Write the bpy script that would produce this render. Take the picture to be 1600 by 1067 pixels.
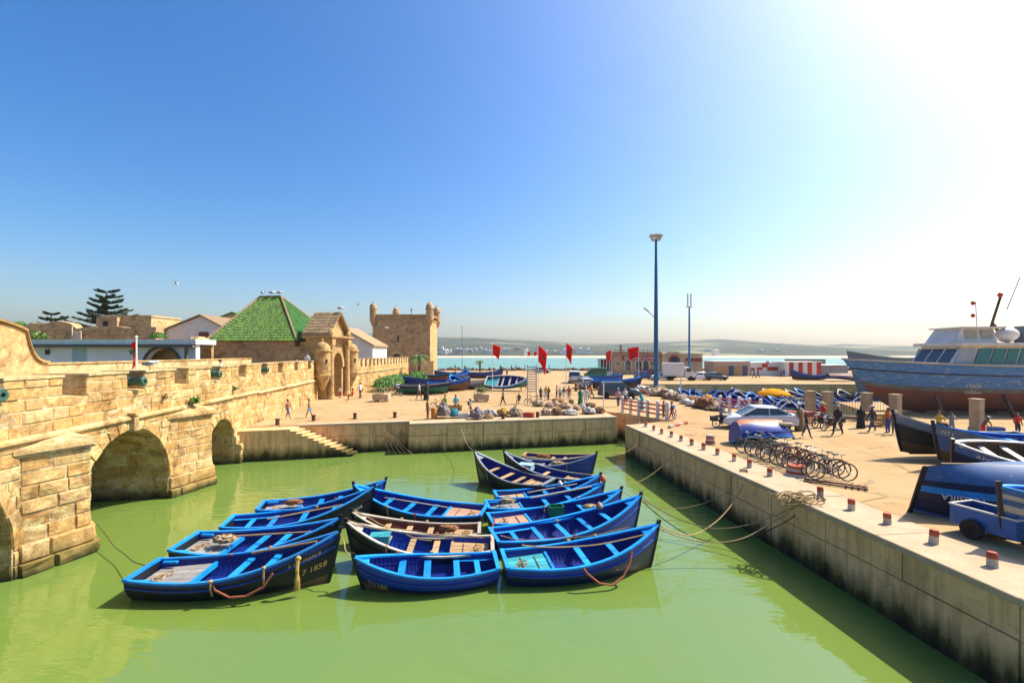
import bpy, bmesh, math, random
from mathutils import Vector, Matrix, noise, Euler
R=math.radians; PI=math.pi
ORD=['first','second','third','fourth','fifth','sixth','seventh','eighth','ninth','tenth','eleventh','twelfth','thirteenth','fourteenth','fifteenth','sixteenth','seventeenth','eighteenth','nineteenth','twentieth']
ORD+=['twenty-'+w for w in ORD[:9]]+['thirtieth']+['thirty-'+w for w in ORD[:9]]
for o in list(bpy.data.objects): bpy.data.objects.remove(o)
sc=bpy.context.scene
C=sc.collection
# ---------------------------------------------------------------- camera
F=711.1; HOR=552.0; CAMZ=6.8
cd=bpy.data.cameras.new('camera'); cam=bpy.data.objects.new('camera',cd); C.objects.link(cam)
cam.location=(0,0,CAMZ); cam.rotation_euler=(R(90),0,0)
cd.sensor_width=36; cd.lens=16; cd.shift_y=(HOR-533.5)/1600; cd.clip_end=9000; cd.clip_start=.1
sc.camera=cam
# ---------------------------------------------------------------- sky, sun, exposure
SUN_EL=R(51); SUN_AZ=R(69)          # azimuth clockwise from +Y (camera forward) towards +X
w=bpy.data.worlds.new('World'); sc.world=w; w.use_nodes=True
nt=w.node_tree; nt.nodes.clear()
sky=nt.nodes.new('ShaderNodeTexSky'); sky.sky_type='NISHITA'; sky.sun_disc=False
sky.sun_elevation=SUN_EL; sky.sun_rotation=SUN_AZ; sky.altitude=0
sky.air_density=1.05; sky.dust_density=2.8; sky.ozone_density=3.0
hsv=nt.nodes.new('ShaderNodeHueSaturation'); hsv.inputs['Saturation'].default_value=1.42
bg=nt.nodes.new('ShaderNodeBackground'); bg.inputs[1].default_value=.118
wo=nt.nodes.new('ShaderNodeOutputWorld')
sk0=nt.nodes.new('ShaderNodeVectorMath'); sk0.operation='SCALE'; sk0.inputs['Scale'].default_value=.1
gam=nt.nodes.new('ShaderNodeGamma'); gam.inputs[1].default_value=1.12
sk1=nt.nodes.new('ShaderNodeVectorMath'); sk1.operation='SCALE'; sk1.inputs['Scale'].default_value=10
nt.links.new(sky.outputs[0],sk0.inputs[0]); nt.links.new(sk0.outputs[0],hsv.inputs['Color']); nt.links.new(hsv.outputs[0],gam.inputs[0]); nt.links.new(gam.outputs[0],sk1.inputs[0]); nt.links.new(sk1.outputs[0],bg.inputs[0]); nt.links.new(bg.outputs[0],wo.inputs[0])
sl=bpy.data.lights.new('sun','SUN'); sl.energy=4.3; sl.angle=R(.5); sl.color=(1,.93,.80)
so=bpy.data.objects.new('sun',sl); C.objects.link(so)
SD=Vector((math.sin(SUN_AZ)*math.cos(SUN_EL),math.cos(SUN_AZ)*math.cos(SUN_EL),math.sin(SUN_EL)))
so.rotation_euler=SD.to_track_quat('Z','Y').to_euler(); so.location=(40,30,60)
sc.view_settings.view_transform='Standard'; sc.view_settings.look='None'
sc.view_settings.exposure=1.0; sc.view_settings.gamma=1; sc.view_settings.use_curve_mapping=False
# ---------------------------------------------------------------- helpers
def P(px,py,z=2.0):
    "photo pixel on the level z -> world point"
    d=(CAMZ-z)*F/(py-HOR); return Vector(((px-800)/F*d,d,z))
def PY(px,py,Y):
    "photo pixel at distance Y -> world point"
    return Vector(((px-800)/F*Y,Y,CAMZ-(py-HOR)*Y/F))
def tag(o,label=None,cat=None,group=None,kind=None):
    if label: o['label']=label
    if cat: o['category']=cat
    if group: o['group']=group
    if kind: o['kind']=kind
    return o
def empty(name,loc=(0,0,0),rz=0,label=None,cat=None,group=None,rot=None):
    o=bpy.data.objects.new(name,None); C.objects.link(o); o.location=loc
    o.rotation_euler=rot if rot else (0,0,rz); o.empty_display_size=.2
    return tag(o,label,cat,group)
class MB:
    def __init__(s): s.v=[]; s.f=[]; s.m=[]
    def add(s,vs,fs,mi=0,M=None):
        b=len(s.v)
        for p in vs: s.v.append(tuple(M@Vector(p)) if M else tuple(p))
        for f in fs: s.f.append([b+i for i in f]); s.m.append(mi)
        return s
    def box(s,c,size,rz=0,mi=0,M=None,taper=1.0):
        x,y,z=[k/2 for k in size]; vs=[]
        for dz in (-1,1):
            t=1 if dz<0 else taper
            for dx,dy in ((-1,-1),(1,-1),(1,1),(-1,1)): vs.append(Vector((dx*x*t,dy*y*t,dz*z)))
        T=Matrix.Translation(c)@Matrix.Rotation(rz,4,'Z')
        if M: T=M@T
        return s.add(vs,[(3,2,1,0),(4,5,6,7),(0,1,5,4),(1,2,6,5),(2,3,7,6),(3,0,4,7)],mi,T)
    def bar(s,p0,p1,w,h,mi=0,up=(0,0,1)):
        p0=Vector(p0);p1=Vector(p1); d=(p1-p0); L=d.length; d.normalize(); up=Vector(up)
        if abs(d.dot(up))>.98: up=Vector((0,1,0))
        sx=d.cross(up).normalized(); uz=sx.cross(d); vs=[]
        for p in (p0,p1):
            for a,b in ((-1,-1),(1,-1),(1,1),(-1,1)): vs.append(p+sx*a*w/2+uz*b*h/2)
        return s.add(vs,[(3,2,1,0),(4,5,6,7),(0,1,5,4),(1,2,6,5),(2,3,7,6),(3,0,4,7)],mi)
    def tube(s,path,r,n=6,mi=0,cap=True):
        path=[Vector(p) for p in path]; rs=r if isinstance(r,(list,tuple)) else [r]*len(path)
        vs=[];fs=[]; ref=None
        for i,p in enumerate(path):
            d=(path[min(i+1,len(path)-1)]-path[max(i-1,0)])
            d=d.normalized() if d.length>1e-9 else Vector((0,0,1))
            if ref is None: ref=Vector((0,0,1)) if abs(d.z)<.9 else Vector((1,0,0))
            a=d.cross(ref); a=a.normalized() if a.length>1e-6 else d.orthogonal().normalized()
            b=a.cross(d).normalized(); ref=b
            for k in range(n):
                t=2*PI*k/n; vs.append(p+(a*math.cos(t)+b*math.sin(t))*rs[i])
        for i in range(len(path)-1):
            for k in range(n): fs.append((i*n+k,i*n+(k+1)%n,(i+1)*n+(k+1)%n,(i+1)*n+k))
        if cap: fs.append(tuple(range(n))[::-1]); fs.append(tuple((len(path)-1)*n+k for k in range(n)))
        return s.add(vs,fs,mi)
    def lathe(s,prof,n=12,mi=0,M=None,cap=True):
        vs=[];fs=[]
        for r,z in prof:
            for k in range(n): t=2*PI*k/n; vs.append((r*math.cos(t),r*math.sin(t),z))
        for i in range(len(prof)-1):
            for k in range(n): fs.append((i*n+k,i*n+(k+1)%n,(i+1)*n+(k+1)%n,(i+1)*n+k))
        if cap: fs.append(tuple(range(n))[::-1]); fs.append(tuple((len(prof)-1)*n+k for k in range(n)))
        return s.add(vs,fs,mi,M)
    def prism(s,poly,z0,z1,mi=0,M=None):
        n=len(poly); vs=[(x,y,z0) for x,y in poly]+[(x,y,z1) for x,y in poly]
        fs=[tuple(range(n))[::-1],tuple(range(n,2*n))]+[(i,(i+1)%n,n+(i+1)%n,n+i) for i in range(n)]
        return s.add(vs,fs,mi,M)
    def grid(s,rows,mi=0,close=False):
        "rows: list of equal-length point lists"
        n=len(rows[0]); vs=[p for r in rows for p in r]; fs=[]
        for i in range(len(rows)-1):
            for k in range(n if close else n-1): fs.append((i*n+k,i*n+(k+1)%n,(i+1)*n+(k+1)%n,(i+1)*n+k))
        return s.add(vs,fs,mi)
    def blob(s,c,size,seed=0,amp=.18,lvl=2,mi=0,flat=None,fr=1.6):
        bm=bmesh.new(); bmesh.ops.create_icosphere(bm,subdivisions=lvl,radius=1)
        vs=[]; off=Vector((seed*7.3,seed*3.1,seed*1.7))
        for v in bm.verts:
            p=v.co*(1+amp*noise.noise(v.co*fr+off)+amp*.5*noise.noise(v.co*fr*2.7+off))
            p=Vector((p.x*size[0],p.y*size[1],p.z*size[2]))
            if flat is not None and p.z<flat: p.z=flat
            vs.append(p+Vector(c))
        fs=[[x.index for x in f.verts] for f in bm.faces]; bm.free()
        return s.add(vs,fs,mi)
    def mesh(s,name,mats,smooth=False):
        me=bpy.data.meshes.new(name); me.from_pydata(s.v,[],s.f)
        for m in (mats if isinstance(mats,(list,tuple)) else [mats]): me.materials.append(m)
        me.polygons.foreach_set('material_index',s.m)
        if smooth: me.polygons.foreach_set('use_smooth',[True]*len(s.f))
        bm=bmesh.new(); bm.from_mesh(me); bmesh.ops.recalc_face_normals(bm,faces=bm.faces); bm.to_mesh(me); bm.free()
        if smooth=='auto':
            me.set_sharp_from_angle(angle=R(40))
        me.update(); return me
    def obj(s,name,mats,parent=None,smooth=False,loc=None,rot=None):
        o=bpy.data.objects.new(name,s.mesh(name,mats,smooth)); C.objects.link(o)
        if parent: o.parent=parent
        if loc is not None: o.location=loc
        if rot is not None: o.rotation_euler=rot
        return o
def inst(name,me,parent=None,M=None):
    o=bpy.data.objects.new(name,me); C.objects.link(o)
    if parent: o.parent=parent
    if M is not None: o.matrix_local=M
    return o
def copy_tree(o,parent=None):
    c=o.copy(); C.objects.link(c); c.parent=parent
    for ch in list(o.children): copy_tree(ch,c)
    return c
# ---------------------------------------------------------------- materials
MATS={}
class NB:
    def __init__(s,name):
        s.m=bpy.data.materials.new(name); s.m.use_nodes=True; s.t=s.m.node_tree; s.t.nodes.clear()
        s.out=s.n('ShaderNodeOutputMaterial'); s.b=s.n('ShaderNodeBsdfPrincipled'); s.l(s.b.outputs[0],s.out.inputs[0])
        s.pos=None
    def n(s,t,**k):
        x=s.t.nodes.new(t)
        for a,b in k.items(): setattr(x,a,b)
        return x
    def l(s,a,b): s.t.links.new(a,b)
    def P(s):
        if not s.pos: s.pos=s.n('ShaderNodeNewGeometry').outputs['Position']
        return s.pos
    def map(s,sx,sy=None,sz=None):
        m=s.n('ShaderNodeMapping'); m.inputs['Scale'].default_value=(sx,sx if sy is None else sy,sx if sz is None else sz); s.l(s.P(),m.inputs[0]); return m.outputs[0]
    def noise(s,scale,detail=4,rough=.55,vec=None,dist=0):
        x=s.n('ShaderNodeTexNoise'); x.inputs['Scale'].default_value=scale; x.inputs['Detail'].default_value=detail; x.inputs['Roughness'].default_value=rough
        x.inputs['Distortion'].default_value=dist
        s.l(vec or s.P(),x.inputs['Vector']); return x.outputs[0]
    def ramp(s,fac,stops):
        x=s.n('ShaderNodeValToRGB'); e=x.color_ramp.elements
        while len(e)<len(stops): e.new(.5)
        for k,(p,c) in enumerate(stops):
            e[k].position=p; e[k].color=(c,c,c,1) if isinstance(c,(int,float)) else (*c,1)
        s.l(fac,x.inputs[0]); return x.outputs[0]
    def mix(s,fac,a,b,mode='MIX'):
        x=s.n('ShaderNodeMix',data_type='RGBA',blend_type=mode)
        for sock,val in ((x.inputs[0],fac),(x.inputs[6],a),(x.inputs[7],b)):
            if isinstance(val,(int,float)): sock.default_value=val
            elif isinstance(val,(tuple,list)): sock.default_value=(*val,1)
            else: s.l(val,sock)
        return x.outputs[2]
    def math(s,op,a,b=0,clamp=False):
        x=s.n('ShaderNodeMath',operation=op,use_clamp=clamp)
        for sock,val in ((x.inputs[0],a),(x.inputs[1],b)):
            if isinstance(val,(int,float)): sock.default_value=val
            else: s.l(val,sock)
        return x.outputs[0]
    def z(s):
        x=s.n('ShaderNodeSeparateXYZ'); s.l(s.P(),x.inputs[0]); return x.outputs[2]
    def rand(s):
        o=s.n('ShaderNodeObjectInfo').outputs['Random']; i=s.n('ShaderNodeNewGeometry').outputs['Random Per Island']
        return s.math('FRACT',s.math('ADD',o,i))
    def bump(s,h,strength=.3,dist=.02):
        x=s.n('ShaderNodeBump'); x.inputs['Strength'].default_value=strength; x.inputs['Distance'].default_value=dist; s.l(h,x.inputs['Height'])
        s.l(x.outputs[0],s.b.inputs['Normal'])
    def col(s,c):
        if isinstance(c,(tuple,list)): s.b.inputs['Base Color'].default_value=(*c,1)
        else: s.l(c,s.b.inputs['Base Color'])
    def set(s,rough=None,metal=None,spec=None,**k):
        if rough is not None: s.b.inputs['Roughness'].default_value=rough
        if metal is not None: s.b.inputs['Metallic'].default_value=metal
        if spec is not None: s.b.inputs['Specular IOR Level'].default_value=spec
def pm(name,col,rough=.6,var=.35,scale=3.,bump=.15,bscale=25.,metal=0,rnd=0,col2=None,wear=None,spec=.4,stretch=None):
    "general painted / weathered material: noise between two tones, optional per-object shift, optional worn patches"
    if name in MATS: return MATS[name]
    n=NB(name); vec=n.map(*stretch) if stretch else None
    c2=col2 or tuple(max(0,x*(1-var)) for x in col)
    f=n.ramp(n.noise(scale,5,.6,vec),[(.3,0),(.7,1)])
    c=n.mix(f,col,c2)
    if rnd:
        h=n.n('ShaderNodeHueSaturation'); r=n.rand()
        n.l(n.math('ADD',n.math('MULTIPLY',r,rnd),1-rnd/2),h.inputs['Value']); n.l(c,h.inputs['Color']); c=h.outputs[0]
    if wear:
        wf=n.ramp(n.noise(scale*3.1,6,.7,vec),[(wear[1],0),(wear[1]+.08,1)]); c=n.mix(wf,c,wear[0])
    n.col(c); n.set(rough,metal,spec)
    if bump: n.bump(n.noise(bscale,4,.6,vec),bump,.01)
    MATS[name]=n.m; return n.m
def stone_mat(name,tones,dark,pit=.5,rough=.9,algae=None):
    n=NB(name); r=n.rand()
    k=len(tones)-1
    c=n.ramp(r,[(i/max(k,1),t) for i,t in enumerate(tones)])
    big=n.ramp(n.noise(.45,5,.65),[(.38,0),(.58,1)])
    c=n.mix(n.math('MULTIPLY',big,.45),c,tones[-1])
    med=n.ramp(n.noise(4,7,.7),[(.40,0),(.66,1)]); c=n.mix(n.math('MULTIPLY',med,.58),c,dark)
    st=n.ramp(n.noise(.75,8,.72,dist=1.0),[(.50,0),(.60,1)]); c=n.mix(n.math('MULTIPLY',st,.62),c,tuple(x*.55 for x in dark))
    pale=n.ramp(n.noise(1.9,5,.6),[(.54,0),(.66,1)]); c=n.mix(n.math('MULTIPLY',pale,.6),c,tuple(min(.62,x*1.25) for x in tones[0]))
    sp=n.ramp(n.noise(17,5,.7),[(.34,1),(.43,0)]); c=n.mix(n.math('MULTIPLY',sp,pit),c,tuple(x*.4 for x in dark))
    if algae:
        zz=n.math('ADD',n.z(),n.math('MULTIPLY',n.math('SUBTRACT',n.noise(1.6,4),.5),.9))
        for lo,hi,cc in algae:
            x=n.n('ShaderNodeMapRange'); x.inputs[1].default_value=lo; x.inputs[2].default_value=hi; x.inputs[3].default_value=1; x.inputs[4].default_value=0; n.l(zz,x.inputs[0])
            c=n.mix(x.outputs[0],c,cc)
    n.col(c); n.set(rough,spec=.2)
    n.bump(n.math('ADD',n.noise(9,6,.65),n.math('MULTIPLY',n.noise(34,4,.7),.5)),.8,.05)
    MATS[name]=n.m; return n.m
# ================================================================ setting
ALG=[(.30,.90,(.10,.085,.018)),(.0,.42,(.018,.014,.007))]
m_stone=stone_mat('ochre_stone',[(.62,.43,.19),(.50,.285,.085),(.66,.50,.26),(.42,.225,.065),(.58,.37,.14)],(.30,.150,.042),algae=[(.25,.75,(.14,.11,.03)),(.02,.28,(.03,.028,.01))])
m_mortar=stone_mat('lime_mortar',[(.60,.45,.24),(.64,.50,.29)],(.22,.125,.05),algae=[(.1,.6,(.06,.05,.02))])
m_wallstone=stone_mat('brown_stone',[(.54,.365,.19),(.47,.31,.15),(.58,.41,.225),(.42,.265,.125)],(.27,.165,.08))
m_gate=stone_mat('gate_limestone',[(.50,.33,.14),(.46,.29,.115),(.54,.38,.18)],(.27,.15,.05),pit=.3)
def ground_mat():
    n=NB('sandy_paving'); a=n.ramp(n.noise(.22,5,.6),[(.35,0),(.68,1)])
    c=n.mix(a,(.42,.285,.14),(.34,.21,.085))
    c=n.mix(n.math('MULTIPLY',n.ramp(n.noise(1.3,6,.65,dist=.8),[(.55,0),(.72,1)]),.55),c,(.19,.12,.06))
    c=n.mix(n.math('MULTIPLY',n.ramp(n.noise(2.4,4,.6,n.map(.25,1.4,1)),[(.56,0),(.66,1)]),.4),c,(.45,.34,.20))
    c=n.mix(n.math('MULTIPLY',n.ramp(n.noise(30,3),[(.3,1),(.45,0)]),.3),c,(.2,.12,.06))
    vo=n.n('ShaderNodeTexVoronoi',feature='DISTANCE_TO_EDGE'); vo.inputs['Scale'].default_value=.22; n.l(n.mix(.12,n.P(),n.n('ShaderNodeTexNoise').outputs[1]),vo.inputs['Vector'])
    cr=n.ramp(vo.outputs['Distance'],[(.0,1),(.012,0)]); c=n.mix(n.math('MULTIPLY',cr,.6),c,(.10,.07,.04))
    oil=n.ramp(n.noise(.8,4,.6,dist=1.2),[(.60,0),(.70,1)]); c=n.mix(n.math('MULTIPLY',oil,.65),c,(.13,.09,.055))
    n.col(c); n.set(.92,spec=.2); n.bump(n.noise(14,6,.7),.35,.02); return n.m
m_ground=ground_mat()
def concrete(name,c0,c1,streak=True,algae=None):
    n=NB(name); c=n.mix(n.ramp(n.noise(1.2,6,.65),[(.35,0),(.68,1)]),c0,c1)
    if streak:
        c=n.mix(n.math('MULTIPLY',n.ramp(n.noise(2.2,5,.6,n.map(1,1,.09)),[(.52,0),(.68,1)]),.6),c,tuple(x*.6 for x in c1))
        c=n.mix(n.math('MULTIPLY',n.ramp(n.noise(6,5,.65,n.map(1,1,.07)),[(.50,0),(.62,1)]),.55),c,tuple(x*.58 for x in c1))
        c=n.mix(n.math('MULTIPLY',n.ramp(n.noise(1.6,6,.7),[(.56,0),(.66,1)]),.5),c,tuple(x*.55 for x in c1))
        c=n.mix(n.math('MULTIPLY',n.ramp(n.noise(5,5,.6,n.map(.25,.25,1.3)),[(.58,0),(.68,1)]),.35),c,tuple(x*.5 for x in c1))
    c=n.mix(n.math('MULTIPLY',n.ramp(n.noise(26,3),[(.28,1),(.4,0)]),.45),c,tuple(x*.4 for x in c1))
    if algae:
        zz=n.math('ADD',n.z(),n.math('MULTIPLY',n.math('SUBTRACT',n.noise(2.0,5,.65,n.map(1,1,.25)),.5),1.5))
        for lo,hi,cc in algae:
            x=n.n('ShaderNodeMapRange'); x.inputs[1].default_value=lo; x.inputs[2].default_value=hi; x.inputs[3].default_value=1; x.inputs[4].default_value=0; n.l(zz,x.inputs[0])
            c=n.mix(x.outputs[0],c,cc)
    n.col(c); n.set(.88,spec=.25); n.bump(n.math('ADD',n.noise(6,6,.7),n.noise(35,3)),.4,.02); MATS[name]=n.m; return n.m
m_conc=concrete('quay_concrete',(.78,.48,.235),(.64,.38,.165),algae=ALG)
m_cope=concrete('coping_concrete',(.46,.35,.225),(.38,.27,.16),streak=False)
def water_mat(name,c0,c1,sc,strength,rough=.04,stretch=(1,1,1)):
    n=NB(name); n.col(n.mix(n.ramp(n.noise(.12,3),[(.35,0),(.7,1)]),c0,c1)); n.set(rough,spec=.5); n.b.inputs['IOR'].default_value=1.65
    v=n.map(*stretch)
    wind=n.ramp(n.noise(.16,3,.5),[(.38,.25),(.62,1.3)])
    h=n.math('MULTIPLY',n.math('ADD',n.noise(sc,3,.5,v,dist=.4),n.math('MULTIPLY',n.noise(sc*3.4,3,.5,v),.30)),wind)
    n.bump(h,strength,.06); MATS[name]=n.m; return n.m
m_water=water_mat('harbour_water',(.130,.195,.034),(.108,.183,.040),1.0,.55,.03,(.6,1.6,1))
m_sea=water_mat('sea_water',(.10,.23,.19),(.14,.28,.22),.35,.5,.35,(.3,1,1)); [setattr(x.inputs['IOR'],'default_value',1.3) for x in m_sea.node_tree.nodes if x.type=='BSDF_PRINCIPLED']
MBs=MB(); MBs.add([(-90,-40,0),(120,-40,0),(120,127.5,0),(-90,127.5,0)],[(0,1,2,3)]); tag(MBs.obj('water',m_water),kind='structure')
MBs=MB(); MBs.add([(-2500,127.5,0),(3500,127.5,0),(3500,720,0),(-2500,720,0)],[(0,1,2,3)]); tag(MBs.obj('sea',m_sea),kind='structure')
LAND=[(-17.9,29.6),(-7.2,32.2),(-7.0,31.0),(7.9,34.4),(7.6,37.9),(11.6,32.6),(7.67,30.5),(10.0,8.9),(11.8,-8),(75,-8),(75,46),(32,45),(28.6,35.6),(17.5,41.5),(20,71),(115,71),(115,127.5),(-150,127.5),(-150,33.2),(-19.4,33.2)]
def land(name,poly,z0,z1,mats):
    bm=bmesh.new(); top=[bm.verts.new((x,y,z1)) for x,y in poly]; bot=[bm.verts.new((x,y,z0)) for x,y in poly]
    f=bm.faces.new(top); n=len(poly)
    for i in range(n):
        g=bm.faces.new((bot[i],bot[(i+1)%n],top[(i+1)%n],top[i])); g.material_index=1
    f.normal_update(); bmesh.ops.triangulate(bm,faces=[f]); bmesh.ops.recalc_face_normals(bm,faces=bm.faces)
    me=bpy.data.meshes.new(name); bm.to_mesh(me); bm.free()
    for m in mats: me.materials.append(m)
    o=bpy.data.objects.new(name,me); C.objects.link(o); return tag(o,kind='structure')
ground=land('ground',LAND,-2.5,2.0,[m_ground,m_conc])
# quay facings: separate cast panels, and coping slabs
def quay_face(pts,z0,z1,step,th=.07,gap=.018,name='quay_wall',rnd=random.Random(5)):
    root=empty(name); tag(root,kind='structure')
    for (a,b) in zip(pts[:-1],pts[1:]):
        a=Vector((*a,0)); b=Vector((*b,0)); d=b-a; L=d.length; d/=L; nrm=Vector((d.y,-d.x,0)); k=max(1,round(L/step))
        for i in range(k):
            p0=a+d*(L*i/k+gap); p1=a+d*(L*(i+1)/k-gap); zj=1.12+rnd.uniform(-.06,.06)
            for (q0,q1,nm) in ((z0,zj-.012,'lower_panel'),(zj+.012,z1,'upper_panel')):
                t=th+rnd.uniform(-.025,.03)
                mb=MB(); vs=[]
                for z in (q0,q1):
                    for p,o in ((p0,-.1),(p1,-.1),(p1,t),(p0,t)): vs.append((p.x+nrm.x*o,p.y+nrm.y*o,z))
                mb.add(vs,[(3,2,1,0),(4,5,6,7),(0,1,5,4),(1,2,6,5),(2,3,7,6),(3,0,4,7)])
                mb.obj(nm,m_conc,root)
    return root
quay_face([(11.9,-9),(10.0,8.9),(7.67,30.5),(11.6,32.6)][::-1],-1.0,1.86,2.3)
quay_face([(-17.9,29.6),(-7.2,32.2),(-7.0,31.0),(7.9,34.4),(7.6,37.9),(11.6,32.6)],-1.0,1.86,2.6,name='quay_wall')
def coping(pts,wd,step,zt=2.03,name='coping',over=.10):
    root=empty(name); tag(root,kind='structure'); rnd=random.Random(3)
    for (a,b) in zip(pts[:-1],pts[1:]):
        a=Vector((*a,0)); b=Vector((*b,0)); d=b-a; L=d.length; d/=L; nrm=Vector((d.y,-d.x,0)); k=max(1,round(L/step))
        for i in range(k):
            p0=a+d*(L*i/k+.006); p1=a+d*(L*(i+1)/k-.006); zz=zt+rnd.uniform(-.006,.006); vs=[]
            for z in (zz-.16,zz-.02,zz):
                e=.02 if z==zz else 0
                for p,o,s in ((p0,-wd,1),(p1,-wd,-1),(p1,over-e,-1),(p0,over-e,1)): vs.append((p.x+nrm.x*o+d.x*e*s*.3,p.y+nrm.y*o+d.y*e*s*.3,z))
            mb=MB(); mb.add(vs,[(3,2,1,0),(8,9,10,11)]+[(j*4+i2,j*4+(i2+1)%4,(j+1)*4+(i2+1)%4,(j+1)*4+i2) for j in (0,1) for i2 in range(4)])
            mb.obj('slab',m_cope,root)
    return root
coping([(7.67,30.5),(10.0,8.9),(11.8,-8)],1.75,2.9)
coping([(-7.0,31.0),(7.9,34.4)],1.3,2.9); coping([(-14.4,30.45),(-7.2,32.2)],.6,2.4)
# second basin walls
quay_face([(17.5,41.5),(28.6,35.6),(32,45),(75,46)][::-1],-1,1.86,4); quay_face([(20,71),(115,71)],-1,1.86,4)
coping([(20,71),(115,71)],.8,5)
# landing and stairs at the foot of the rampart
st=empty('quay_stairs',label='concrete stairs with landing running down the quay wall to the water beside the bridge',cat='stairs')
def sl(X,off=0): return 28.75+.243*(X+15.9)+off
mb=MB(); poly=[(-17.6,sl(-17.6)),(-14.2,sl(-14.2)),(-14.2,sl(-14.2,1.55)),(-17.6,sl(-17.6,1.55))]; mb.prism(poly,-1,1.93); mb.obj('landing',m_conc,st)
for i in range(12):
    x0=-14.2+i*.33; x1=x0+.33; z=1.93-(i+1)*.165
    mb=MB(); mb.prism([(x0+.002,sl(x0)),(x1,sl(x1)),(x1,sl(x1,1.5)),(x0+.002,sl(x0,1.5))],-1,z); mb.prism([(x0+.003,sl(x0,-.04)),(x1+.05,sl(x1,-.04)),(x1+.05,sl(x1,1.5)),(x0+.003,sl(x0,1.5))],z,z+.05); mb.obj('step',m_conc,st)
# near-black colour standing in for the shade inside slits, windows, doorway and bore
n=NB('opening_shade'); n.col((.02,.018,.015)); n.set(.9); m_dark=n.m
# far breakwater
mb=MB(); rr=random.Random(2)
m_rock=stone_mat('rock',[(.16,.12,.08),(.12,.09,.06),(.2,.15,.1)],(.06,.045,.03))
for i in range(150):
    x=-24+i*1.0+rr.uniform(-.3,.3); mb.blob((x,127+rr.uniform(-.6,1.2),2.1+rr.uniform(-.2,.3)),(rr.uniform(.6,1.1),rr.uniform(.6,1),rr.uniform(.45,.8)),i,.25,1)
tag(mb.obj('breakwater_rocks',m_rock),'dark line of tumbled rocks along the sea edge of the square','rocks',kind='stuff')
# ---- far shore
def hill_mat():
    n=NB('hill_scrub'); c=n.mix(n.ramp(n.noise(.012,6,.65),[(.35,0),(.7,1)]),(.026,.046,.032),(.065,.075,.050))
    c=n.mix(n.math('MULTIPLY',n.ramp(n.noise(.004,4),[(.55,0),(.62,1)]),.6),c,(.30,.27,.15)); n.col(c); n.set(.95,spec=.1); n.bump(n.noise(.05,5),.6,4); return n.m
m_hill=hill_mat()
prof=[(-1600,50),(-200,40),(300,34),(560,30),(720,26),(760,24.5),(800,23),(870,17),(940,15),(1010,17),(1080,20.5),(1130,21.5),(1190,17),(1250,12.5),(1300,13.5),(1345,13.5),(1400,10),(1500,9),(1700,8),(2600,6)]
def hh(px):
    for (a,b),(c,d) in zip(prof[:-1],prof[1:]):
        if a<=px<=c: t=(px-a)/(c-a); return b+(d-b)*t
    return 8
rows=[]
for j,(Y,k) in enumerate([(745,0),(800,.06),(900,.22),(1050,.36),(1250,.55),(1500,.80),(1800,1.0),(2100,.9),(2600,.3)]):
    row=[]
    for i in range(211):
        px=-1400+i*19; x=(px-800)/F*1800*(.55+.45*Y/1800); top=hh(px)*1800/F+5
        z=1+top*k*(1+.10*noise.noise(Vector((x*.004,Y*.004,1))))+3*k*noise.noise(Vector((x*.015,Y*.015,2)))
        row.append((x,Y,z))
    rows.append(row)
mb=MB(); mb.grid(rows); tag(mb.obj('hills',m_hill,smooth=True),kind='structure')
mb=MB(); mb.grid([[(-2500,695,-.3),(3500,695,-.3)],[(-2500,712,1.2),(3500,712,1.2)],[(-2500,760,2.5),(3500,760,2.5)],[(-2500,800,3.0),(3500,800,3.0)]])
tag(mb.obj('beach',pm('beach_sand',(.55,.42,.28),.95,.2,.02,0)),kind='structure')

# haze: one closed box of pale air round everything
mb=MB(); mb.box((450,1330,60),(5900,2740,126)); hz=mb.obj('haze',None); tag(hz,kind='stuff')
hm=bpy.data.materials.new('sea_haze'); hm.use_nodes=True; ht=hm.node_tree; ht.nodes.clear(); ho_=ht.nodes.new('ShaderNodeOutputMaterial'); hv=ht.nodes.new('ShaderNodeVolumePrincipled'); hv.inputs['Color'].default_value=(.93,.95,.97,1); hv.inputs['Density'].default_value=.00017; hv.inputs['Anisotropy'].default_value=.35
ht.links.new(hv.outputs[0],ho_.inputs['Volume']); hz.data.materials.clear(); hz.data.materials.append(hm)
# ================================================================ stone bridge and ramparts
BX0=-12.9; BS=-.151
U=Vector((BS,1,0)).normalized(); N=Vector((U.y,-U.x,0))      # along the wall (away from camera), outward (to the basin)
def fp(Y,z=0,o=0):
    "point on the bridge face at distance Y, height z, o metres proud"
    return Vector((BX0+BS*Y,Y,z))+N*o
def stone_variants(k=8,seed=1,amp=.10):
    out=[]
    for i in range(k):
        mb=MB(); xs=[-.5,-.46,0,.46,.5]; zs=[-.5,-.42,0,.42,.5]; vs=[];fs=[]
        for b,zz in enumerate(zs):
            for a,xx in enumerate(xs):
                e=(a in (0,4)) or (b in (0,4)); d=.32 if e else .5+amp*2*noise.noise(Vector((a*1.7+i*5,b*1.9,seed)))
                jx=0 if a in (0,4) and b in (0,4) else .03*noise.noise(Vector((a*2.3,b*3.1+i,seed+4)))
                vs.append((xx+jx,-d,zz+jx*.8))
        for b in range(4):
            for a in range(4): fs.append((b*5+a,b*5+a+1,b*5+a+6,b*5+a+5))
        ring=[0,1,2,3,4,9,14,19,24,23,22,21,20,15,10,5]; base=len(vs)
        for r in ring: vs.append((vs[r][0],.5,vs[r][2]))
        for q in range(16): fs.append((ring[q],base+q,base+(q+1)%16,ring[(q+1)%16]))
        mb.add(vs,fs); out.append(mb)
    return out
SV=stone_variants()
SM={}
def stone_mesh(i,mat):
    k=(i,mat.name)
    if k not in SM: SM[k]=SV[i].mesh('stone',mat)
    return SM[k]
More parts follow.
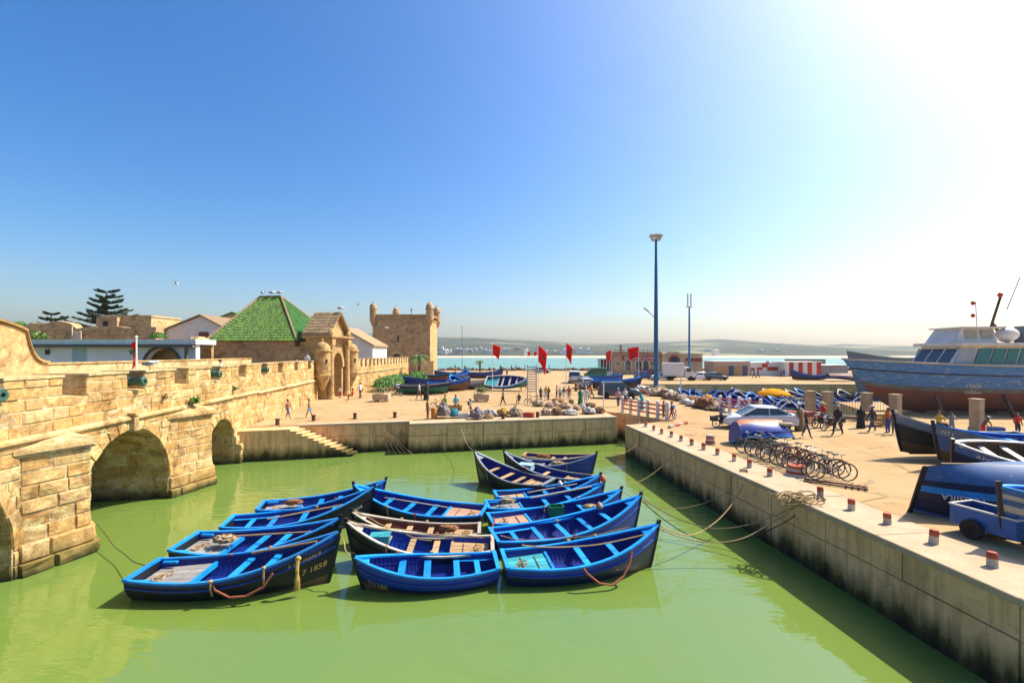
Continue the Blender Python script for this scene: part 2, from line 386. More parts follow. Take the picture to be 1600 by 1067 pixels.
class Masonry:
    "collects stones for one thing; the 290 that show largest become objects, the rest one joined part"
    def __init__(s,root,mat,mat_rest=None): s.root=root; s.mat=mat; s.st=[]
    def stone(s,c,u,n,w,h,depth,rnd):
        up=u.cross(n)*-1 if u.cross(n).z<0 else u.cross(n)
        M=Matrix((( u.x*w,-n.x*depth,up.x*h,c.x),(u.y*w,-n.y*depth,up.y*h,c.y),(u.z*w,-n.z*depth,up.z*h,c.z),(0,0,0,1)))
        px=w*h/((c-Vector((0,0,CAMZ))).length**2)
        a=800+F*c.x/max(c.y,.1)
        if a<-60 or a>1660: px*=.05
        s.st.append((px,M,rnd.randrange(8)))
    def panel(s,p,u,n,L,z0,z1,ch,lmin,lmax,rnd,skip=None,depth=.16,proud=.03,gap=.018,jit=.02):
        "coursed stones on the plane through p (z=0) along u; skip(zlo,zhi)->list of blocked (a,b)"
        z=z0; row=0
        while z<z1-.08:
            h=ch*rnd.uniform(.86,1.16)
            if z1-(z+h)<ch*.45: h=z1-z
            blk=sorted(skip(z,z+h)) if skip else []
            spans=[];cur=0
            for a,b in blk:
                if a>cur: spans.append((cur,min(a,L)))
                cur=max(cur,b)
            if cur<L: spans.append((cur,L))
            for a,b in spans:
                if b-a<.1: continue
                x=a; first=True
                while x<b-.02:
                    w=rnd.uniform(lmin,lmax)*(rnd.uniform(.4,.8) if first and row%2 else 1); first=False
                    if b-(x+w)<lmin*.6: w=b-x
                    o=proud+rnd.uniform(-jit,jit)
                    c=p+u*(x+w/2)+n*(o-depth/2)+Vector((0,0,z+h/2))
                    s.stone(c,u,n,w-gap,h-gap,depth,rnd); x+=w
            z+=h; row+=1
    def build(s,limit=290):
        s.st.sort(key=lambda t:-t[0])
        for px,M,i in s.st[:limit]: inst('stone',stone_mesh(i,s.mat),s.root,M)
        rest=s.st[limit:]
        if rest:
            mb=MB()
            for px,M,i in rest: mb.add(SV[i].v,SV[i].f,0,M)
            tag(mb.obj('small_stones',s.mat,s.root),kind='stuff')
m_plast=stone_mat('weathered_plaster',[(.62,.45,.22),(.52,.33,.12),(.66,.50,.27)],(.31,.165,.05),pit=.5)
# arches: (centre Y, half width in Y, spring height, radius)
ARCH=[(10.95,2.65,1.0),(18.75,2.62,1.02),(26.5,1.5,1.45)]
TH=6.0                                                         # bridge width
br=empty('stone_bridge',tuple(fp(20,0)),label='old ochre stone bridge with three arches, triangular piers and a battlemented parapet on the left',cat='bridge')
def loc(parent,o):  # keep world coordinates when parenting under a moved empty
    o.parent=parent; o.matrix_parent_inverse=Matrix.Translation(-Vector(parent.location)); return o
br.location=(0,0,0)
YA,YB,YC=5.0,31.5,46.6
def core(name,y0,y1,zt,arches,root,mat,z0=-1.5):
    "solid wall with barrel openings: outline polygon in (Y,z) extruded across the bridge"
    out=[(y0,z0)]
    for (yc,r,s) in arches:
        out.append((yc-r,z0)); out.append((yc-r,s))
        for k in range(1,24): t=PI-PI*k/24; out.append((yc+r*math.cos(t),s+r*math.sin(t)))
        out.append((yc+r,s)); out.append((yc+r,z0))
    out+= [(y1,z0),(y1,zt),(y0,zt)]
    bm=bmesh.new(); A=[bm.verts.new(fp(y,z,0)) for y,z in out]; B=[bm.verts.new(fp(y,z,-TH)) for y,z in out]; n=len(out)
    fa=bm.faces.new(A); fb=bm.faces.new(B[::-1])
    for i in range(n): bm.faces.new((A[i],B[i],B[(i+1)%n],A[(i+1)%n]))
    fa.normal_update(); fb.normal_update(); bmesh.ops.triangulate(bm,faces=[fa,fb]); bmesh.ops.recalc_face_normals(bm,faces=bm.faces)
    me=bpy.data.meshes.new(name); bm.to_mesh(me); bm.free(); me.materials.append(mat)
    o=bpy.data.objects.new(name,me); C.objects.link(o); o.parent=root; return o
core('wall_core',YA,YB,4.95,ARCH,br,m_mortar)
rnd=random.Random(11)
ms=Masonry(br,m_stone)
k=U.y
def arch_skip(z0,z1):
    out=[]
    for yc,r,s in ARCH:
        rr=r+.42; zm=(z0+z1)/2
        if z0<s: hw=r+.03
        elif zm<s+rr: hw=math.sqrt(max(rr*rr-(zm-s)**2,0.01))
        else: continue
        if zm<s: hw=r+.03
        out.append(((yc-hw-YA)/k,(yc+hw-YA)/k))
    return out
PIERS=[(13.85,15.5,16.15,.78),(21.45,23.5,24.95,.85)]
def pier_skip(z0,z1): return [((a-YA)/k,(c-YA)/k) for a,b,c,p in PIERS]
ms.panel(fp(YA),U,N,(YB-YA)/k,-.4,4.05,.43,.65,1.35,rnd,lambda a,b: arch_skip(a,b)+pier_skip(a,b))
ms.panel(fp(YA),U,N,(YB-YA)/k,4.22,5.0,.33,.5,1.1,rnd,proud=.02)
# voussoirs
for yc,r,s in ARCH:
    nv=17 if r>2 else 11
    for i in range(nv):
        t=PI*(i+.5)/nv; w=PI*(r+.2)/nv; rad=Vector((0,0,1))*math.sin(t)+U*math.cos(t); tan=Vector((0,0,1))*math.cos(t)-U*math.sin(t)
        c=fp(yc,s,.055+rnd.uniform(-.012,.012)-.12)+rad*(r+.20)
        ms.stone(c,tan,N,w-.02,.40,.24,rnd)
    # barrel lining stones on the visible far jamb
    z=-.4
    j=-N; pj=fp(yc+r,0,0)
    ms.panel(pj,j,-U,TH,-.4,s+.1,.40,.6,1.2,rnd,proud=.015)
    for i in range(5):
        t=PI*(i+.5)/14; hh_=PI*r/14; radv=U*math.cos(t)+Vector((0,0,1))*math.sin(t); x=0
        while x<TH-.3:
            wv=min(rnd.uniform(.6,1.2),TH-x); c=fp(yc,s,-x-wv/2)+radv*(r+.055)
            nn=-radv; M=Matrix(((-N.x*(wv-.02),-nn.x*.14,0,c.x),(-N.y*(wv-.02),-nn.y*.14,0,c.y),(0,-nn.z*.14,0,c.z),(0,0,0,1)))
            up=(-N).cross(nn); M[0][2],M[1][2],M[2][2]=up.x*(hh_-.02),up.y*(hh_-.02),up.z*(hh_-.02)
            ms.st.append((.0005,M,rnd.randrange(8))); x+=wv
# piers
for (a,b,c_,p) in PIERS:
    A=fp(a);B=fp(b,0,p);D=fp(c_)
    mb=MB(); mb.prism([(fp(a,0,-.3).x,fp(a,0,-.3).y),(A.x,A.y),(B.x,B.y),(D.x,D.y),(fp(c_,0,-.3).x,fp(c_,0,-.3).y)],-1.5,3.62); mb.obj('pier_core',m_mortar,br)
    for q0,q1 in ((A,B),(B,D)):
        d=(q1-q0); L=d.length; d.normalize(); nn=Vector((d.y,-d.x,0))
        ms.panel(q0,d,nn,L,.95,3.62,.42,.6,1.25,rnd,depth=.2)
        ms.panel(q0-d*.04+nn*.09,d,nn,L+.12,.40,.95,.5,.7,1.2,rnd,depth=.35,proud=.06)
        ms.panel(q0-d*.08+nn*.18,d,nn,L+.2,-.5,.40,.45,.7,1.3,rnd,depth=.45,proud=.06)
    # cornice and sloping hood
    def off(q,o): return fp(q[0],0,q[1]+o)
    for z0,z1,e in ((3.62,3.72,.10),(3.72,3.84,.20),(3.84,3.90,.14)):
        pts=[fp(a-e*1.3,0,0),fp(a-e*1.3,0,e*.3),fp(b,0,p+e*1.25),fp(c_+e*1.3,0,e*.3),fp(c_+e*1.3,0,0)]
        mb=MB(); mb.prism([(q.x,q.y) for q in pts],z0,z1); mb.obj('pier_cornice',m_plast,br)
    e=.12; v=[fp(a-e,3.90,0),fp(b,3.90,p+e),fp(c_+e,3.90,0),fp(b,4.2,.0),fp(a-e,3.90,-.1),fp(c_+e,3.9,-.1)]
    mb=MB(); mb.add(v,[(0,1,3),(1,2,3),(0,3,4),(3,2,5),(4,3,5),(0,4,5,2,1)]); mb.obj('pier_hood',m_plast,br)
# string course in lengths
def string(root,y0,y1,z,breaks=()):
    y=y0
    while y<y1-.1:
        L=min(rnd.uniform(1.3,2.2),y1-y); 
        mb=MB(); vs=[]; e=rnd.uniform(-.012,.012)
        for yy in (y+.008,y+L-.008):
            for o,zz in ((-.1,z-.09),(.06,z-.09),(.17+e,z-.01),(.17+e,z+.07),(.04,z+.15),(-.1,z+.15)): vs.append(fp(yy,zz,o))
        mb.add(vs,[(0,1,2,3,4,5)[::-1],(6,7,8,9,10,11)]+[(i,(i+1)%6,6+(i+1)%6,6+i) for i in range(6)]); mb.obj('string_course',m_plast,root); y+=L
string(br,YA,YB,4.10)
# carved keystone spout
mb=MB(); 
for (w_,h_,z_,o_) in ((.34,.12,4.30,.30),(.26,.55,3.97,.24),(.34,.08,3.66,.27)):
    c=fp(18.75,z_,o_/2); M=Matrix.Translation(c)@Matrix.Rotation(math.atan2(U.y,U.x),4,'Z'); mb.box((0,0,0),(w_,o_,h_),M=M)
mb.obj('keystone',m_plast,br)
# parapet: merlons between splayed embrasures
EMB=[6.3,9.5,12.75,15.95,19.1,22.4,25.75,29.2,32.75,36.0,39.9,43.85]
ZS,ZT,PT=5.33,6.05,1.5
def merlon(root,y0,y1,spl0=.22,spl1=.22,mas=None):
    mb=MB(); q=[fp(y0,0,0),fp(y1,0,0),fp(y1+spl1,0,-PT),fp(y0-spl0,0,-PT)]
    # the embrasure narrows inwards, so the merlon widens towards the terrace
    mb.prism([(p.x,p.y) for p in q],4.95,ZT-.06); o=mb.obj('merlon',m_mortar,root)
    mb=MB(); q=[fp(y0-.03,0,.07),fp(y1+.03,0,.07),fp(y1+spl1,0,-PT-.05),fp(y0-spl0,0,-PT-.05)]
    mb.prism([(p.x,p.y) for p in q],ZT-.06,ZT+.02); mb.obj('merlon_cap',m_plast,root)
    L=(y1-y0)/k
    mas.panel(fp(y0),U,N,L,5.0,ZT-.07,.35,.5,1.0,rnd,depth=.14,proud=.025)
    # jamb that faces the camera (far merlon's near side)
    d=(q[3]-q[0]); d.z=0; Ld=d.length; d.normalize(); nn=Vector((d.y,-d.x,0)); nn=nn if nn.dot(U)<0 else -nn
    mas.panel(Vector((fp(y0).x,fp(y0).y,0)),d,nn,1.45,ZS,ZT-.07,.24,.35,.6,rnd,depth=.1,proud=.02)
def parapet(root,embs,y0,y1,mas):
    ys=y0
    for e in embs+[None]:
        ye=(e-.55) if e else y1
        if ye-ys>.2: merlon(root,ys,ye,mas=mas)
        if e:
            mb=MB(); vs=[fp(e-.55,4.95,0),fp(e+.55,4.95,0),fp(e+.33,4.95,-PT),fp(e-.33,4.95,-PT),fp(e-.55,ZS-.08,0.02),fp(e+.55,ZS-.08,0.02),fp(e+.33,ZS+.08,-PT),fp(e-.33,ZS+.08,-PT)]
            mb.add(vs,[(3,2,1,0),(4,5,6,7),(0,1,5,4),(1,2,6,5),(2,3,7,6),(3,0,4,7)]); mb.obj('embrasure_sill',m_plast,root)
            mas.panel(fp(e-.55),U,N,1.1/k,5.0,ZS-.08,.33,.5,1.1,rnd,proud=.02)
            ys=e+.55
parapet(br,[e for e in EMB if e<31],YA,YB,ms)
ms.build()
# terrace behind the parapet and its rear wall (with the scrolled gable end)
mb=MB(); q=[fp(YA,0,-PT+.3),fp(YC,0,-PT+.3),fp(YC,0,-TH+.02),fp(YA,0,-TH+.02)]; mb.prism([(p.x,p.y) for p in q],4.9,5.05); mb.obj('terrace',m_plast,br)
def rear(y0,y1,zt,root): 
    mb=MB(); q=[fp(y0,0,-TH+.5),fp(y1,0,-TH+.5),fp(y1,0,-TH-.1),fp(y0,0,-TH-.1)]; mb.prism([(p.x,p.y) for p in q],4.9,zt); mb.obj('rear_parapet',m_plast,root)
    mb=MB(); q=[fp(y0,0,-TH+.56),fp(y1,0,-TH+.56),fp(y1,0,-TH-.16),fp(y0,0,-TH-.16)]; mb.prism([(p.x,p.y) for p in q],zt,zt+.07); mb.obj('rear_coping',m_plast,root)
rear(22.0,YC-2,6.28,br)
# scroll gable: outline in (Y,z)
out=[(12,5),(22.0,5),(22.0,6.33)]
for i in range(13):
    t=i/12; out.append((22.0-1.13*t-.12*math.sin(t*PI),6.33+1.42*t**2.4))
out+= [(20.5,7.9),(19.7,8.1),(18.5,8.3),(15.0,8.6),(12,8.6)]
mb=MB(); A=[fp(y,z,-TH+.55) for y,z in out]; B=[fp(y,z,-TH-.15) for y,z in out]; n_=len(out)
mb.add(A+B,[tuple(range(n_)),tuple(range(n_,2*n_))[::-1]]+[(i,(i+1)%n_,n_+(i+1)%n_,n_+i) for i in range(n_)]); mb.obj('scroll_gable',m_plast,br)
mb=MB(); pth=[(y,z+.03) for y,z in out[2:]]
for (a,b) in zip(pth[:-1],pth[1:]):
    A0,A1,B0,B1=fp(a[0],a[1],-TH+.66),fp(b[0],b[1],-TH+.66),fp(a[0],a[1],-TH-.2),fp(b[0],b[1],-TH-.2); dz=Vector((0,0,.1)); 
    mb.add([A0,A1,B1,B0,A0+dz,A1+dz,B1+dz,B0+dz],[(3,2,1,0),(4,5,6,7),(0,1,5,4),(1,2,6,5),(2,3,7,6),(3,0,4,7)])
mb.obj('gable_coping',m_gate,br)
# abutment footing past the third arch
ms2=Masonry(br,m_stone); ms2.panel(fp(28.05,0,.35),U,N,2.6,-.5,1.2,.42,.6,1.2,rnd,depth=.45,proud=.05); ms2.panel(fp(28.0,0,.12),U,N,2.5,1.2,1.7,.42,.6,1.2,rnd,depth=.3,proud=.05)
tag_left=ms2
for px,M,i in ms2.st: inst('stone',stone_mesh(i,m_stone),br,M)
# ---- rampart from the bridge to the gate
rp=empty('rampart_wall',label='battlemented stone rampart between the bridge and the arched gate',cat='wall')
mr=Masonry(rp,m_stone)
core('wall_core',YB+.01,YC,4.95,[],rp,m_mortar,1.0)
mr.panel(fp(YB+.01),U,N,(YC-YB)/k,1.9,4.05,.45,.7,1.4,rnd); mr.panel(fp(YB+.01),U,N,(YC-YB)/k,4.22,5.0,.36,.6,1.2,rnd,proud=.02)
string(rp,YB+.01,YC,4.02); parapet(rp,[e for e in EMB if e>31],YB+.01,YC,mr); mr.build(290)
# weeds growing out of the joints
def tuft(c,r,n,seed,mat,name='weed',label=None,parent=None):
    rd=random.Random(seed); mb=MB()
    for i in range(n):
        d=Vector((rd.gauss(0,1),rd.gauss(0,1),abs(rd.gauss(.5,.8)))).normalized(); p=Vector(c)+d*r*rd.uniform(.1,1); s=r*rd.uniform(.25,.5)
        a=Vector((rd.gauss(0,1),rd.gauss(0,1),rd.gauss(0,1))).normalized()*s; b=d.cross(a).normalized()*s*.45
        mb.add([p-a,p+b,p+a,p-b],[(0,1,2,3)])
    o=mb.obj(name,mat,parent)
    if label: tag(o,label,'plant')
    return o
m_leaf=pm('leaf_green',(.075,.16,.02),.6,.5,6,0,rnd=.6,col2=(.15,.22,.03))
tuft(fp(23.0,4.3,.3),.35,90,1,m_leaf,'weed','bushy green weed above the second bridge pier'); tuft(fp(27.9,4.6,.12),.25,60,2,m_leaf,'weed','small green weed on the rampart right of the third arch')
tuft(fp(20.9,4.75,.12),.22,50,3,pm('dry_grass',(.25,.19,.05),.8,.4,6,0),'weed','dry tuft on the bridge parapet above the big arch')
# ================================================================ boats
def paint(name,col,rough=.38,wear=(.30,.24,.18),wt=.64,var=.3): return pm(name,col,rough,var,2.2,.12,40,wear=(wear if isinstance(wear,tuple) else None,wt),rnd=.45,stretch=(1,1,1))
m_black=paint('black_hull_paint',(.010,.012,.020),.42,(.06,.05,.042),.63)
m_navy=paint('navy_hull_paint',(.005,.014,.055),.40,(.06,.06,.07),.64)
m_cobalt=paint('cobalt_paint',(.003,.038,.30),.42,(.03,.10,.36),.62)
m_deep=paint('deep_blue_paint',(.002,.018,.21),.5,(.02,.06,.30),.63)
m_azure=paint('azure_paint',(.006,.26,.70),.45,(.16,.34,.55),.62)
m_teal=paint('teal_paint',(.05,.36,.40),.45,(.3,.3,.25),.66)
m_wood=pm('deck_wood',(.44,.28,.14),.75,.35,3,.25,60,rnd=.35,stretch=(1,6,6))
m_greywood=pm('grey_deck_wood',(.27,.26,.24),.8,.35,4,.25,60,rnd=.3)
m_pinkwood=pm('pinkish_deck_wood',(.46,.25,.17),.75,.3,4,.2,60,rnd=.25)
m_brownpaint=paint('red_brown_paint',(.20,.055,.03),.5,(.35,.2,.12),.62)
m_white=paint('old_white_paint',(.55,.53,.48),.5,(.3,.24,.17),.62)
m_cream=paint('cream_rail_paint',(.48,.42,.32),.55,(.25,.16,.08),.60)
m_greyhull=paint('grey_hull_paint',(.20,.23,.27),.5,(.1,.09,.08),.62)
m_green=paint('green_hull_paint',(.012,.16,.09),.42,(.1,.1,.06),.66)
m_bilge=pm('bilge_brown',(.16,.085,.035),.7,.5,3,.3,30)
m_orange=paint('orange_paint',(.60,.17,.06),.5,(.5,.35,.22),.55)
m_rope=pm('hemp_rope',(.44,.29,.13),.9,.4,20,.5,120)
m_redrope=pm('rust_rope',(.30,.09,.04),.9,.4,20,.5,120)
m_yrope=pm('yellow_rope',(.55,.38,.08),.9,.4,20,.5,120)
m_letter=pm('white_lettering',(.68,.66,.58),.6,.15,9,0)
m_yletter=pm('ochre_lettering',(.58,.36,.10),.6,.15,9,0)
m_iron=pm('rusty_iron',(.10,.05,.03),.8,.5,8,.4,40)
def text_mesh(txt,size):
    cu=bpy.data.curves.new('t','FONT'); cu.body=txt; cu.size=size; cu.align_x='LEFT'; cu.resolution_u=2
    o=bpy.data.objects.new('t',cu); C.objects.link(o); dg=bpy.context.evaluated_depsgraph_get(); dg.update()
    me=bpy.data.meshes.new_from_object(o.evaluated_get(dg)); vs=[v.co.copy() for v in me.vertices]; fs=[list(p.vertices) for p in me.polygons]
    bpy.data.objects.remove(o); bpy.data.curves.remove(cu); bpy.data.meshes.remove(me); return vs,fs
class Hull:
    def __init__(s,L,B,fb=.52,bow=1.3,ws=.72,keel=-.30,rake=.38,full=2.1,stern_up=.06):
        s.L,s.B,s.fb,s.bow,s.ws,s.k,s.rake,s.full,s.su=L,B,fb,bow,ws,keel,rake,full,stern_up
    def half(s,t):
        if t<.42: return s.B/2*(s.ws+(1-s.ws)*math.sin(t/.42*PI/2))
        u=min(1,(t-.42)/.58); return max(.02,s.B/2*(1-u**s.full)**.92)
    def sheer(s,t): return s.fb+(s.bow-s.fb)*max(0,(t-.28)/.72)**2.0+s.su*max(0,1-t/.28)**2
    def keel(s,t): return s.k+.10*max(0,(t-.8)/.2)**2+.10*max(0,1-t/.2)**2
    def pt(s,t,q,side,inset=0):
        h=s.half(t); e=.52+.5*t**2.5; kz=s.keel(t); sh=s.sheer(t)
        y=h*math.sin(q*PI/2)**e; z=kz+(sh-kz)*(q**1.25)
        y=max(.012,y-inset); x=-s.L/2+t*s.L-s.rake*(1-q)*t**4+.10*(1-q)*(1-t)**4
        return Vector((x-(inset*1.5 if t>.97 else 0)+(inset if t<.01 else 0),side*y,z))
T18=[0,.06,.13,.2,.27,.34,.41,.48,.55,.62,.69,.76,.82,.87,.915,.95,.98,1.0]
Q=[0,.12,.25,.38,.5,.62,.73,.82,.9,.96,1.0]
def make_boat(label,loc,rz,H,hull=None,strake=None,inside=None,rail=None,seat=None,deck='grey',thwarts=(.40,.57,.74),letters=(),roll=0,pitch=0,group=None,
              name='rowing_boat',lod=0,bands=None,seed=0,lining2=None,foredeck=False,sternbox=True,extra=True,upside=False,cat='boat'):
    rd=random.Random(seed+17)
    hull=hull or m_black; strake=strake or m_cobalt; inside=inside or m_deep; rail=rail or m_azure; seat=seat or rail
    root=empty(name,loc,label=label,cat=cat,group=group,rot=Euler((roll,pitch,rz),'XYZ'))
    TT=T18 if lod==0 else T18[::2]+[1.0]; QQ=Q if lod==0 else [0,.25,.5,.73,.9,1.0]
    bands=bands or [(.42,1),(.84,0),(1.01,2)]        # q limit, material: bilge / hull / strake
    mb=MB()
    for side in (-1,1):
        rows=[[H.pt(t,q,side) for q in QQ] for t in TT]
        for i in range(len(TT)-1):
            for j in range(len(QQ)-1):
                q=(QQ[j]+QQ[j+1])/2; mi=next(m for lim,m in bands if q<lim)
                a=[rows[i][j],rows[i+1][j],rows[i+1][j+1],rows[i][j+1]]; mb.add(a,[(0,1,2,3)],mi)
    # weld for smooth shading
    ob=mb.obj('hull',[hull,m_bilge,strake],root)
    bm=bmesh.new(); bm.from_mesh(ob.data); bmesh.ops.remove_doubles(bm,verts=bm.verts,dist=.002); bmesh.ops.recalc_face_normals(bm,faces=bm.faces)
    for f in bm.faces: f.smooth=True
    bm.to_mesh(ob.data); bm.free()
    # transom
    mb=MB(); A=[H.pt(0,q,-1) for q in QQ]+[H.pt(0,q,1) for q in QQ[::-1]]; Bk=[p+Vector((.05,0,0)) for p in A]; n=len(A); A=[p-Vector((.015,0,0)) for p in A]
    mb.add(A+Bk,[tuple(range(n)),tuple(range(n,2*n))[::-1]]+[(i,(i+1)%n,n+(i+1)%n,n+i) for i in range(n)]); mb.obj('transom',strake if upside else hull,root)
    # lining
    mb=MB(); qs=[.34,.5,.65,.8,.92,1.0]
    for side in (-1,1): mb.grid([[H.pt(t,q,side,.05)+Vector((0,0,.015 if q<1 else -.01)) for q in qs] for t in TT])
    ob=mb.obj('lining',inside,root,smooth=True)
    # floor boards
    nb=5 if lod==0 else 1
    for b in range(nb):
        mb=MB(); rows=[]
        for t in TT[:-3]:
            w0=H.pt(t,.34,1,.05).y; z=max(H.pt(t,.34,1).z,.02)+.035; g=.008
            rows.append([Vector((H.pt(t,.3,1).x,-w0+2*w0*b/nb+g,z)),Vector((H.pt(t,.3,1).x,-w0+2*w0*(b+1)/nb-g,z))])
        mb.grid(rows); mb.obj('floor_board',lining2 or inside,root)
    # gunwale rail
    for side in (-1,1):
        mb=MB(); rows=[]
        for t in TT:
            p=H.pt(t,1,side); h=abs(p.y); wi=.062+.06*t**3; 
            y0=side*(h+.03); y1=side*max(h-wi,.004)
            rows.append([Vector((p.x,y0,p.z-.03)),Vector((p.x,y0,p.z+.025)),Vector((p.x,y1,p.z+.025)),Vector((p.x,y1,p.z-.03))])
        mb.grid(rows,close=True); b=len(mb.v); mb.f.append([0,1,2,3]); mb.m.append(0); mb.obj('gunwale',rail,root)
        if lod==0:
            mb=MB(); rows=[]
            for t in TT:
                p=H.pt(t,.80,side); nrm=Vector((0,side,0)); rows.append([p+nrm*.0+Vector((0,0,-.03)),p+nrm*.035+Vector((0,0,-.02)),p+nrm*.035+Vector((0,0,.02)),p+Vector((0,0,.03))])
            mb.grid(rows); mb.obj('rubbing_strake',strake,root)
    mb=MB(); p=H.pt(0,1,1); mb.box((p.x+.03,0,p.z+.005),(.12,2*p.y+.06,.07)); mb.obj('transom_rail',rail,root)
    # stem post
    a=H.pt(1,0,1); b=H.pt(1,1,1); mb=MB(); path=[H.pt(1,q,1) for q in (0,.3,.6,.85,1)]; path=[Vector((p.x+.01,0,p.z)) for p in path]; path.append(Vector((path[-1].x+.03,0,path[-1].z+.13)))
    rows=[[q+Vector((-.06,-.045,0)),q+Vector((.05,-.03,0)),q+Vector((.05,.03,0)),q+Vector((-.06,.045,0))] for q in path]
    mb.grid(rows,close=True); mb.f.append([4*len(path)-4+i for i in range(4)]); mb.m.append(0); mb.obj('stem_post',m_black if hull is not m_white else hull,root)
    # keel
    if lod==0 or upside:
        mb=MB(); mb.bar(H.pt(.02,0,1)*1,H.pt(.93,0,1)*1,.05,.10); mb.obj('keel',m_bilge,root)
    # thwarts
    for t in thwarts:
        p=H.pt(t,.86,1,.05); mb=MB(); mb.box((p.x,0,p.z-.015),(.20,2*p.y-.004,.045)); mb.obj('thwart',seat,root)
    # stern deck planks
    dm={'grey':m_greywood,'wood':m_wood,'pink':m_pinkwood,'blue':inside,'teal':m_teal}.get(deck)
    t1=.28
    if deck and deck!='box':
        npl=5; z=H.pt(.12,.80,1).z
        x0=H.pt(.01,.8,1).x+.08; x1=-H.L/2+t1*H.L
        for b in range(npl):
            wa=H.pt(.02,.80,1,.06).y; wb=H.pt(t1,.80,1,.06).y; u0=-1+2*b/npl; u1=-1+2*(b+1)/npl; g=.008; zz=z+rd.uniform(-.004,.004)
            mb=MB(); vs=[]
            for dz in (-.03,0): vs+=[(x0,u0*wa+g,zz+dz),(x1,u0*wb+g,zz+dz),(x1,u1*wb-g,zz+dz),(x0,u1*wa-g,zz+dz)]
            mb.add(vs,[(3,2,1,0),(4,5,6,7),(0,1,5,4),(1,2,6,5),(2,3,7,6),(3,0,4,7)]); mb.obj('deck_plank',dm,root)
        if lod==0:
            for xx in (x0+(x1-x0)*.36,x0+(x1-x0)*.72): 
                mb=MB(); mb.box((xx,0,z+.016),(.03,2*wa*.96,.02)); mb.obj('deck_batten',m_bilge if deck!='grey' else m_greywood,root)
        mb=MB(); p=H.pt(t1,.86,1,.05); mb.box((x1+.05,0,p.z-.07),(.09,2*p.y-.01,.14)); mb.obj('deck_beam',seat,root)
    elif deck=='box':
        p=H.pt(.14,.84,1,.05); mb=MB(); mb.box((p.x,0,p.z-.02),(.16,2*p.y-.02,.05)); mb.obj('thwart',seat,root)
        for side in (-1,1):
            mb=MB(); mb.grid([[H.pt(t,.84,side,.05),H.pt(t,.84,side,.17)] for t in (.01,.06,.13,.2,.28)]); mb.obj('side_bench',seat,root)
        p=H.pt(.29,.86,1,.05); mb=MB(); mb.box((p.x,0,p.z-.02),(.18,2*p.y-.01,.05)); mb.obj('thwart',seat,root)
    if sternbox and lod==0 and deck=='grey':
        p=H.pt(.03,.95,1,.05)
        for s in (-1,1): mb=MB(); mb.box((p.x+.22,s*(p.y-.06),p.z-.02),(.40,.10,.06)); mb.obj('quarter_knee',rail,root)
    # breasthook
    mb=MB(); vs=[H.pt(.90,1,-1,.03),H.pt(.97,1,-1,.0),H.pt(.97,1,1,.0),H.pt(.90,1,1,.03)]; vs=[v+Vector((0,0,-.05)) for v in vs]; mb.add(vs+[v-Vector((0,0,.04)) for v in vs],[(0,1,2,3),(7,6,5,4),(0,4,5,1),(1,5,6,2),(2,6,7,3),(3,7,4,0)]); mb.obj('breasthook',rail,root)
    # ribs
    if lod==0:
        mb=MB()
        for i in range(22):
            t=.31+i*.028
            for side in (-1,1):
                pp=[H.pt(t,q,side,.055) for q in (.36,.55,.75,.95)]
                for a_,b_ in zip(pp[:-1],pp[1:]): mb.bar(a_,b_,.035,.03)
        tag(mb.obj('ribs',inside,root),kind='stuff')
        for side in (-1,1):
            mb=MB(); mb.grid([[H.pt(t,.79,side,.052),H.pt(t,.79,side,.075),H.pt(t,.82,side,.075),H.pt(t,.82,side,.052)] for t in TT[3:-2]]); mb.obj('seat_riser',inside,root)
    # lettering bent onto the planking
    for (txt,size,t0,q0,side,mat,slope) in letters:
        vs,fs=text_mesh(txt,size); W=max(v.x for v in vs); out=[]
        for v in vs:
            xx=v.x if side<0 else W-v.x
            xx_=xx; t=t0+(v.x if side<0 else -v.x)/H.L
            if upside: pass
            zz=v.y
            sh=H.sheer(t)-H.keel(t); q=min(.995,max(.05,(q0**1.25+zz/sh)**(1/1.25))); p=H.pt(t,q,side); p2=H.pt(t,min(q+.02,1),side); p3=H.pt(min(t+.01,1),q,side)
            nn=(p3-p).cross(p2-p); nn=nn.normalized() if nn.length>0 else Vector((0,side,0)); nn=nn if nn.y*side>0 else -nn
            out.append(p+nn*.012)
        mb=MB(); mb.add(out,fs); mb.obj('registration_lettering',mat,root)
    # loose rope and hanging fenders
    if extra and lod==0:
        mb=MB(); x=H.pt(.05,.8,1).x+.25; pts=[]; a0=rd.uniform(0,6)
        zc=H.pt(.12,.80,1).z+.03 if (deck and deck!='box') else H.pt(.5,.34,1).z+.07
        xx=x if (deck and deck!='box') else 0.25
        for i in range(34):
            a=a0+i*.55; r=.10+.12*math.sin(i*.7+a0); pts.append((xx+.1*math.cos(i*.21)+r*math.cos(a),.12*math.sin(i*.17)+r*math.sin(a),zc+.006*(i%5)))
        mb.tube(pts,.016,5); mb.obj('rope_coil',m_rope,root)
        for t in (.44+rd.uniform(-.04,.04),.68+rd.uniform(-.05,.05)):
            side=-1 if rd.random()<.6 else 1
            p=H.pt(t,1,side)+Vector((0,side*.06,.04)); mb=MB()
            mb.blob(p,(.07,.06,.05),rd.randrange(99),.3,1); q2=H.pt(t,.62,side)+Vector((0,side*.05,0)); mb.tube([p,p.lerp(q2,.5)+Vector((0,side*.03,0)),q2],[.022,.03,.024],6); mb.obj('rope_fender',rd.choice([m_rope,m_redrope,m_rope]),root)
    return root
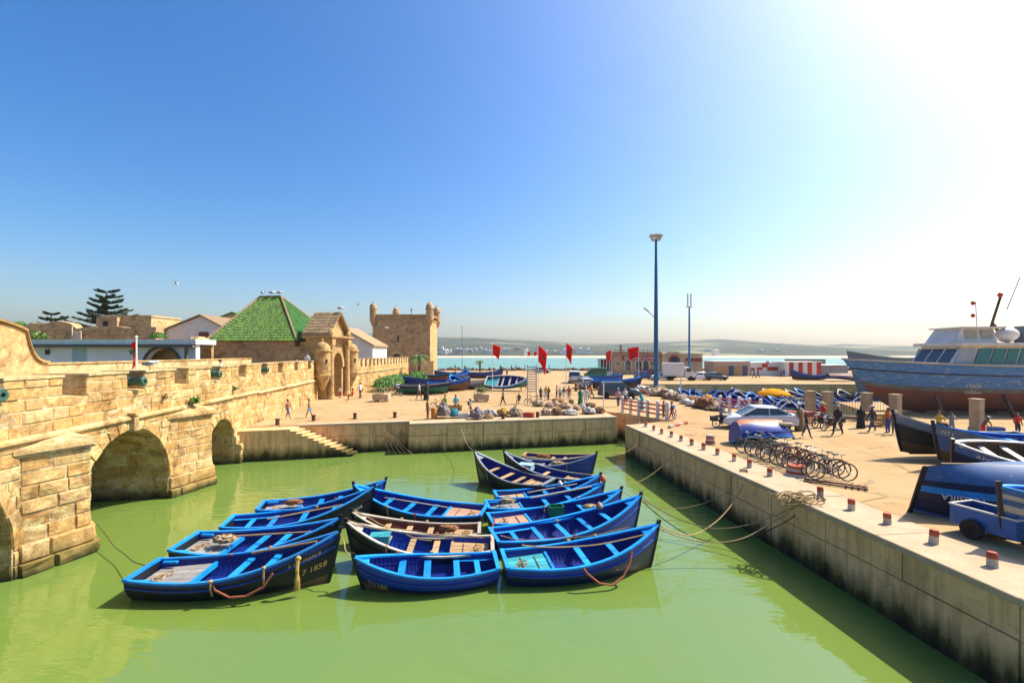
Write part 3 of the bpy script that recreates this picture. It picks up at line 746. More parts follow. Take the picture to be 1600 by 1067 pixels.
def moored(label,stern,bow,B=1.7,fb=.50,bz=1.25,dz=0,**kw):
    s=Vector((*stern,0)); b=Vector((*bow,0)); d=b-s; L=d.length; rd=random.Random(kw.get('seed',0)); tw=kw.pop('trim',0)
    return make_boat(label,tuple((s+b)/2+Vector((0,0,dz))),math.atan2(d.y,d.x),Hull(L,B,fb,bz),roll=R(rd.uniform(-2,2)),group='rowing boats moored in the basin',seed=kw.pop('seed',0),**kw), L
m_lib=m_azure
moored('black and blue rowing boat lettered 7 1858 with a grey stern deck',(-10.62,13.05),(-5.15,13.55),1.95,.55,1.5,deck='grey',thwarts=(.48,.64),bands=[(.44,1),(.68,0),(.76,2),(.90,0),(1.01,2)],letters=[('7 1858',.24,.845,.56,-1,m_yletter,0),('R.SOUFIAN II',.14,.78,.81,-1,m_yletter,0)],seed=1)
moored('black rowing boat with a white panel on its stern quarter and grey deck',(-10.95,15.2),(-5.75,15.25),1.95,.5,1.3,deck='grey',strake=m_black,thwarts=(.46,.62,.78),seed=2)
moored('dark rowing boat with a tall black bow lettered TTDA',(-10.7,17.05),(-5.55,18.3),1.9,.45,1.45,deck='box',strake=m_black,letters=[('TTDA',.17,.85,.70,-1,m_letter,0)],thwarts=(.5,.72),seed=3)
moored('rowing boat with a silvery deck, farthest of the stack of boats near the arches',(-10.45,18.85),(-5.6,20.15),1.75,.45,1.2,deck='grey',thwarts=(.46,.62),seed=4)
moored('blue rowing boat with pink deck planks and its black bow towards the bridge',(-1.1,18.2),(-6.65,19.1),1.9,.48,1.3,deck='pink',strake=m_navy,seed=5)
moored('rowing boat with red brown interior and cream rails, in the middle of the flotilla',(-1.15,16.45),(-5.7,16.2),1.5,.42,1.15,deck='wood',inside=m_brownpaint,rail=m_cream,seat=m_wood,strake=m_black,seed=6)
b7,L7=moored('black rowing boat with cream rails, bare wood thwarts and wooden stern deck',(-.62,15.05),(-5.35,14.75),1.65,.48,1.35,deck='wood',inside=m_cobalt,rail=m_cream,seat=m_wood,strake=m_black,seed=7)
moored('small blue rowing boat lettered 7/1288 at the front of the flotilla',(-.45,13.75),(-4.55,13.1),1.55,.5,.95,deck='box',letters=[('7/1288',.23,.93,.50,1,m_yletter,0)],hull=m_navy,thwarts=(.50,.68),bands=[(.50,1),(.66,0),(1.01,2)],seed=8)
moored('blue rowing boat with a teal plank stern deck, nearest to the quay bollards',(-.25,13.72),(4.68,14.55),1.75,.55,1.35,deck='teal',letters=[('7/1062',.16,.86,.78,-1,m_letter,0)],strake=m_cobalt,hull=m_navy,thwarts=(.50,.70),seed=9)
moored('bright blue rowing boat with open stern benches, second from the front at right',(-.65,15.65),(4.9,17.35),1.75,.5,1.4,deck='box',hull=m_cobalt,thwarts=(.45,.61,.76),seed=10)
moored('blue rowing boat with pink deck planks and a green crate amidships',(-.85,17.35),(4.5,18.75),1.65,.45,1.2,deck='pink',thwarts=(.5,.7),seed=11)
moored('blue rowing boat with a white plank deck and a bare pole lying in it',(-1.05,18.95),(4.05,20.05),1.45,.45,1.1,deck='grey',thwarts=(.5,.7),seed=12)
moored('blue rowing boat with a small wooden deck, behind the boat with the orange float',(-.75,20.35),(4.15,21.35),1.4,.45,1.1,deck='wood',thwarts=(.48,.7),seed=13)
moored('black rowing boat with three bare wood thwarts, bow pointing to the far quay',(1.75,21.75),(-1.95,24.2),1.75,.6,1.6,deck='wood',hull=m_black,strake=m_black,rail=m_greyhull,seat=m_wood,thwarts=(.40,.56,.74),seed=14)
moored('dark rowing boat with grey transom and a pale green box at its bow',(4.0,22.7),(-.45,24.8),1.6,.55,1.45,deck='wood',hull=m_navy,strake=m_black,rail=m_greyhull,seat=m_wood,thwarts=(.52,.7),seed=15)
moored('blue rowing boat with white stripes and orange number on its bow, by the quay corner',(.5,26.6),(4.7,25.3),1.5,.5,1.25,deck='grey',hull=m_cobalt,letters=[('7 1028',.18,.80,.80,-1,m_orange,0)],rail=m_greyhull,seed=16)
moored('weathered bare wood rowing boat, farthest of the moored boats',(.75,28.2),(5.0,27.0),1.4,.5,.85,deck='wood',hull=m_bilge,strake=m_wood,inside=m_deep,rail=m_wood,seat=m_wood,seed=17)

# things lying in the moored boats
def lie(name,label,cat,p0,p1,r,mat): mb=MB(); mb.tube([p0,Vector(p0).lerp(Vector(p1),.5),p1],[r,r*1.05,r*.8],7); return tag(mb.obj(name,mat),label,cat)
lie('pole','bare wooden pole lying along the boat with the white plank deck','pole',(.8,19.45,.62),(3.5,20.0,.95),.035,m_wood)
lie('pole','long wooden pole lying on the far rail of the 7 1858 boat','pole',(-8.0,14.0,.66),(-5.9,13.75,1.12),.04,m_wood)
lie('oar','thin oar laid across the thwarts of the black boat with the white panel','oar',(-10.0,15.4,.58),(-6.6,15.3,.82),.03,m_wood)
lie('oar','oar laid in the dark boat with the tall TTDA bow','oar',(-9.3,17.3,.50),(-6.4,18.1,.85),.03,m_wood)
lie('oar','oar lying in the pink decked boat with its bow towards the bridge','oar',(-2.6,18.6,.50),(-5.3,18.95,.8),.03,m_cream)
lie('oar','oar on the thwarts of the boat with the small wooden deck','oar',(.7,20.6,.5),(3.0,21.0,.78),.03,m_cream)
m_crate=pm('green_plastic',(.012,.16,.06),.5,.2,5,.1)
def crate(name,label,c,sz,rz,mat):
    e=empty(name,c,rz,label=label,cat='crate'); x,y,z=sz
    for nm,cc,s3 in (('side',(0,-y/2,z/2),(x,.03,z)),('side',(0,y/2,z/2),(x,.03,z)),('end',(-x/2,0,z/2),(.03,y-.04,z)),('end',(x/2,0,z/2),(.03,y-.04,z)),('floor',(0,0,.015),(x-.04,y-.04,.03))): mb=MB(); mb.box(cc,s3); mb.obj(nm,mat,e)
    return e
crate('fish_crate','green plastic crate standing in the pink decked boat on the right',(1.75,18.1,.40),(.55,.4,.35),R(15),m_crate)
mb=MB(); mb.box((0,0,.13),(.75,.5,.26)); mb.box((0,0,.28),(.79,.54,.05)); tag(mb.obj('cool_box',pm('pale_green_plastic',(.30,.50,.46),.5,.2,4,.05),loc=(.75,24.25,.62),rot=(0,0,R(155))),'pale green lidded box at the bow of the grey transom boat','box')
mb=MB(); mb.box((0,0,.12),(.6,.4,.24)); mb.box((0,0,.26),(.64,.44,.05)); tag(mb.obj('cool_box',m_teal,loc=(-4.3,14.85,.62),rot=(0,0,R(6))),'teal box at the bow of the cream railed boat','box')
m_of=pm('orange_float',(.65,.10,.03),.45,.1,5,0)
for (c,l,mt_) in (((4.0,20.03,1.27),'orange float on the bow of the boat with the bare pole',m_of),((2.2,20.9,.80),'white float on the rail of the boat with the small wooden deck',m_white),((3.25,16.95,1.1),'pinkish float on the rail of the bright blue boat at right',m_pinkwood)):
    mb=MB(); mb.lathe([(.01,-.13),(.09,-.1),(.13,-.02),(.12,.06),(.06,.13),(.03,.17)],12); tag(mb.obj('net_float',mt_,loc=c,smooth=True),l,'float')
def draped(label,H0,pts,r,mat):
    mb=MB(); mb.tube(pts,r,6); return tag(mb.obj('fender_rope',mat),label,'rope')
draped('rust coloured rope looped along the side of the teal decked boat',0,[(2.05,13.12,.62),(2.15,13.03,.5),(2.5,13.03,.22),(2.9,13.10,.14),(3.25,13.3,.28),(3.5,13.52,.6),(3.6,13.68,.86)],.035,m_redrope)
draped('brown rope looped along the side of the 7 1858 boat',0,[(-8.15,12.35,.62),(-8.0,12.26,.42),(-7.6,12.24,.24),(-7.2,12.30,.24),(-6.8,12.42,.42),(-6.6,12.55,.74)],.035,m_redrope)
tt=empty('rope_tassel',(-6.0,12.78,1.02),label='frayed yellow rope tassel hanging from the rail of the 7 1858 boat',cat='rope'); mb=MB(); mb.blob((0,0,.02),(.08,.07,.09),2,.3,2); mb.tube([(0,-.04,0),(.0,-.08,-.25),(.0,-.06,-.35)],[.05,.05,.045],7); mb.obj('knot',m_yrope,tt)
for i in range(9): a=i*.7; mb=MB(); mb.tube([(0,-.06,-.3),(.05*math.cos(a),-.06+.05*math.sin(a),-.55),(.07*math.cos(a),-.05+.06*math.sin(a),-.85-.04*(i%3))],[.025,.022,.008],5); mb.obj('strand',m_yrope,tt)
mb=MB(); mb.box((-9.35,14.33,.33),(1.55,.02,.16)); tag(mb.obj('white_board',m_cream,rot=(R(-8),0,0)),'white panel on the quarter of the black grey decked boat','panel')

def nets(c,r,seed,mat,label):
    mb=MB(); mb.blob((0,0,0),(r,r*.6,r*.32),seed,.4,4,fr=3.2); rd=random.Random(seed)
    for i in range(5): a=rd.uniform(0,6); mb.tube([(r*.8*math.cos(a+k*.35),r*.5*math.sin(a+k*.35),r*.25+.02*math.sin(k)) for k in range(9)],.014,4)
    tag(mb.obj('fishing_net',mat,loc=c,smooth=True),label,'net')
m_net1=pm('net_rust',(.30,.12,.05),.95,.6,14,1,30); m_net2=pm('net_tan',(.42,.31,.18),.95,.6,14,1,30); m_net3=pm('net_blue',(.02,.10,.42),.9,.5,14,1,30)
nets((-6.6,13.55,.52),.42,1,m_net3,'blue net heap in the bow of the 7 1858 boat'); nets((-9.6,15.2,.60),.36,2,m_net2,'tan net heap on the grey deck of the black boat'); nets((-2.3,16.4,.50),.34,3,m_net1,'rust coloured net heap on the deck of the red brown boat')
nets((3.2,18.45,.55),.32,4,m_net2,'tan net heap near the bow of the boat with the green crate'); nets((-9.2,19.2,.52),.34,5,m_net1,'rust coloured net heap on the deck of the farthest boat near the arches'); nets((2.6,26.0,.50),.36,6,m_net2,'tan net heap in the boat with the orange number')
nets((-.2,19.15,.60),.3,7,m_net2,'tan net heap at the stern of the boat with the bare pole'); nets((1.9,27.9,.5),.4,8,m_net1,'rust coloured net heap in the bare wood boat')
# ================================================================ gate, tower, houses
def wallpoly(root,name,pts,th,mat,u,o,n,holes=None):
    "flat wall from an outline of (along,z) points on plane origin o, direction u, thickness th along -n"
    mb=MB(); A=[o+u*a+Vector((0,0,z)) for a,z in pts]; B=[p-n*th for p in A]; k_=len(A)
    bm=bmesh.new(); va=[bm.verts.new(p) for p in A]; vb=[bm.verts.new(p) for p in B]
    fa=bm.faces.new(va); fb=bm.faces.new(vb[::-1])
    for i in range(k_): bm.faces.new((va[i],vb[i],vb[(i+1)%k_],va[(i+1)%k_]))
    fa.normal_update(); fb.normal_update(); bmesh.ops.triangulate(bm,faces=[fa,fb]); bmesh.ops.recalc_face_normals(bm,faces=bm.faces)
    me=bpy.data.meshes.new(name); bm.to_mesh(me); bm.free(); me.materials.append(mat)
    ob=bpy.data.objects.new(name,me); C.objects.link(ob); ob.parent=root; return ob
def archpts(x0,x1,z0,zs,zt,n=10,pointed=False):
    c=(x0+x1)/2; r=(x1-x0)/2; out=[(x0,z0),(x0,zs)]
    for i in range(1,n): t=PI-PI*i/n; out.append((c+r*math.cos(t),zs+(zt-zs)*math.sin(t)))
    return out+[(x1,zs),(x1,z0)]
m_whitewash=pm('whitewash',(.74,.72,.68),.85,.14,1.5,.15,12,col2=(.62,.58,.52))
m_greywash=pm('grey_whitewash',(.74,.71,.70),.85,.12,1.2,.1,12)
m_tileg=pm('green_glazed_tile',(.040,.185,.010),.6,.6,7,.3,30,rnd=.9,col2=(.11,.17,.018),wear=((.26,.17,.05),.60),spec=.25)
m_tileb=pm('ochre_roof_tile',(.36,.24,.12),.8,.4,5,.4,20,rnd=.5)
m_tilebr=pm('bright_green_tile',(.05,.22,.02),.6,.4,6,.3,30,rnd=.5)  # small house roof; also the sunlit copy for the hall's right hip
m_shadow=m_dark
m_wood2=pm('brown_door_wood',(.12,.06,.03),.7,.4,4,.2,30)
m_glass=pm('dark_glass',(.03,.045,.055),.08,.2,2,0,spec=.8)
# ---- gate
gA=Vector((-19.3,47.4,2)); gU=Vector((.064,.998,0)).normalized(); gN=Vector((gU.y,-gU.x,0)); W=4.7
g=empty('stone_gate',label='tall limestone gateway with a pointed pediment and columns between the ramparts',cat='gate')
def gp(a,z,o=0): return gA+gU*a+gN*o+Vector((0,0,z-2))
def gbox(name,a0,a1,z0,z1,o0,o1,mat=m_gate):
    mb=MB(); vs=[gp(a,z,o) for z in (z0,z1) for a,o in ((a0,o0),(a1,o0),(a1,o1),(a0,o1))]
    mb.add(vs,[(3,2,1,0),(4,5,6,7),(0,1,5,4),(1,2,6,5),(2,3,7,6),(3,0,4,7)]); return mb.obj(name,mat,g)
wallpoly(g,'gate_wall',[(0.0,2)]+archpts(1.15,3.55,2,5.3,6.85)+[(W,2),(W,8.0),(0,8.0)],2.9,m_gate,gU,gA-Vector((0,0,2)),gN)
wallpoly(g,'gate_recess',[(0.4,2),(4.3,2),(4.3,7.4),(.4,7.4)],.2,m_wallstone,gU,gA-gN*5.5-Vector((0,0,2)),gN); gbox('passage_shade_roof',.2,W-.2,7.2,7.5,-5.5,-2.9,m_wallstone); gbox('passage_wall',.1,.5,2,7.2,-5.5,-2.9,m_wallstone); gbox('passage_wall',W-.5,W-.1,2,7.2,-5.5,-2.9,m_wallstone)  # unseen roof over the passage, added to keep the recess in shade
# archivolt stones
mb_=None
for i in range(13):
    t=PI*(i+.5)/13; a=2.35+1.42*math.cos(t); z=5.3+1.78*math.sin(t); mb=MB(); d=gU*math.cos(t)*1.2+Vector((0,0,1.5*math.sin(t))); d.normalize()
    c=gp(a,z,.07); mb.bar(c-d*.21,c+d*.21,.40,.16,up=gN); mb.obj('arch_stone',m_gate,g)
for a in (.38,W-.38):
    mb=MB(); c=gp(a,2,.28); prof=[(.42,0),(.42,.25),(.36,.3),(.36,.45),(.31,.5),(.30,3),(.27,5.3),(.33,5.35),(.33,5.45),(.40,5.6),(.40,5.75)]
    mb.lathe(prof,14,M=Matrix.Translation(c)); mb.obj('column',m_gate,g,smooth='auto')
    gbox('pedestal_block',a-.4,a+.4,7.75,8.3,-.1,.62)
gbox('frieze',-.05,W+.05,7.98,8.32,-2.2,.25); gbox('cornice',-.3,W+.3,8.32,8.5,-2.4,.62); gbox('cornice_top',-.45,W+.45,8.5,8.66,-2.5,.78)
for i in range(9): gbox('dentil',.1+i*.53,.36+i*.53,8.14,8.32,.25,.45)
wallpoly(g,'tympanum',[(.1,8.66),(W-.1,8.66),(W/2,10.9)],2.3,m_gate,gU,gA-Vector((0,0,2)),gN)
for s in (0,1):
    a0=-.25 if s==0 else W+.25; mb=MB(); p0,p1=gp(a0,8.7,0),gp(W/2,11.1,0); 
    e=Vector((0,0,.18)); vs=[p0+gN*.5,p1+gN*.5,p1-gN*2.5,p0-gN*2.5]; vs=vs+[v+e for v in vs]
    mb.add(vs,[(3,2,1,0),(4,5,6,7),(0,1,5,4),(1,2,6,5),(2,3,7,6),(3,0,4,7)]); mb.obj('roof_slab',m_tileb,g)
    rk=random.Random(s)
    for j in range(7):
        for i in range(7):
            q=p0.lerp(p1,(j+.5)/7)+gN*(.35-i*.42)+Vector((0,0,.2+.02*rk.random())); d=(p1-p0).normalized(); mb=MB(); mb.bar(q-d*.19,q+d*.19,.39,.05,up=gN.cross(d)); mb.obj('roof_stone',m_tileb,g)
    # scroll volute beside the pediment
    mb=MB(); c=gp(.25 if s==0 else W-.25,9.0,.35); mb.blob(c,(.3,.3,.42),s,.2,2); mb.obj('volute',m_gate,g,smooth=True)
def turret(parent,c,r,z0,z1,mat,n=14,dome=1.0,name='turret',corbel=True):
    mb=MB(); prof=[(r*.15,z0-1.6),(r*.7,z0-.7),(r*1.05,z0-.1),(r*1.12,z0)] if corbel else [(r,z0)]
    prof+=[(r,z0+.02),(r,z1-.1),(r*1.15,z1),(r*1.15,z1+.15),(r*1.0,z1+.18)]
    for i in range(1,7): t=PI/2*i/6; prof.append((r*max(.04,math.cos(t)),z1+.18+dome*r*math.sin(t)))
    prof+=[(.09,z1+.2+dome*r),(.12,z1+.35+dome*r),(.02,z1+.6+dome*r)]
    mb.lathe(prof,n,M=Matrix.Translation((c[0],c[1],0))); return mb.obj(name,mat,parent,smooth='auto')
for (a,nm) in ((-1.15,'left'),(W+1.2,'right')):
    c=gp(a,2,.1); turret(g,c,.78,4.6,7.0,m_gate); mb=MB(); q=gp(a-.4,6.0,.75); mb.box(q,(.12,.18,.4)); mb.obj('slit',m_dark,g)
# ---- rampart beyond the gate
rq=empty('rampart_wall',label='lower battlemented rampart running from the gate towards the square tower',cat='wall')
X2=-18.9
mas=Masonry(rq,m_stone); U2=Vector((0,1,0)); N2=Vector((1,0,0))
mb=MB(); mb.box((X2-1.0,(53.3+83)/2,3.5),(2.0,29.7,3.2)); mb.obj('wall_core',m_mortar,rq)
mas.panel(Vector((X2,53.3,0)),U2,N2,29.7,1.9,5.1,.5,.8,1.5,rnd)
for i in range(17):
    y=54+i*1.74; mb=MB(); mb.box((X2-.4,y+.5,5.55),(.8,1.02,1.0)); mb.box((X2-.4,y+.5,6.09),(.9,1.1,.09)); mb.obj('merlon',m_plast,rq)
mb=MB(); mb.box((X2+.06,68,4.4),(.14,29,.16)); mb.obj('string_course',m_plast,rq)
mas.build(120)
# ---- square tower
tw=empty('square_tower',label='square brown stone fort tower with domed corner turrets',cat='tower')
Y0,Y1=95,104; XL,XR=-29.1,-17.1; ZTOP=14.7
wallpoly(tw,'front_wall',[(0,2)]+archpts(4.0,6.0,2,5.6,6.7)+[(12,2),(12,ZTOP),(0,ZTOP)],1.0,m_wallstone,Vector((1,0,0)),Vector((XL,Y0,0)),Vector((0,-1,0)))
mb=MB(); mb.box(((XL+XR)/2,(Y0+1+Y1)/2,(2+ZTOP)/2-.4),(XR-XL-.01,Y1-Y0-1.0,ZTOP-2.8)); mb.obj('tower_body',m_plast,tw)
mt=Masonry(tw,m_wallstone)
mt.panel(Vector((XL,Y0,0)),Vector((1,0,0)),Vector((0,-1,0)),12,6.9,ZTOP-.9,.55,.9,1.9,rnd,lambda a,b:[(5.2,5.5)] if a<10.5 and b>9.2 else [],proud=.03,jit=.03)
mt.panel(Vector((XL,Y0,0)),Vector((1,0,0)),Vector((0,-1,0)),12,1.9,6.9,.55,.9,1.9,rnd,lambda a,b:[(3.3,6.7)],proud=.03,jit=.03)
mt.build(250)
for i in range(11):
    t=PI*(i+.5)/11; c=Vector((XL+5+1.35*math.cos(t),Y0-.06,5.6+1.4*math.sin(t))); d=Vector((math.cos(t),0,math.sin(t))); mb=MB(); mb.bar(c-d*.3,c+d*.3,.42,.2,up=(0,-1,0)); mb.obj('arch_stone',m_plast,tw)
mb=MB(); mb.box((XL+5,Y0+.7,4.4),(2.2,.1,5)); mb.obj('door',m_wood2,tw)
mb=MB(); mb.box(((XL+XR)/2,(Y0+Y1)/2,ZTOP+.06),(XR-XL+.5,Y1-Y0+.5,.3)); mb.box(((XL+XR)/2,(Y0+Y1)/2,ZTOP-.85),(XR-XL+.3,Y1-Y0+.3,.22)); mb.obj('roof_band',m_wallstone,tw)
mb=MB(); mb.box((XL+5.35,Y0-.0,9.85),(.28,.2,1.3)); mb.obj('slit_window',m_dark,tw)
for (x,y,r) in ((XL+.1,Y0+.1,.72),(XR-.1,Y0+.1,.82),(XR-.1,Y1-.1,.8),(XL+2.6,Y1-.1,.7)):
    o=turret(tw,(x,y),r,ZTOP-.9,ZTOP+1.35,m_wallstone,dome=1.5)
mb=MB(); mb.tube([(XL+7.2,Y0+4,ZTOP),(XL+7.2,Y0+4,ZTOP+1.9)],.05); mb.box((XL+7.2,Y0+4,ZTOP+1.2),(.5,.08,.08)); mb.box((XL+7.2,Y0+4,ZTOP+1.6),(.3,.08,.3)); mb.obj('roof_mast',m_iron,tw)
# ---- green tiled hall
gh=empty('green_roof_hall',label='brown stone hall under a steep green tiled hip roof behind the rampart',cat='building')
c4=[Vector((-31.7,48,8.2)),Vector((-22.9,48,8.2)),Vector((-22.6,54.5,9.5)),Vector((-31.5,55,8.2))]; r2=[Vector((-28.7,52,13.2)),Vector((-26.4,52,13.2))]
mb=MB(); b4=[Vector((v.x,v.y,1.9)) for v in c4]; mb.add(b4+c4,[(3,2,1,0),(4,5,6,7),(0,1,5,4),(1,2,6,5),(2,3,7,6),(3,0,4,7)]); mb.obj('wall',m_wallstone,gh)
mh=Masonry(gh,m_wallstone); mh.panel(Vector((-31.7,48,0)),Vector((1,0,0)),Vector((0,-1,0)),8.8,5.2,8.15,.36,.5,1.1,rnd,proud=.02,jit=.015); mh.build(200)
o=.35
e4=[c4[0]+Vector((-o,-o,-.1)),c4[1]+Vector((o,-o,-.1)),c4[2]+Vector((o,o,-.05)),c4[3]+Vector((-o,o,-.1))]
mb=MB(); mb.add(e4+r2,[(0,1,5,4),(1,2,5),(2,3,4,5),(3,0,4)]); mb.obj('roof',m_tileg,gh)
def tile_rows(root,a,b,c,d,n,mat,r=.07,seg=9):
    "barrel tiles: columns from eave a-b up to ridge d-c, lapped courses"
    mb=MB(); nrm=(b-a).cross(d-a).normalized(); rk=random.Random(n)
    for i in range(n):
        t=(i+.5)/n; e=a.lerp(b,t); rt=(e-a).length/(b-a).length
        # column runs straight up the slope: find its top on the outline by parallel to slope direction
        up=(d.lerp(c,.5)-a.lerp(b,.5)); up=up-(b-a).normalized()*up.dot((b-a).normalized()); L=(b-a).length; Ld=(c-d).length
        x=t*L; xl=(d-a).dot((b-a).normalized()); xr=(c-a).dot((b-a).normalized())
        f=1.0
        if x<xl: f=x/max(xl,.01)
        elif x>xr: f=(L-x)/max(L-xr,.01)
        k_=max(1,int(seg*2*f))
        for j in range(k_):
            p=e+up*(f*j/k_)+nrm*(.03+.02*rk.random()); q=e+up*(f*(j+1)/k_)+nrm*.02
            mb.tube([p,q],[r*1.12,r*.9],5,cap=True)
    return tag(mb.obj('roof_tiles',mat,root),kind='stuff')
tile_rows(gh,e4[0],e4[1],r2[1],r2[0],58,m_tileg); tile_rows(gh,e4[1],e4[2],r2[1],r2[1]+Vector((0,.01,0)),34,m_tilebr); tile_rows(gh,e4[3],e4[0],r2[0]+Vector((0,-.01,0)),r2[0],34,m_tileg)  # right hip gets a brighter green, its sunlight put into the colour
for a,b in ((e4[0],r2[0]),(e4[1],r2[1]),(r2[0],r2[1]),(e4[2],r2[1])):
    mb=MB(); mb.tube([a+Vector((0,0,.06)),b+Vector((0,0,.1))],.13,6); mb.obj('hip_ridge',m_tileb,gh)
# doorway porch on the lit side
mb=MB(); mb.box((-22.85,50.4,6.3),(.5,1.8,2.6)); mb.obj('doorway',m_dark,gh)  # near-black block stands in for the shade inside the doorway
# ---- white building on the left with arch
wb=empty('white_building',label='long low white building with an arched opening behind the bridge parapet',cat='building')
o0=Vector((-44,38,0)); 
wallpoly(wb,'wall',[(0,2)]+archpts(13.4,16.2,2,5.9,7.2,12)+[(17.6,2),(17.6,7.55),(0,7.55)],.5,m_greywash,Vector((1,0,0)),o0,Vector((0,-1,0)))
mb=MB(); mb.box((-35.15,39.0,7.75),(17.9,2.6,.4)); mb.obj('roof_slab',m_whitewash,wb)
mb=MB(); mb.box((-35.15,37.7,7.38),(17.7,.5,.16)); mb.obj('dark_fascia',pm('grey_beam',(.14,.12,.11),.8),wb)
mb=MB(); mb.box((-26.9,37.6,4.8),(.2,.2,5)); mb.obj('post',pm('grey_beam',(.14,.12,.11),.8),wb)
mb=MB(); mb.box((-35.2,40.2,4.8),(17.5,.3,5.6)); mb.obj('rear_wall',m_plast,wb)
for i in range(10):
    t=PI*(i+.5)/10; c=Vector((-44+14.8+1.5*math.cos(t),37.95,5.9+1.4*math.sin(t))); d=Vector((math.cos(t),0,math.sin(t))); mb=MB(); mb.bar(c-d*.1,c+d*.1,.5,.12,up=(0,-1,0)); mb.obj('arch_stone',pm('dark_stone',(.14,.10,.07),.9,.3,6),wb)
wn=MB(); wn.box((-36.1,37.98,6.55),(1.25,.06,1.5)); wo_=wn.obj('window',m_whitewash,wb)
for dx in (-.3,.3):
    mb=MB(); mb.box((-36.1+dx,37.93,6.55),(.5,.04,1.3)); mb.obj('pane',pm('pale_glass',(.35,.45,.47),.2,.1,3,0),wo_)
mb=MB(); mb.box((-38.7,37.9,6.9),(.22,.2,.4)); mb.obj('wall_lamp',m_iron,wb)
# ---- ruin and cream block
ru=empty('ruined_wall',label='long crumbling stone wall below the pines at far left',cat='ruin')
rows=[];top=[]
rk=random.Random(8)
pts=[(0,2)]+[(24,2)]+[(24-i*.8,10.0+.5*noise.noise(Vector((i*.37,3,1)))+(.5 if 12<i<20 else 0)) for i in range(31)]
wallpoly(ru,'wall',pts,1.2,m_wallstone,Vector((1,0,0)),Vector((-67,55,0)),Vector((0,-1,0)))
mr=Masonry(ru,m_wallstone); mr.panel(Vector((-67,55,0)),Vector((1,0,0)),Vector((0,-1,0)),24,6.5,9.6,.5,.7,1.6,rnd,proud=.06,jit=.05); mr.build(160)
mb=MB(); mb.box((-51.8,54.2,8.6),(1.0,.1,1.8)); mb.bar((-52.2,54,7.6),(-52.2,54,10),.1,.1); mb.obj('broken_frame',m_cream,ru)
cb=empty('cream_house',label='flat roofed cream house block standing right of the big pine',cat='house')
mb=MB(); mb.box((-48.6,60,6.7),(6.0,5,9.4)); mb.obj('wall',m_plast,cb); mb=MB(); mb.box((-50.6,57.2,10.4),(2.6,.8,1.9)); mb.obj('front_block',m_wallstone,cb); mb=MB(); mb.box((-50.7,56.75,10.4),(.5,.1,.8)); mb.obj('window',m_dark,cb)
mb=MB(); mb.box((-48.6,60,11.5),(6.2,5.2,.2)); mb.obj('roof',m_plast,cb)
# ---- white gable house, with a second behind
def gable_house(label,x0,x1,Y,dep,zw,za,mat,roof,apx=None):
    h=empty('gable_house',label=label,cat='house'); ax=apx if apx is not None else (x0+x1)/2
    wallpoly(h,'gable_wall',[(x0,2),(x1,2),(x1,zw),(ax,za),(x0,zw)],.4,mat,Vector((1,0,0)),Vector((0,Y,0)),Vector((0,-1,0)))
    mb=MB(); mb.box(((x0+x1)/2,Y+.4+dep/2,(2+zw)/2),(x1-x0,dep,zw-2)); mb.obj('wall',mat,h)
    for a,b in (((x0-.3,zw-.1),(ax,za+.05)),((ax,za+.05),(x1+.3,zw-.1))):
        mb=MB(); vs=[(a[0],Y-.3,a[1]),(b[0],Y-.3,b[1]),(b[0],Y+dep+.4,b[1]),(a[0],Y+dep+.4,a[1])]; vs+=[(x,y,z+.18) for x,y,z in vs]
        mb.add(vs,[(3,2,1,0),(4,5,6,7),(0,1,5,4),(1,2,6,5),(2,3,7,6),(3,0,4,7)]); mb.obj('roof',roof,h)
    return h
h1=gable_house('white gabled house with a brown shuttered window left of the green roof',-47,-36.5,60,9,9.3,11.7,m_whitewash,m_tileb,-41)
mb=MB(); mb.box((-40.6,59.95,9.1),(1.25,.14,1.0)); mb.obj('shutter',m_brownpaint,h1)
gable_house('small house with a green tiled roof peeking behind the white gable',-50,-42.8,75,8,11.9,13.4,m_plast,m_tilebr,-46)
h3=gable_house('white house with a sloping ochre tile roof right of the gate',-25.6,-20.2,66,7,7.9,10.5,m_whitewash,m_tileb,-24.8)
# low terrace wall near the tower foot
mb=MB(); mb.box((-16.8,88,3.6),(3.4,.6,3.2)); mb.box((-16.8,88,5.25),(3.6,.8,.12)); tag(mb.obj('garden_wall',m_plast),'short pale wall at the foot of the square tower beside the palm','wall')
# bulky broken corner turret left of the green hall
mb=MB(); mb.blob((-32.6,47,5.2),(1.3,1.1,3.0),4,.12,3); mb.box((-32.6,47,6.9),(1.9,1.7,.4)); mb.blob((-32.4,47,7.9),(1.1,1.0,.7),6,.25,2); tag(mb.obj('broken_turret',m_plast),'broken rounded masonry stump left of the green roofed hall','ruin')
# ================================================================ restaurant and sheds on the far quay
rs=empty('restaurant',label='low beige harbour restaurant with a red sign band and arched windows',cat='building')
m_beige=pm('beige_render',(.46,.34,.21),.85,.25,1,.15,15); m_beige2=pm('pale_render',(.52,.42,.29),.85,.25,1,.15,15)
m_red=paint('red_paint',(.50,.025,.015),.5,(.45,.1,.08),.68); m_wht=pm('white_paint',(.72,.70,.66),.6,.12,5,.05,20)
m_signred=pm('sign_red',(.28,.03,.02),.6,.2,3,0)
YR=103.0
def px(x,Y=YR): return (x-800)/F*Y
def pz(y,Y=YR): return CAMZ-(y-HOR)*Y/F
x0,x1=px(958),px(1033)
arches=[]
pts=[(x0,2)]
for xa in (981,1001,1011):
    a=px(xa-4.2); b=px(xa+4.2); pts+=archpts(a,b,3.0,4.3,5.3,8) if False else []
wallpoly(rs,'wall',[(x0,2),(x1,2),(x1,pz(551)),(x0,pz(551))],6,m_beige,Vector((1,0,0)),Vector((0,YR,0)),Vector((0,-1,0)))
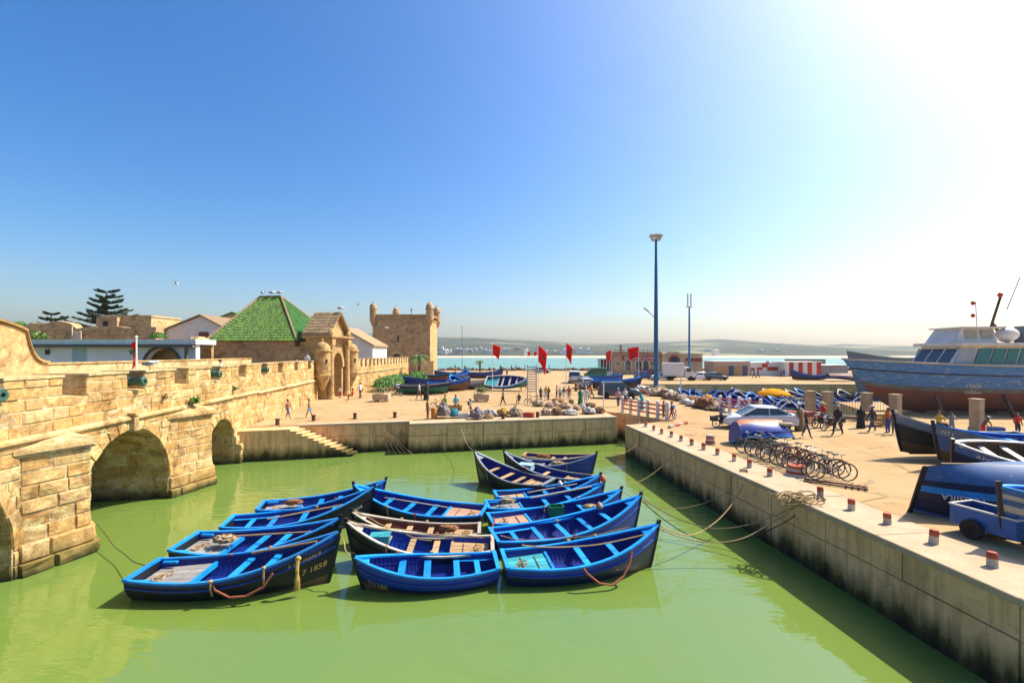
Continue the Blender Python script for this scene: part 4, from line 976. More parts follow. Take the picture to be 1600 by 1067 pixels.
mb=MB(); mb.box(((px(972)+px(1028))/2,YR-.15,pz(559.5)),(px(1028)-px(972),.16,.95)); sgn=mb.obj('sign_band',m_signred,rs)
vs,fs=text_mesh('RESTAURANT DU PORT',.95); wd=max(v.x for v in vs); sx=(px(1024)-px(975))/wd
mb=MB(); mb.add([(px(975)+v.x*sx,YR-.25,pz(561.6)+v.y*.95) for v in vs],fs); mb.obj('lettering',m_wht,sgn)
mb=MB(); mb.box(((x0+x1)/2,YR-.05,pz(556.2)),(x1-x0+.3,.3,.14)); mb.box(((x0+x1)/2,YR-.05,pz(551)),(x1-x0+.4,.5,.2)); mb.obj('cornice',m_signred,rs)
for xa in (981,998,1009):
    c=px(xa); mb=MB(); mb.prism([(a,z) for a,z in archpts(c-.65,c+.65,3.1,4.4,5.2,8)],-.06,.06,M=Matrix(((1,0,0,0),(0,0,-1,YR-.05),(0,1,0,0),(0,0,0,1)))); wi=mb.obj('window',m_glass,rs)
    mb=MB(); 
    ap=archpts(c-.72,c+.72,3.1,4.4,5.28,10)
    for q0,q1 in zip(ap[:-1],ap[1:]): mb.bar((q0[0],YR-.14,q0[1]),(q1[0],YR-.14,q1[1]),.12,.14)
    mb.obj('frame',m_wht,wi)
for xa in (966,1019):
    mb=MB(); mb.lathe([(.28,0),(.28,.1)],12,M=Matrix.Translation((px(xa),YR-.02,pz(568)))@Matrix.Rotation(R(90),4,'X')); mb.obj('porthole',m_glass,rs)
mb=MB(); mb.box((px(971.5),YR+1,7.4),(.5,.5,2.6)); mb.obj('chimney',m_wallstone,rs)
for i in range(12):
    mb=MB(); mb.box((x0+.6+i*(x1-x0-1)/11,YR,pz(549.5)),(.07,.07,.9)); mb.obj('railing_post',m_signred,rs)
mb=MB(); mb.bar((x0+.3,YR,pz(547)),(x1-.3,YR,pz(547)),.06,.06); mb.obj('rail',m_signred,rs)
an=empty('port_office',label='beige building with a red arched doorway beside the restaurant',cat='building')
xa0,xa1=px(1033.5),px(1096)
wallpoly(an,'wall',[(xa0,2)]+archpts(px(1044.5),px(1059),2,5.0,6.1,10)+[(xa1,2),(xa1,pz(552.5)),(px(1062),pz(552.5)),(px(1058),pz(549.5)),(px(1042),pz(549.5)),(px(1038),pz(552.5)),(xa0,pz(552.5))],5,m_beige2,Vector((1,0,0)),Vector((0,YR-.6,0)),Vector((0,-1,0)))
ap=archpts(px(1044.5)-.1,px(1059)+.1,2,5.0,6.2,12); mb=MB()
for q0,q1 in zip(ap[:-1],ap[1:]): mb.bar((q0[0],YR-.7,q0[1]),(q1[0],YR-.7,q1[1]),.28,.3)
mb.obj('door_surround',m_signred,an)
mb=MB(); mb.box((px(1051.7),YR-.1,4),(2.1,.1,4)); mb.obj('door',pm('blue_door',(.02,.06,.2),.6),an)
mb=MB(); mb.box((px(1082),YR-.7,pz(562)),(3.6,.14,.7)); mb.obj('sign_panel',m_signred,an)
mb=MB(); mb.box(((xa0+xa1)/2,YR-.7,pz(553.5)),(xa1-xa0+.2,.3,.2)); mb.obj('cornice',m_beige,an)
ax=empty('glass_kiosk',label='grey framed glass kiosk at the left end of the restaurant',cat='kiosk')
k0,k1=px(938),px(957); mb=MB(); mb.box(((k0+k1)/2,YR+1.5,pz(571)),(k1-k0,3,3.0)); mb.obj('glazing',m_glass,ax); mb=MB(); mb.box(((k0+k1)/2,YR+1.5,pz(562)),(k1-k0+.4,3.4,.2)); mb.obj('roof',pm('grey_metal',(.3,.31,.33),.5),ax)
mb=MB(); mb.box(((k0+k1)/2,YR+1.5,2.35),(k1-k0+.1,3.1,.7)); mb.obj('plinth',m_greywash,ax)
for i in range(5): mb=MB(); mb.box((k0+(k1-k0)*i/4,YR-.04,3.8),(.1,.12,3.4)); mb.obj('mullion',m_whitewash,ax)
def shed(label,xa,xb,Y,zt,mats,name='shed',stripes=None,roof=None,dep=5):
    s=empty(name,label=label,cat='shed'); a,b=px(xa,Y),px(xb,Y)
    if stripes is None: mb=MB(); mb.box(((a+b)/2,Y+dep/2,(2+zt)/2),(b-a,dep,zt-2)); mb.obj('wall',mats[0],s)
    else:
        for i in range(stripes):
            mb=MB(); w_=(b-a)/stripes; mb.box((a+w_*(i+.5),Y+dep/2,(2+zt)/2),(w_-.02,dep,zt-2)); mb.obj('panel',mats[i%len(mats)],s)
    mb=MB(); mb.box(((a+b)/2,Y+dep/2,zt+.06),(b-a+.3,dep+.3,.12)); mb.obj('roof',roof or m_whitewash,s); return s
m_tan=pm('tan_paint',(.45,.27,.11),.7,.2,2,.1); m_pk=pm('pinkish_render',(.5,.36,.28),.8,.2,2,.1); m_bl=pm('dull_blue_paint',(.05,.08,.16),.6,.2,2,.1)
s=shed('pink and tan shed with dark blue doors on the far quay',1116,1172,96,pz(565,96),[m_pk]); 
mb=MB(); mb.box((px(1129,96),95.95,3.2),(3.0,.12,1.7)); mb.obj('tan_panel',m_tan,s)
for xx in (1142,1164): mb=MB(); mb.box((px(xx,96),95.92,3.1),(.95,.14,2.1)); mb.obj('door',m_bl,s)
mb=MB(); mb.box((px(1153,96),95.92,3.2),(1.6,.12,1.5)); mb.obj('tan_panel',m_tan,s)
s=shed('white shed with patchy red panels on the far quay',1174,1224,97,pz(567,97),[m_wht])
for (xx,yy,w_,h_) in ((1195,571,8,6),(1207,576,16,6),(1187,576,8,4),(1176,577,5,4),(1199,566,5,3)): mb=MB(); mb.box((px(xx,97),96.94,pz(yy,97)),(w_*97/F,.14,h_*97/F)); mb.obj('red_panel',m_red,s)
shed('shed with bold vertical red and white stripes on the far quay',1226,1283,95,pz(566,95),[m_wht,m_red,m_wht,m_red],stripes=8)
shed('long grey shed right of the striped one',1283.5,1325,96,pz(571,96),[pm('grey_shed',(.27,.28,.30),.7,.2,2,.1)])
shed('low dark roofed pavilion on the sea edge behind the sheds',1244,1290,120,pz(562,120),[pm('blue_grey_wall',(.25,.32,.36),.7)],roof=m_iron)
# far town and beach houses
m_farw=pm('far_white_wall',(.80,.78,.74),.9,.1,.05,0); m_farb=pm('far_tan_wall',(.5,.4,.3),.9,.1,.05,0)
rk=random.Random(21); k_=0
spots=[(p,545+rk.uniform(0,8)) for p in (690,693,697,700,704,712,719,727,735,742,750,758,764,771,779,786,793,808,822,853,866,880,893,905,918,1105,1118,1190,1214)]
for i,(pxx,yy) in enumerate(spots):
    Y=760+ (554-yy)*14; x=px(pxx,Y); z=3+ (Y-760)*.06; hz=rk.uniform(4,9); wz=rk.uniform(6,13)
    h=empty('far_house',(x,Y,z-6),cat='house'); mb=MB(); mb.box((0,0,3+hz/2),(wz,8,hz+6)); mb.obj('wall',rk.choice([m_farw,m_farw,m_farb]),h)
    mb=MB(); mb.box((0,0,6+hz+.3),(wz+.6,8.6,.7)); mb.obj('roof',m_farw,h); mb=MB(); mb.box((wz*.2,1,6+hz+1.4),(wz*.35,4,2)); mb.obj('roof_room',m_farw,h)
    for j in range(3):
        mb=MB(); mb.box((-wz/3+j*wz/3,-4.05,6+hz*.6),(1.4,.3,1.6)); mb.obj('window',m_dark,h)
    tag(h,'small pale house, '+ORD[i]+' from the left in the town across the bay','house','houses of the town across the bay')
# ================================================================ quay furniture
m_bred=paint('bollard_red',(.40,.075,.03),.7,(.3,.2,.13),.60); m_bwht=paint('bollard_white',(.52,.45,.36),.75,(.3,.22,.14),.58)
BO=[(997.8,661.4),(1009,667.4),(1021.6,673),(1034,678.7),(1049,683.8),(1064,689.9),(1081,696.2),(1099.6,703.4),(1121,711.5),(1147,721.4),(1171,731.5),(1203,745),(1282,777.7),(1330.6,797.4),(1386.5,819.6),(1458.7,850),(1551,886.6)]
mbA=MB(); mbA.lathe([(.135,-.02),(.128,.0),(.122,.2),(.120,.225)],14); meA=mbA.mesh('base',m_bwht,'auto')
mbA=MB(); mbA.lathe([(.120,.225),(.124,.23),(.122,.36),(.10,.395),(.03,.40)],14); meB=mbA.mesh('red_band',m_bred,'auto')
rb=random.Random(4)
for i,(a,b) in enumerate(BO):
    p=P(a,b); e=empty('bollard',(p.x,p.y,2.03),label=ORD[i]+' small red and white bollard counted from the far quay corner',cat='bollard',group='bollards along the right quay edge',rot=(rb.uniform(-.05,.05),rb.uniform(-.05,.05),rb.uniform(0,6)))
    s_=rb.uniform(.72,.84); e.scale=(s_,s_,rb.uniform(.76,.88)); inst('base',meA,e); inst('red_band',meB,e)
for i,(a,b) in enumerate([(433.6,664),(490,657.5),(554.6,654.5),(617,652.6),(786,655),(840,652.5)]):
    p=P(a,b); mb=MB(); mb.lathe([(.14,0),(.12,.32),(.16,.36),(.16,.42),(.05,.45)],10); tag(mb.obj('mooring_post',m_iron,loc=(p.x,p.y,2.0)),ORD[i]+' rusty mooring post along the far quay edge counted from the bridge','bollard','mooring posts on the far quay')
def drum(px_,py_,r,h,n,label):
    p=P(px_,py_); e=empty('striped_bollard',tuple(p),label=label,cat='bollard')
    for i in range(n):
        mb=MB(); z0=h*i/n; z1=h*(i+1)/n; t=1-.25*(i/n); t2=1-.25*((i+1)/n); mb.lathe([(r*t,z0+.001),(r*t2,z1)],18); mb.obj('band',m_bwht if i%2==0 else m_bred,e,smooth='auto')
drum(1110,694,.26,.50,5,'squat striped drum bollard standing by the quay lane before the white car')
drum(1245,743,.40,.42,4,'wide striped drum bollard half hidden among the bicycles')
mb=MB(); p0=P(1046,669);p1=P(1073,662); p0.z+=.08;p1.z+=.08; kb=empty('painted_kerb',label='short red and white painted kerb near the quay corner',cat='kerb')
for i in range(4): mb=MB(); mb.bar(p0.lerp(p1,i/4),p0.lerp(p1,(i+1)/4-.004),.22,.17); mb.obj('block',m_bred if i%2 else m_bwht,kb)
def rail_fence(pts,label,h=1.2,rails=(.35,.68,1.0)):
    f=empty('railing_fence',label=label,cat='fence'); P3=[Vector(p) for p in pts]
    for p in P3: mb=MB(); mb.box((p.x,p.y,p.z+h/2),(.2,.2,h)); mb.lathe([(.12,0),(.13,.07),(.04,.13)],8,M=Matrix.Translation((p.x,p.y,p.z+h))); mb.obj('post',m_wht,f)
    for a,b in zip(P3[:-1],P3[1:]):
        for r_ in rails: mb=MB(); q=Vector((0,0,r_)); d=(b-a).normalized()*.09; mb.bar(a+q+d,b+q-d,.09,.11); mb.obj('rail',m_red,f)
rail_fence([P(a,b) for a,b in ((972.7,644.2),(985.4,646.3),(998,649),(1012,651.3),(1027.6,654.2),(1042,656.2))],'white posted fence with red rails over the channel at the quay corner')
rail_fence([P(a,b) for a,b in ((1125.5,642),(1140,643.5),(1155,645.5),(1171,647.5),(1188.5,649.5))],'second white and red railing fence just behind the white car')
# floodlight masts
m_mast=paint('mast_blue',(.03,.16,.36),.5,(.12,.2,.28),.62); m_galv=pm('galvanised',(.45,.45,.43),.45,.2,4,.05,metal=.4)
b=P(1025,612); mz=empty('floodlight_mast',tuple(b),label='tall blue floodlight mast rising over the net piles',cat='mast')
Hm=(612-376)*b.y/F
mb=MB(); mb.lathe([(.30,0),(.27,Hm*.4),(.20,Hm*.75),(.14,Hm)],12); mb.obj('pole',m_mast,mz,smooth='auto'); mb=MB(); mb.box((0,0,.06),(1,1,.12)); mb.obj('base_plate',m_mast,mz)
mb=MB(); mb.lathe([(.5,Hm),(.62,Hm+.05),(.62,Hm+.14)],14); mb.obj('crown_ring',m_galv,mz)
for i in range(6):
    a=i*PI/3+.3; mb=MB(); M=Matrix.Translation((.62*math.cos(a),.62*math.sin(a),Hm+.5))@Matrix.Rotation(a,4,'Z')@Matrix.Rotation(R(40),4,'Y'); mb.box((0,0,0),(.22,.55,.5),M=M); mb.bar((.45*math.cos(a),.45*math.sin(a),Hm+.1),(.62*math.cos(a),.62*math.sin(a),Hm+.4),.06,.06); mb.obj('floodlight',m_galv,mz)
za=(612-499)*b.y/F; mb=MB(); mb.tube([(0,0,za),(-.5,-.1,za+.5),(-1.1,-.2,za+1.0)],.05); mb.obj('lamp_arm',m_galv,mz); mb=MB(); mb.bar((-1.0,-.2,za+.95),(-1.6,-.25,za+1.4),.22,.12); mb.obj('lamp_head',m_galv,mz)
Y2=88; x2=px(1077,Y2); mz=empty('antenna_mast',(x2,Y2,2),label='slimmer blue mast with antenna panels right of the floodlight mast',cat='mast'); H2=CAMZ+(552-480)*Y2/F-2
mb=MB(); mb.lathe([(.26,0),(.15,H2)],10); mb.obj('pole',m_mast,mz,smooth='auto'); mb=MB(); mb.lathe([(.3,H2-.05),(.7,H2),(.7,H2+.1)],12); mb.obj('platform',m_galv,mz)
for i in range(4): a=i*PI/2+.4; mb=MB(); mb.box((.4*math.cos(a),.4*math.sin(a),H2+1.4),(.2,.2,2.3)); mb.obj('antenna_panel',m_wht,mz)
mb=MB(); mb.tube([(px(722,115),115,2),(px(722,115),115,CAMZ+(552-512)*115/F)],[.09,.06],6); e=tag(mb.obj('lamp_post',m_mast),'thin lamp post on the square in front of the bay','lamp post'); mb=MB(); mb.box((px(722,115),114.7,CAMZ+(552-511)*115/F),(.25,.8,.25)); mb.obj('lamp_head',m_galv,e)
# flags
def thin_cloth(name,col):
    n=NB(name); n.col(col); n.set(.8,spec=.1); t=n.n('ShaderNodeBsdfTranslucent'); t.inputs[0].default_value=(*col,1); m=n.n('ShaderNodeMixShader'); m.inputs[0].default_value=.5
    n.l(n.b.outputs[0],m.inputs[1]); n.l(t.outputs[0],m.inputs[2]); n.l(m.outputs[0],n.out.inputs[0]); return n.m
m_flag=thin_cloth('flag_red',(.72,.010,.012)); m_fstar=pm('flag_star',(.01,.12,.05),.7)
def flag(pxp,ytop,ybase,Y,fw,fh,side,label,droop=.6,seed=0,z0=None):
    zb=CAMZ-(ybase-HOR)*Y/F if z0 is None else z0; zt=CAMZ-(ytop-HOR)*Y/F; x=px(pxp,Y)
    e=empty('flag',(x,Y,zb),label=label,cat='flag',group='red flags'); mb=MB(); mb.tube([(0,0,0),(0,0,zt-zb)],[.05,.035],6); mb.lathe([(.05,zt-zb),(.07,zt-zb+.06),(.01,zt-zb+.12)],8); mb.obj('pole',m_wht,e)
    W_,H_=fw*Y/F,fh*Y/F; n1,n2=10,8; rows=[]
    for i in range(n1+1):
        u=i/n1; row=[]
        for j in range(n2+1):
            v=j/n2; xx=side*W_*u*(1-.25*v*u); zz=zt-zb-.08-v*H_*.62-(droop*H_*.55)*u**1.3*(.55+.45*v); yy=.16*math.sin(u*7+seed+v*2)*u
            row.append((xx,yy,zz))
        rows.append(row)
    mb=MB(); mb.grid(rows); cl=mb.obj('cloth',m_flag,e,smooth=True)
    mo=cl.modifiers.new('thick','SOLIDIFY'); mo.thickness=.012
    c=rows[n1//2][n2//2]; r_=H_*.13; mb=MB(); pts=[Vector((c[0]+r_*math.sin(k*4*PI/5),c[1]-.03,c[2]+r_*math.cos(k*4*PI/5))) for k in range(6)]
    for a_,b_ in zip(pts[:-1],pts[1:]): mb.bar(a_,b_,.03,.03)
    mb.obj('star',m_fstar,e); return e
flag(769.5,537,614.5,54.6,13,26,1,'red flag with green star on a pole between the dry boats and the planter',.6,0)
flag(841,539,611,57,14,40,1,'long drooping red flag by the ladder frame',1.0,1)
flag(884.5,535,624,47.4,10,34,1,'tall red flag above the group of people and sacks',.7,2)
flag(955,546,588,92,9,24,-1,'red flag in front of the glass kiosk',.8,3)
flag(998,541,606,63,18,26,-1,'red flag left of the tall blue mast, flying to the left',.3,4)
flag(824,549,577,118,5,9,1,'tiny left flag of the distant pair at the sea edge',.4,5); flag(834,549,577,118,5,9,1,'tiny right flag of the distant pair at the sea edge',.4,6)
pf=fp(23.3,5.05,-4.9); flag(213,528,0,pf.y,8,40,-1,'red flag standing on the bridge terrace before the white building',1.0,7,z0=5.05).location=(px(213,pf.y),pf.y,5.05)
# poles and frames
p=P(943,641); mb=MB(); mb.tube([p,p+Vector((0,0,2.3))],.05,8); tag(mb.obj('white_pole',m_wht),'plain white pole on the quay beside the white sack','pole')
p=P(1064,620); mb=MB(); mb.tube([p,p+Vector((0,0,2.9))],.07,8); tag(mb.obj('white_pole',m_wht),'white pole among the net piles right of the blue mast','pole')
lf=empty('ladder_frame',tuple(P(831,631)),label='tall metal frame with horizontal slats standing behind the sacks',cat='frame'); d=P(831,631).y
for xx in (-.42,.42): mb=MB(); mb.box((xx,0,1.85),(.09,.09,3.7)); mb.obj('post',m_galv,lf)
for i in range(11): mb=MB(); mb.box((0,0,1.2+i*.23),(.8,.03,.10)); mb.obj('slat',m_galv,lf)
# planters, hedge
m_slat=pm('planter_wood',(.50,.42,.28),.7,.3,4,.2)
def planter(a,b,label,seed):
    p=P(a,b); e=empty('planter',tuple(p),label=label,cat='planter'); mb=MB(); mb.box((0,0,.45),(1.5,1.1,.55),taper=1.06); mb.obj('trough',pm('planter_concrete',(.50,.38,.25),.85,.3,4,.2),e)
    for xx in (-.5,.5): mb=MB(); mb.box((xx,0,.09),(.22,.8,.18)); mb.obj('foot',pm('planter_concrete',(.5,.38,.25)),e)
    for i in range(6):
        mb=MB(); mb.box((-.65+i*.26,-.5,1.05),(.05,.05,.68)); mb.obj('paling',m_slat,e)
    mb=MB(); mb.box((0,-.5,1.36),(1.45,.07,.06)); mb.obj('top_rail',m_slat,e)
    tuft((0,0,1.0),.55,260,seed,m_leaf,'plant',parent=e)
planter(596.5,627,'concrete planter with railing and greenery nearest the gate',3); planter(752.5,627,'concrete planter with greenery in front of the dry boats and flag pole',5)
m_hedge=pm('hedge_leaf',(.10,.24,.02),.6,.5,3,0,rnd=.7,col2=(.05,.14,.015))
def foliage(name,c,size,n,seed,mat,label=None,cat='bush',ls=.22,parent=None,bottom=0):
    rd=random.Random(seed); mb=MB()
    for i in range(n):
        d=Vector((rd.gauss(0,1),rd.gauss(0,1),rd.gauss(0,1))).normalized(); r=rd.uniform(.55,1.0)**.5*(1+.22*noise.noise(d*2.3+Vector((seed,0,0))))
        p=Vector((d.x*size[0]*r,d.y*size[1]*r,max(bottom,d.z*size[2]*r)))+Vector(c); s_=ls*rd.uniform(.6,1.3)
        a=(d+Vector((rd.gauss(0,.7),rd.gauss(0,.7),rd.gauss(0,.7)))).normalized(); t=a.orthogonal().normalized()*s_; b_=a.cross(t).normalized()*s_*.6
        mb.add([p-t,p-b_*.9,p+t,p+b_],[(0,1,2,3)])
    o=mb.obj(name,mat,parent)
    if label: tag(o,label,cat)
    return o
hd=P(612,609); foliage('hedge',(-16.3,64,2.7),(1.9,9,1.1),9000,4,m_hedge,'bright green clipped hedge along the foot of the rampart','hedge',.13)
foliage('bush',(-14.6,70,2.8),(1.6,3,1.3),2500,6,m_hedge,'rounded green bush beside the palm trunk','bush',.13)
# palms
m_palm=pm('palm_frond',(.07,.15,.025),.55,.4,3,0,rnd=.5,col2=(.16,.20,.05)); m_trunk=pm('palm_trunk',(.13,.08,.045),.9,.5,6,.6,20)
def palm(x,y,h,fr,label,seed,nf=30):
    rd=random.Random(seed); e=empty('palm_tree',(x,y,2),label=label,cat='palm'); mb=MB()
    mb.lathe([(.34,0),(.27,.4),(.24,h*.5),(.27,h*.9),(.33,h),(.12,h+.2)],10); mb.obj('trunk',m_trunk,e,smooth=True)
    for i in range(nf):
        az=rd.uniform(0,2*PI); el=rd.uniform(-.25,1.25); L=fr*rd.uniform(.8,1.1); mb=MB(); pts=[]
        for k_ in range(9):
            t=k_/8; r_=L*t*math.cos(el*(1-.3*t)); z_=h+.1+L*t*math.sin(el)*(1-.55*t)-L*.42*t*t; pts.append(Vector((r_*math.cos(az),r_*math.sin(az),z_)))
        mb.tube(pts,[.03*(1-.8*k_/8) for k_ in range(9)],4); sd=Vector((-math.sin(az),math.cos(az),0))
        for k_ in range(1,9):
            for s_ in (-1,1):
                for q in (0,.5):
                    a_=pts[k_-1].lerp(pts[k_],q); d=(pts[k_]-pts[k_-1]).normalized(); l_=L*.26*(1-.45*abs(k_/8-.45)); tip=a_+sd*s_*l_+d*l_*.7-Vector((0,0,l_*.35)); mb.add([a_,a_+d*L*.045,tip],[(0,1,2)])
        mb.obj('frond',m_palm,e)
palm(px(655,78),78,3.9,2.3,'palm tree with arching fronds in front of the square tower',1); palm(px(655,76),76,1.2,1.7,'short young palm under the taller palm by the tower',2,18); palm(px(750,120),120,2.4,1.7,'small round palm near the sea edge of the square',3,26)
# Norfolk pines
m_needle=pm('pine_needle',(.03,.075,.018),.7,.5,2,0,rnd=.6,col2=(.07,.11,.03)); m_bark=pm('pine_bark',(.11,.075,.045),.9,.4,5,.5,20)
def norfolk(x,y,z0,h,r,label,seed,lv=9):
    rd=random.Random(seed); e=empty('pine_tree',(x,y,z0),label=label,cat='tree'); mb=MB(); mb.lathe([(.35*h/12,0),(.28*h/12,h*.5),(.06,h)],8); mb.obj('trunk',m_bark,e)
    cr=MB(); br_=MB()
    for i in range(lv):
        t=i/(lv-1); z=h*(.22+.76*t); R_=r*(.72+.30*math.sin(PI*min(1,t*1.25)))*(1-.45*t**3)*rd.uniform(.8,1.1); k_=6 if t<.9 else 4; a0=rd.uniform(0,6)
        for j in range(k_):
            if rd.random()<.12: continue
            a=a0+j*2*PI/k_+rd.uniform(-.25,.25); L=R_*rd.uniform(.65,1.1); d=Vector((math.cos(a),math.sin(a),0)); sd=Vector((-math.sin(a),math.cos(a),0)); pts=[]
            for q in range(7): u=q/6; pts.append(Vector((0,0,z))+d*L*u+Vector((0,0,L*(.16*u-.02)*(1 if u>.3 else .5)+.10*L*u*u)))
            br_.tube(pts,[.07*(1-.85*u/6)*h/12 for u in range(7)],4)
            for q in range(300):
                u=rd.uniform(.22,1); b_=Vector((0,0,z))+d*L*u+Vector((0,0,L*(.16*u)+.1*L*u*u)); w_=L*.36*(1.2-u); p=b_+sd*rd.uniform(-1,1)*w_+Vector((0,0,rd.uniform(-.12,.2))); s_=rd.uniform(.14,.36)*h/12
                dd=(d+sd*rd.uniform(-.9,.9)+Vector((0,0,rd.uniform(0,.5)))).normalized()*s_; n_=Vector((rd.gauss(0,.3),rd.gauss(0,.3),1)).cross(dd).normalized()*s_*.3; cr.add([p-dd*.4,p+n_,p+dd,p-n_],[(0,1,2,3)])
    br_.obj('limbs',m_bark,e)['kind']='stuff'; cr.obj('crown',m_needle,e)
Yn=76; norfolk(px(166,Yn),Yn,3,CAMZ+(552-455)*Yn/F-3,5.4,'big Norfolk pine with flat tiers rising over the ruin',5,13)
norfolk(px(80,Yn),Yn,3,CAMZ+(552-490)*Yn/F-3,3.2,'smaller spreading pine left of the big one',6,9); norfolk(px(101,Yn+6),Yn+6,3,CAMZ+(552-495)*(Yn+6)/F-3,1.6,'tiny pine top between the two larger pines',7,6)
foliage('bush',(px(30,62),62,10.6),(.9,.8,.55),900,8,m_hedge,'round bush on top of the ruined wall at far left','bush',.1); foliage('bush',(px(247,52),52,8.6),(1.0,.8,.6),900,9,m_hedge,'green bush between the cream block and the white gable','bush',.1)
foliage('bush',(px(52,44),44,8.3),(1.3,.8,.6),700,10,m_leaf,'yellow green agave clump above the white building at far left','bush',.16)
# cannons
m_bronze=pm('verdigris_bronze',(.06,.16,.11),.55,.4,6,.2,30,metal=.3,col2=(.03,.07,.05))
def cannon(e_,lab,out=.35):
    c=fp(e_,5.62,out); M=Matrix.Translation(c)@Vector((1,0,0)).rotation_difference(-N).to_matrix().to_4x4() if False else None
    root=empty('cannon',tuple(c),label=lab,cat='cannon'); ax=N; q=Vector((0,0,1)).rotation_difference(ax).to_matrix().to_4x4()
    mb=MB(); mb.lathe([(.20,-2.3),(.24,-2.2),(.22,-1.6),(.19,-1.5),(.17,-.5),(.145,-.25),(.19,-.12),(.20,-.04),(.17,0),(.075,0),(.07,-.35)],16,M=q,cap=False); mb.obj('barrel',m_bronze,root,smooth='auto')
    mb=MB(); mb.lathe([(.21,-.75),(.21,-.66)],16,M=q); mb.obj('reinforcing_ring',m_bronze,root)
    mb=MB(); mb.lathe([(.072,-.3),(.001,-.3)],12,M=q,cap=False); mb.obj('bore',m_dark,root)
    mb=MB()
    for s_ in (-.28,.28):
        o_=U*s_; mb=MB(); a_=-N*2.2+o_; b_=-N*.9+o_; mb.bar(a_-Vector((0,0,.28)),b_-Vector((0,0,.28)),.1,.55); mb.obj('carriage_cheek',m_wood2,root)
cannon(12.75,'green bronze cannon pointing out of the leftmost embrasure in view',.5); cannon(19.1,'green bronze cannon in the embrasure above the big arch'); cannon(25.75,'green bronze cannon in the embrasure above the third arch',.3); cannon(32.75,'green bronze cannon in the rampart embrasure nearest the gate',.3)
# gulls and float
m_gullw=pm('gull_white',(.72,.72,.70),.7,.08,5,0); m_gullg=pm('gull_grey',(.16,.17,.19),.7,.1,5,0)
def gull(loc,rz,label,fly=False,s=1.0):
    e=empty('gull',loc,rz,label=label,cat='bird',group='gulls'); e.scale=(s,s,s); zb=.28 if not fly else 0
    mb=MB(); M=Matrix.Translation((0,0,zb))@Matrix.Rotation(R(75 if not fly else 90),4,'Y'); mb.lathe([(.01,-.28),(.05,-.2),(.10,-.05),(.11,.06),(.08,.16),(.05,.2),(.065,.26),(.05,.32),(.012,.34),(.006,.40)],10,M=M); mb.obj('body',m_gullw,e,smooth=True)
    for sd in (-1,1):
        mb=MB()
        if fly: pts=[(.1,0,0),(-.08,0,0),(-.1,sd*.35,.14),(-.16,sd*.75,.06),(.02,sd*.35,.16)]; pts=[(.1,sd*.05,.03),(.12,sd*.35,.16),(-.14,sd*.78,.06),(-.04,sd*.35,.14),(-.08,sd*.05,.02)]; v2=[(x,y,z-.015) for x,y,z in pts]; mb.add(pts+v2,[(0,1,2,3,4),(9,8,7,6,5)]+[(i,(i+1)%5,5+(i+1)%5,5+i) for i in range(5)])
        else: mb.blob((-.06,sd*.085,zb+.01),(.24,.03,.08),3,.1,1)
        mb.obj('wing',m_gullg,e)
        if not fly: mb=MB(); mb.tube([(0,sd*.03,zb-.08),(0,sd*.03,0)],.009,4); mb.obj('leg',m_orange,e)
for i,(a,lab) in enumerate(((410,'left gull perched on the green roof ridge'),(425,'middle gull perched on the green roof ridge'),(437,'right gull perched on the green roof ridge'))): gull((px(a,52),52,13.38),[2.6,.4,.3][i],lab,s=1.25)
gull((px(531,49.5),49.7,11.38),.3,'gull perched on the pediment of the gate',s=1.25); gull((px(234,19.2),19.2,6.09),.4,'gull perched on the bridge merlon by the cannon')
for (a,b_,Y,lab) in ((275,443,60,'gull flying high over the white gable'),(560,476,70,'gull flying left of the square tower'),(492,497,60,'gull gliding beside the green roof'),(604,512,85,'gull flying in front of the square tower')): gull(tuple(PY(a,b_,Y)),1.0+a*.01,lab,True,1.2)
p=P(79,874,0); mb=MB(); mb.lathe([(.01,-.12),(.12,-.06),(.14,.03),(.10,.13),(.02,.17)],12); tag(mb.obj('float_buoy',m_gullw,loc=(p.x,p.y,.04),smooth=True),'white float bobbing by the nearest bridge pier','buoy')
# ================================================================ bundles, sacks and nets
cols={'grey':(.25,.22,.19),'teal':(.02,.25,.35),'brown':(.30,.17,.08),'white':(.60,.56,.50),'yellow':(.55,.33,.05),'rust':(.36,.14,.05),'tan':(.46,.33,.20),'purple':(.25,.20,.22),'pink':(.46,.28,.22),'green':(.03,.22,.08),'orange':(.6,.16,.03)}
def bmat(c): return pm('bundle_'+c,cols[c],.9,.6,9,1.0,22,rnd=.35)
def bundle(a,b_,wpx,hpx,c,label,seed,knot=False,name='net_bundle',group='bundles on the quay'):
    p=P(a,b_); s_=p.y/F; w_=wpx*s_; h_=hpx*s_; mb=MB(); mb.blob((0,0,h_*.2),(w_/2,min(w_/2,.8),h_*.85),seed,.34,4,flat=0.0,fr=3.0)
    if knot: mb.lathe([(.18*w_,h_*.8),(.06*w_,h_*1.0),(.11*w_,h_*1.13),(.02,h_*1.15)],8)
    e=empty(name,tuple(p),seed,label=label,cat='bundle',group=group); mb.obj('sack',bmat(c),e,smooth=True)
    mb=MB(); r_=w_/2*.93; pts=[Vector((r_*math.cos(t*2*PI/14),min(r_,.8)*math.sin(t*2*PI/14),h_*(.45+.12*math.sin(t)))) for t in range(15)]; mb.tube(pts,.018,5); mb.obj('lashing',m_rope,e)
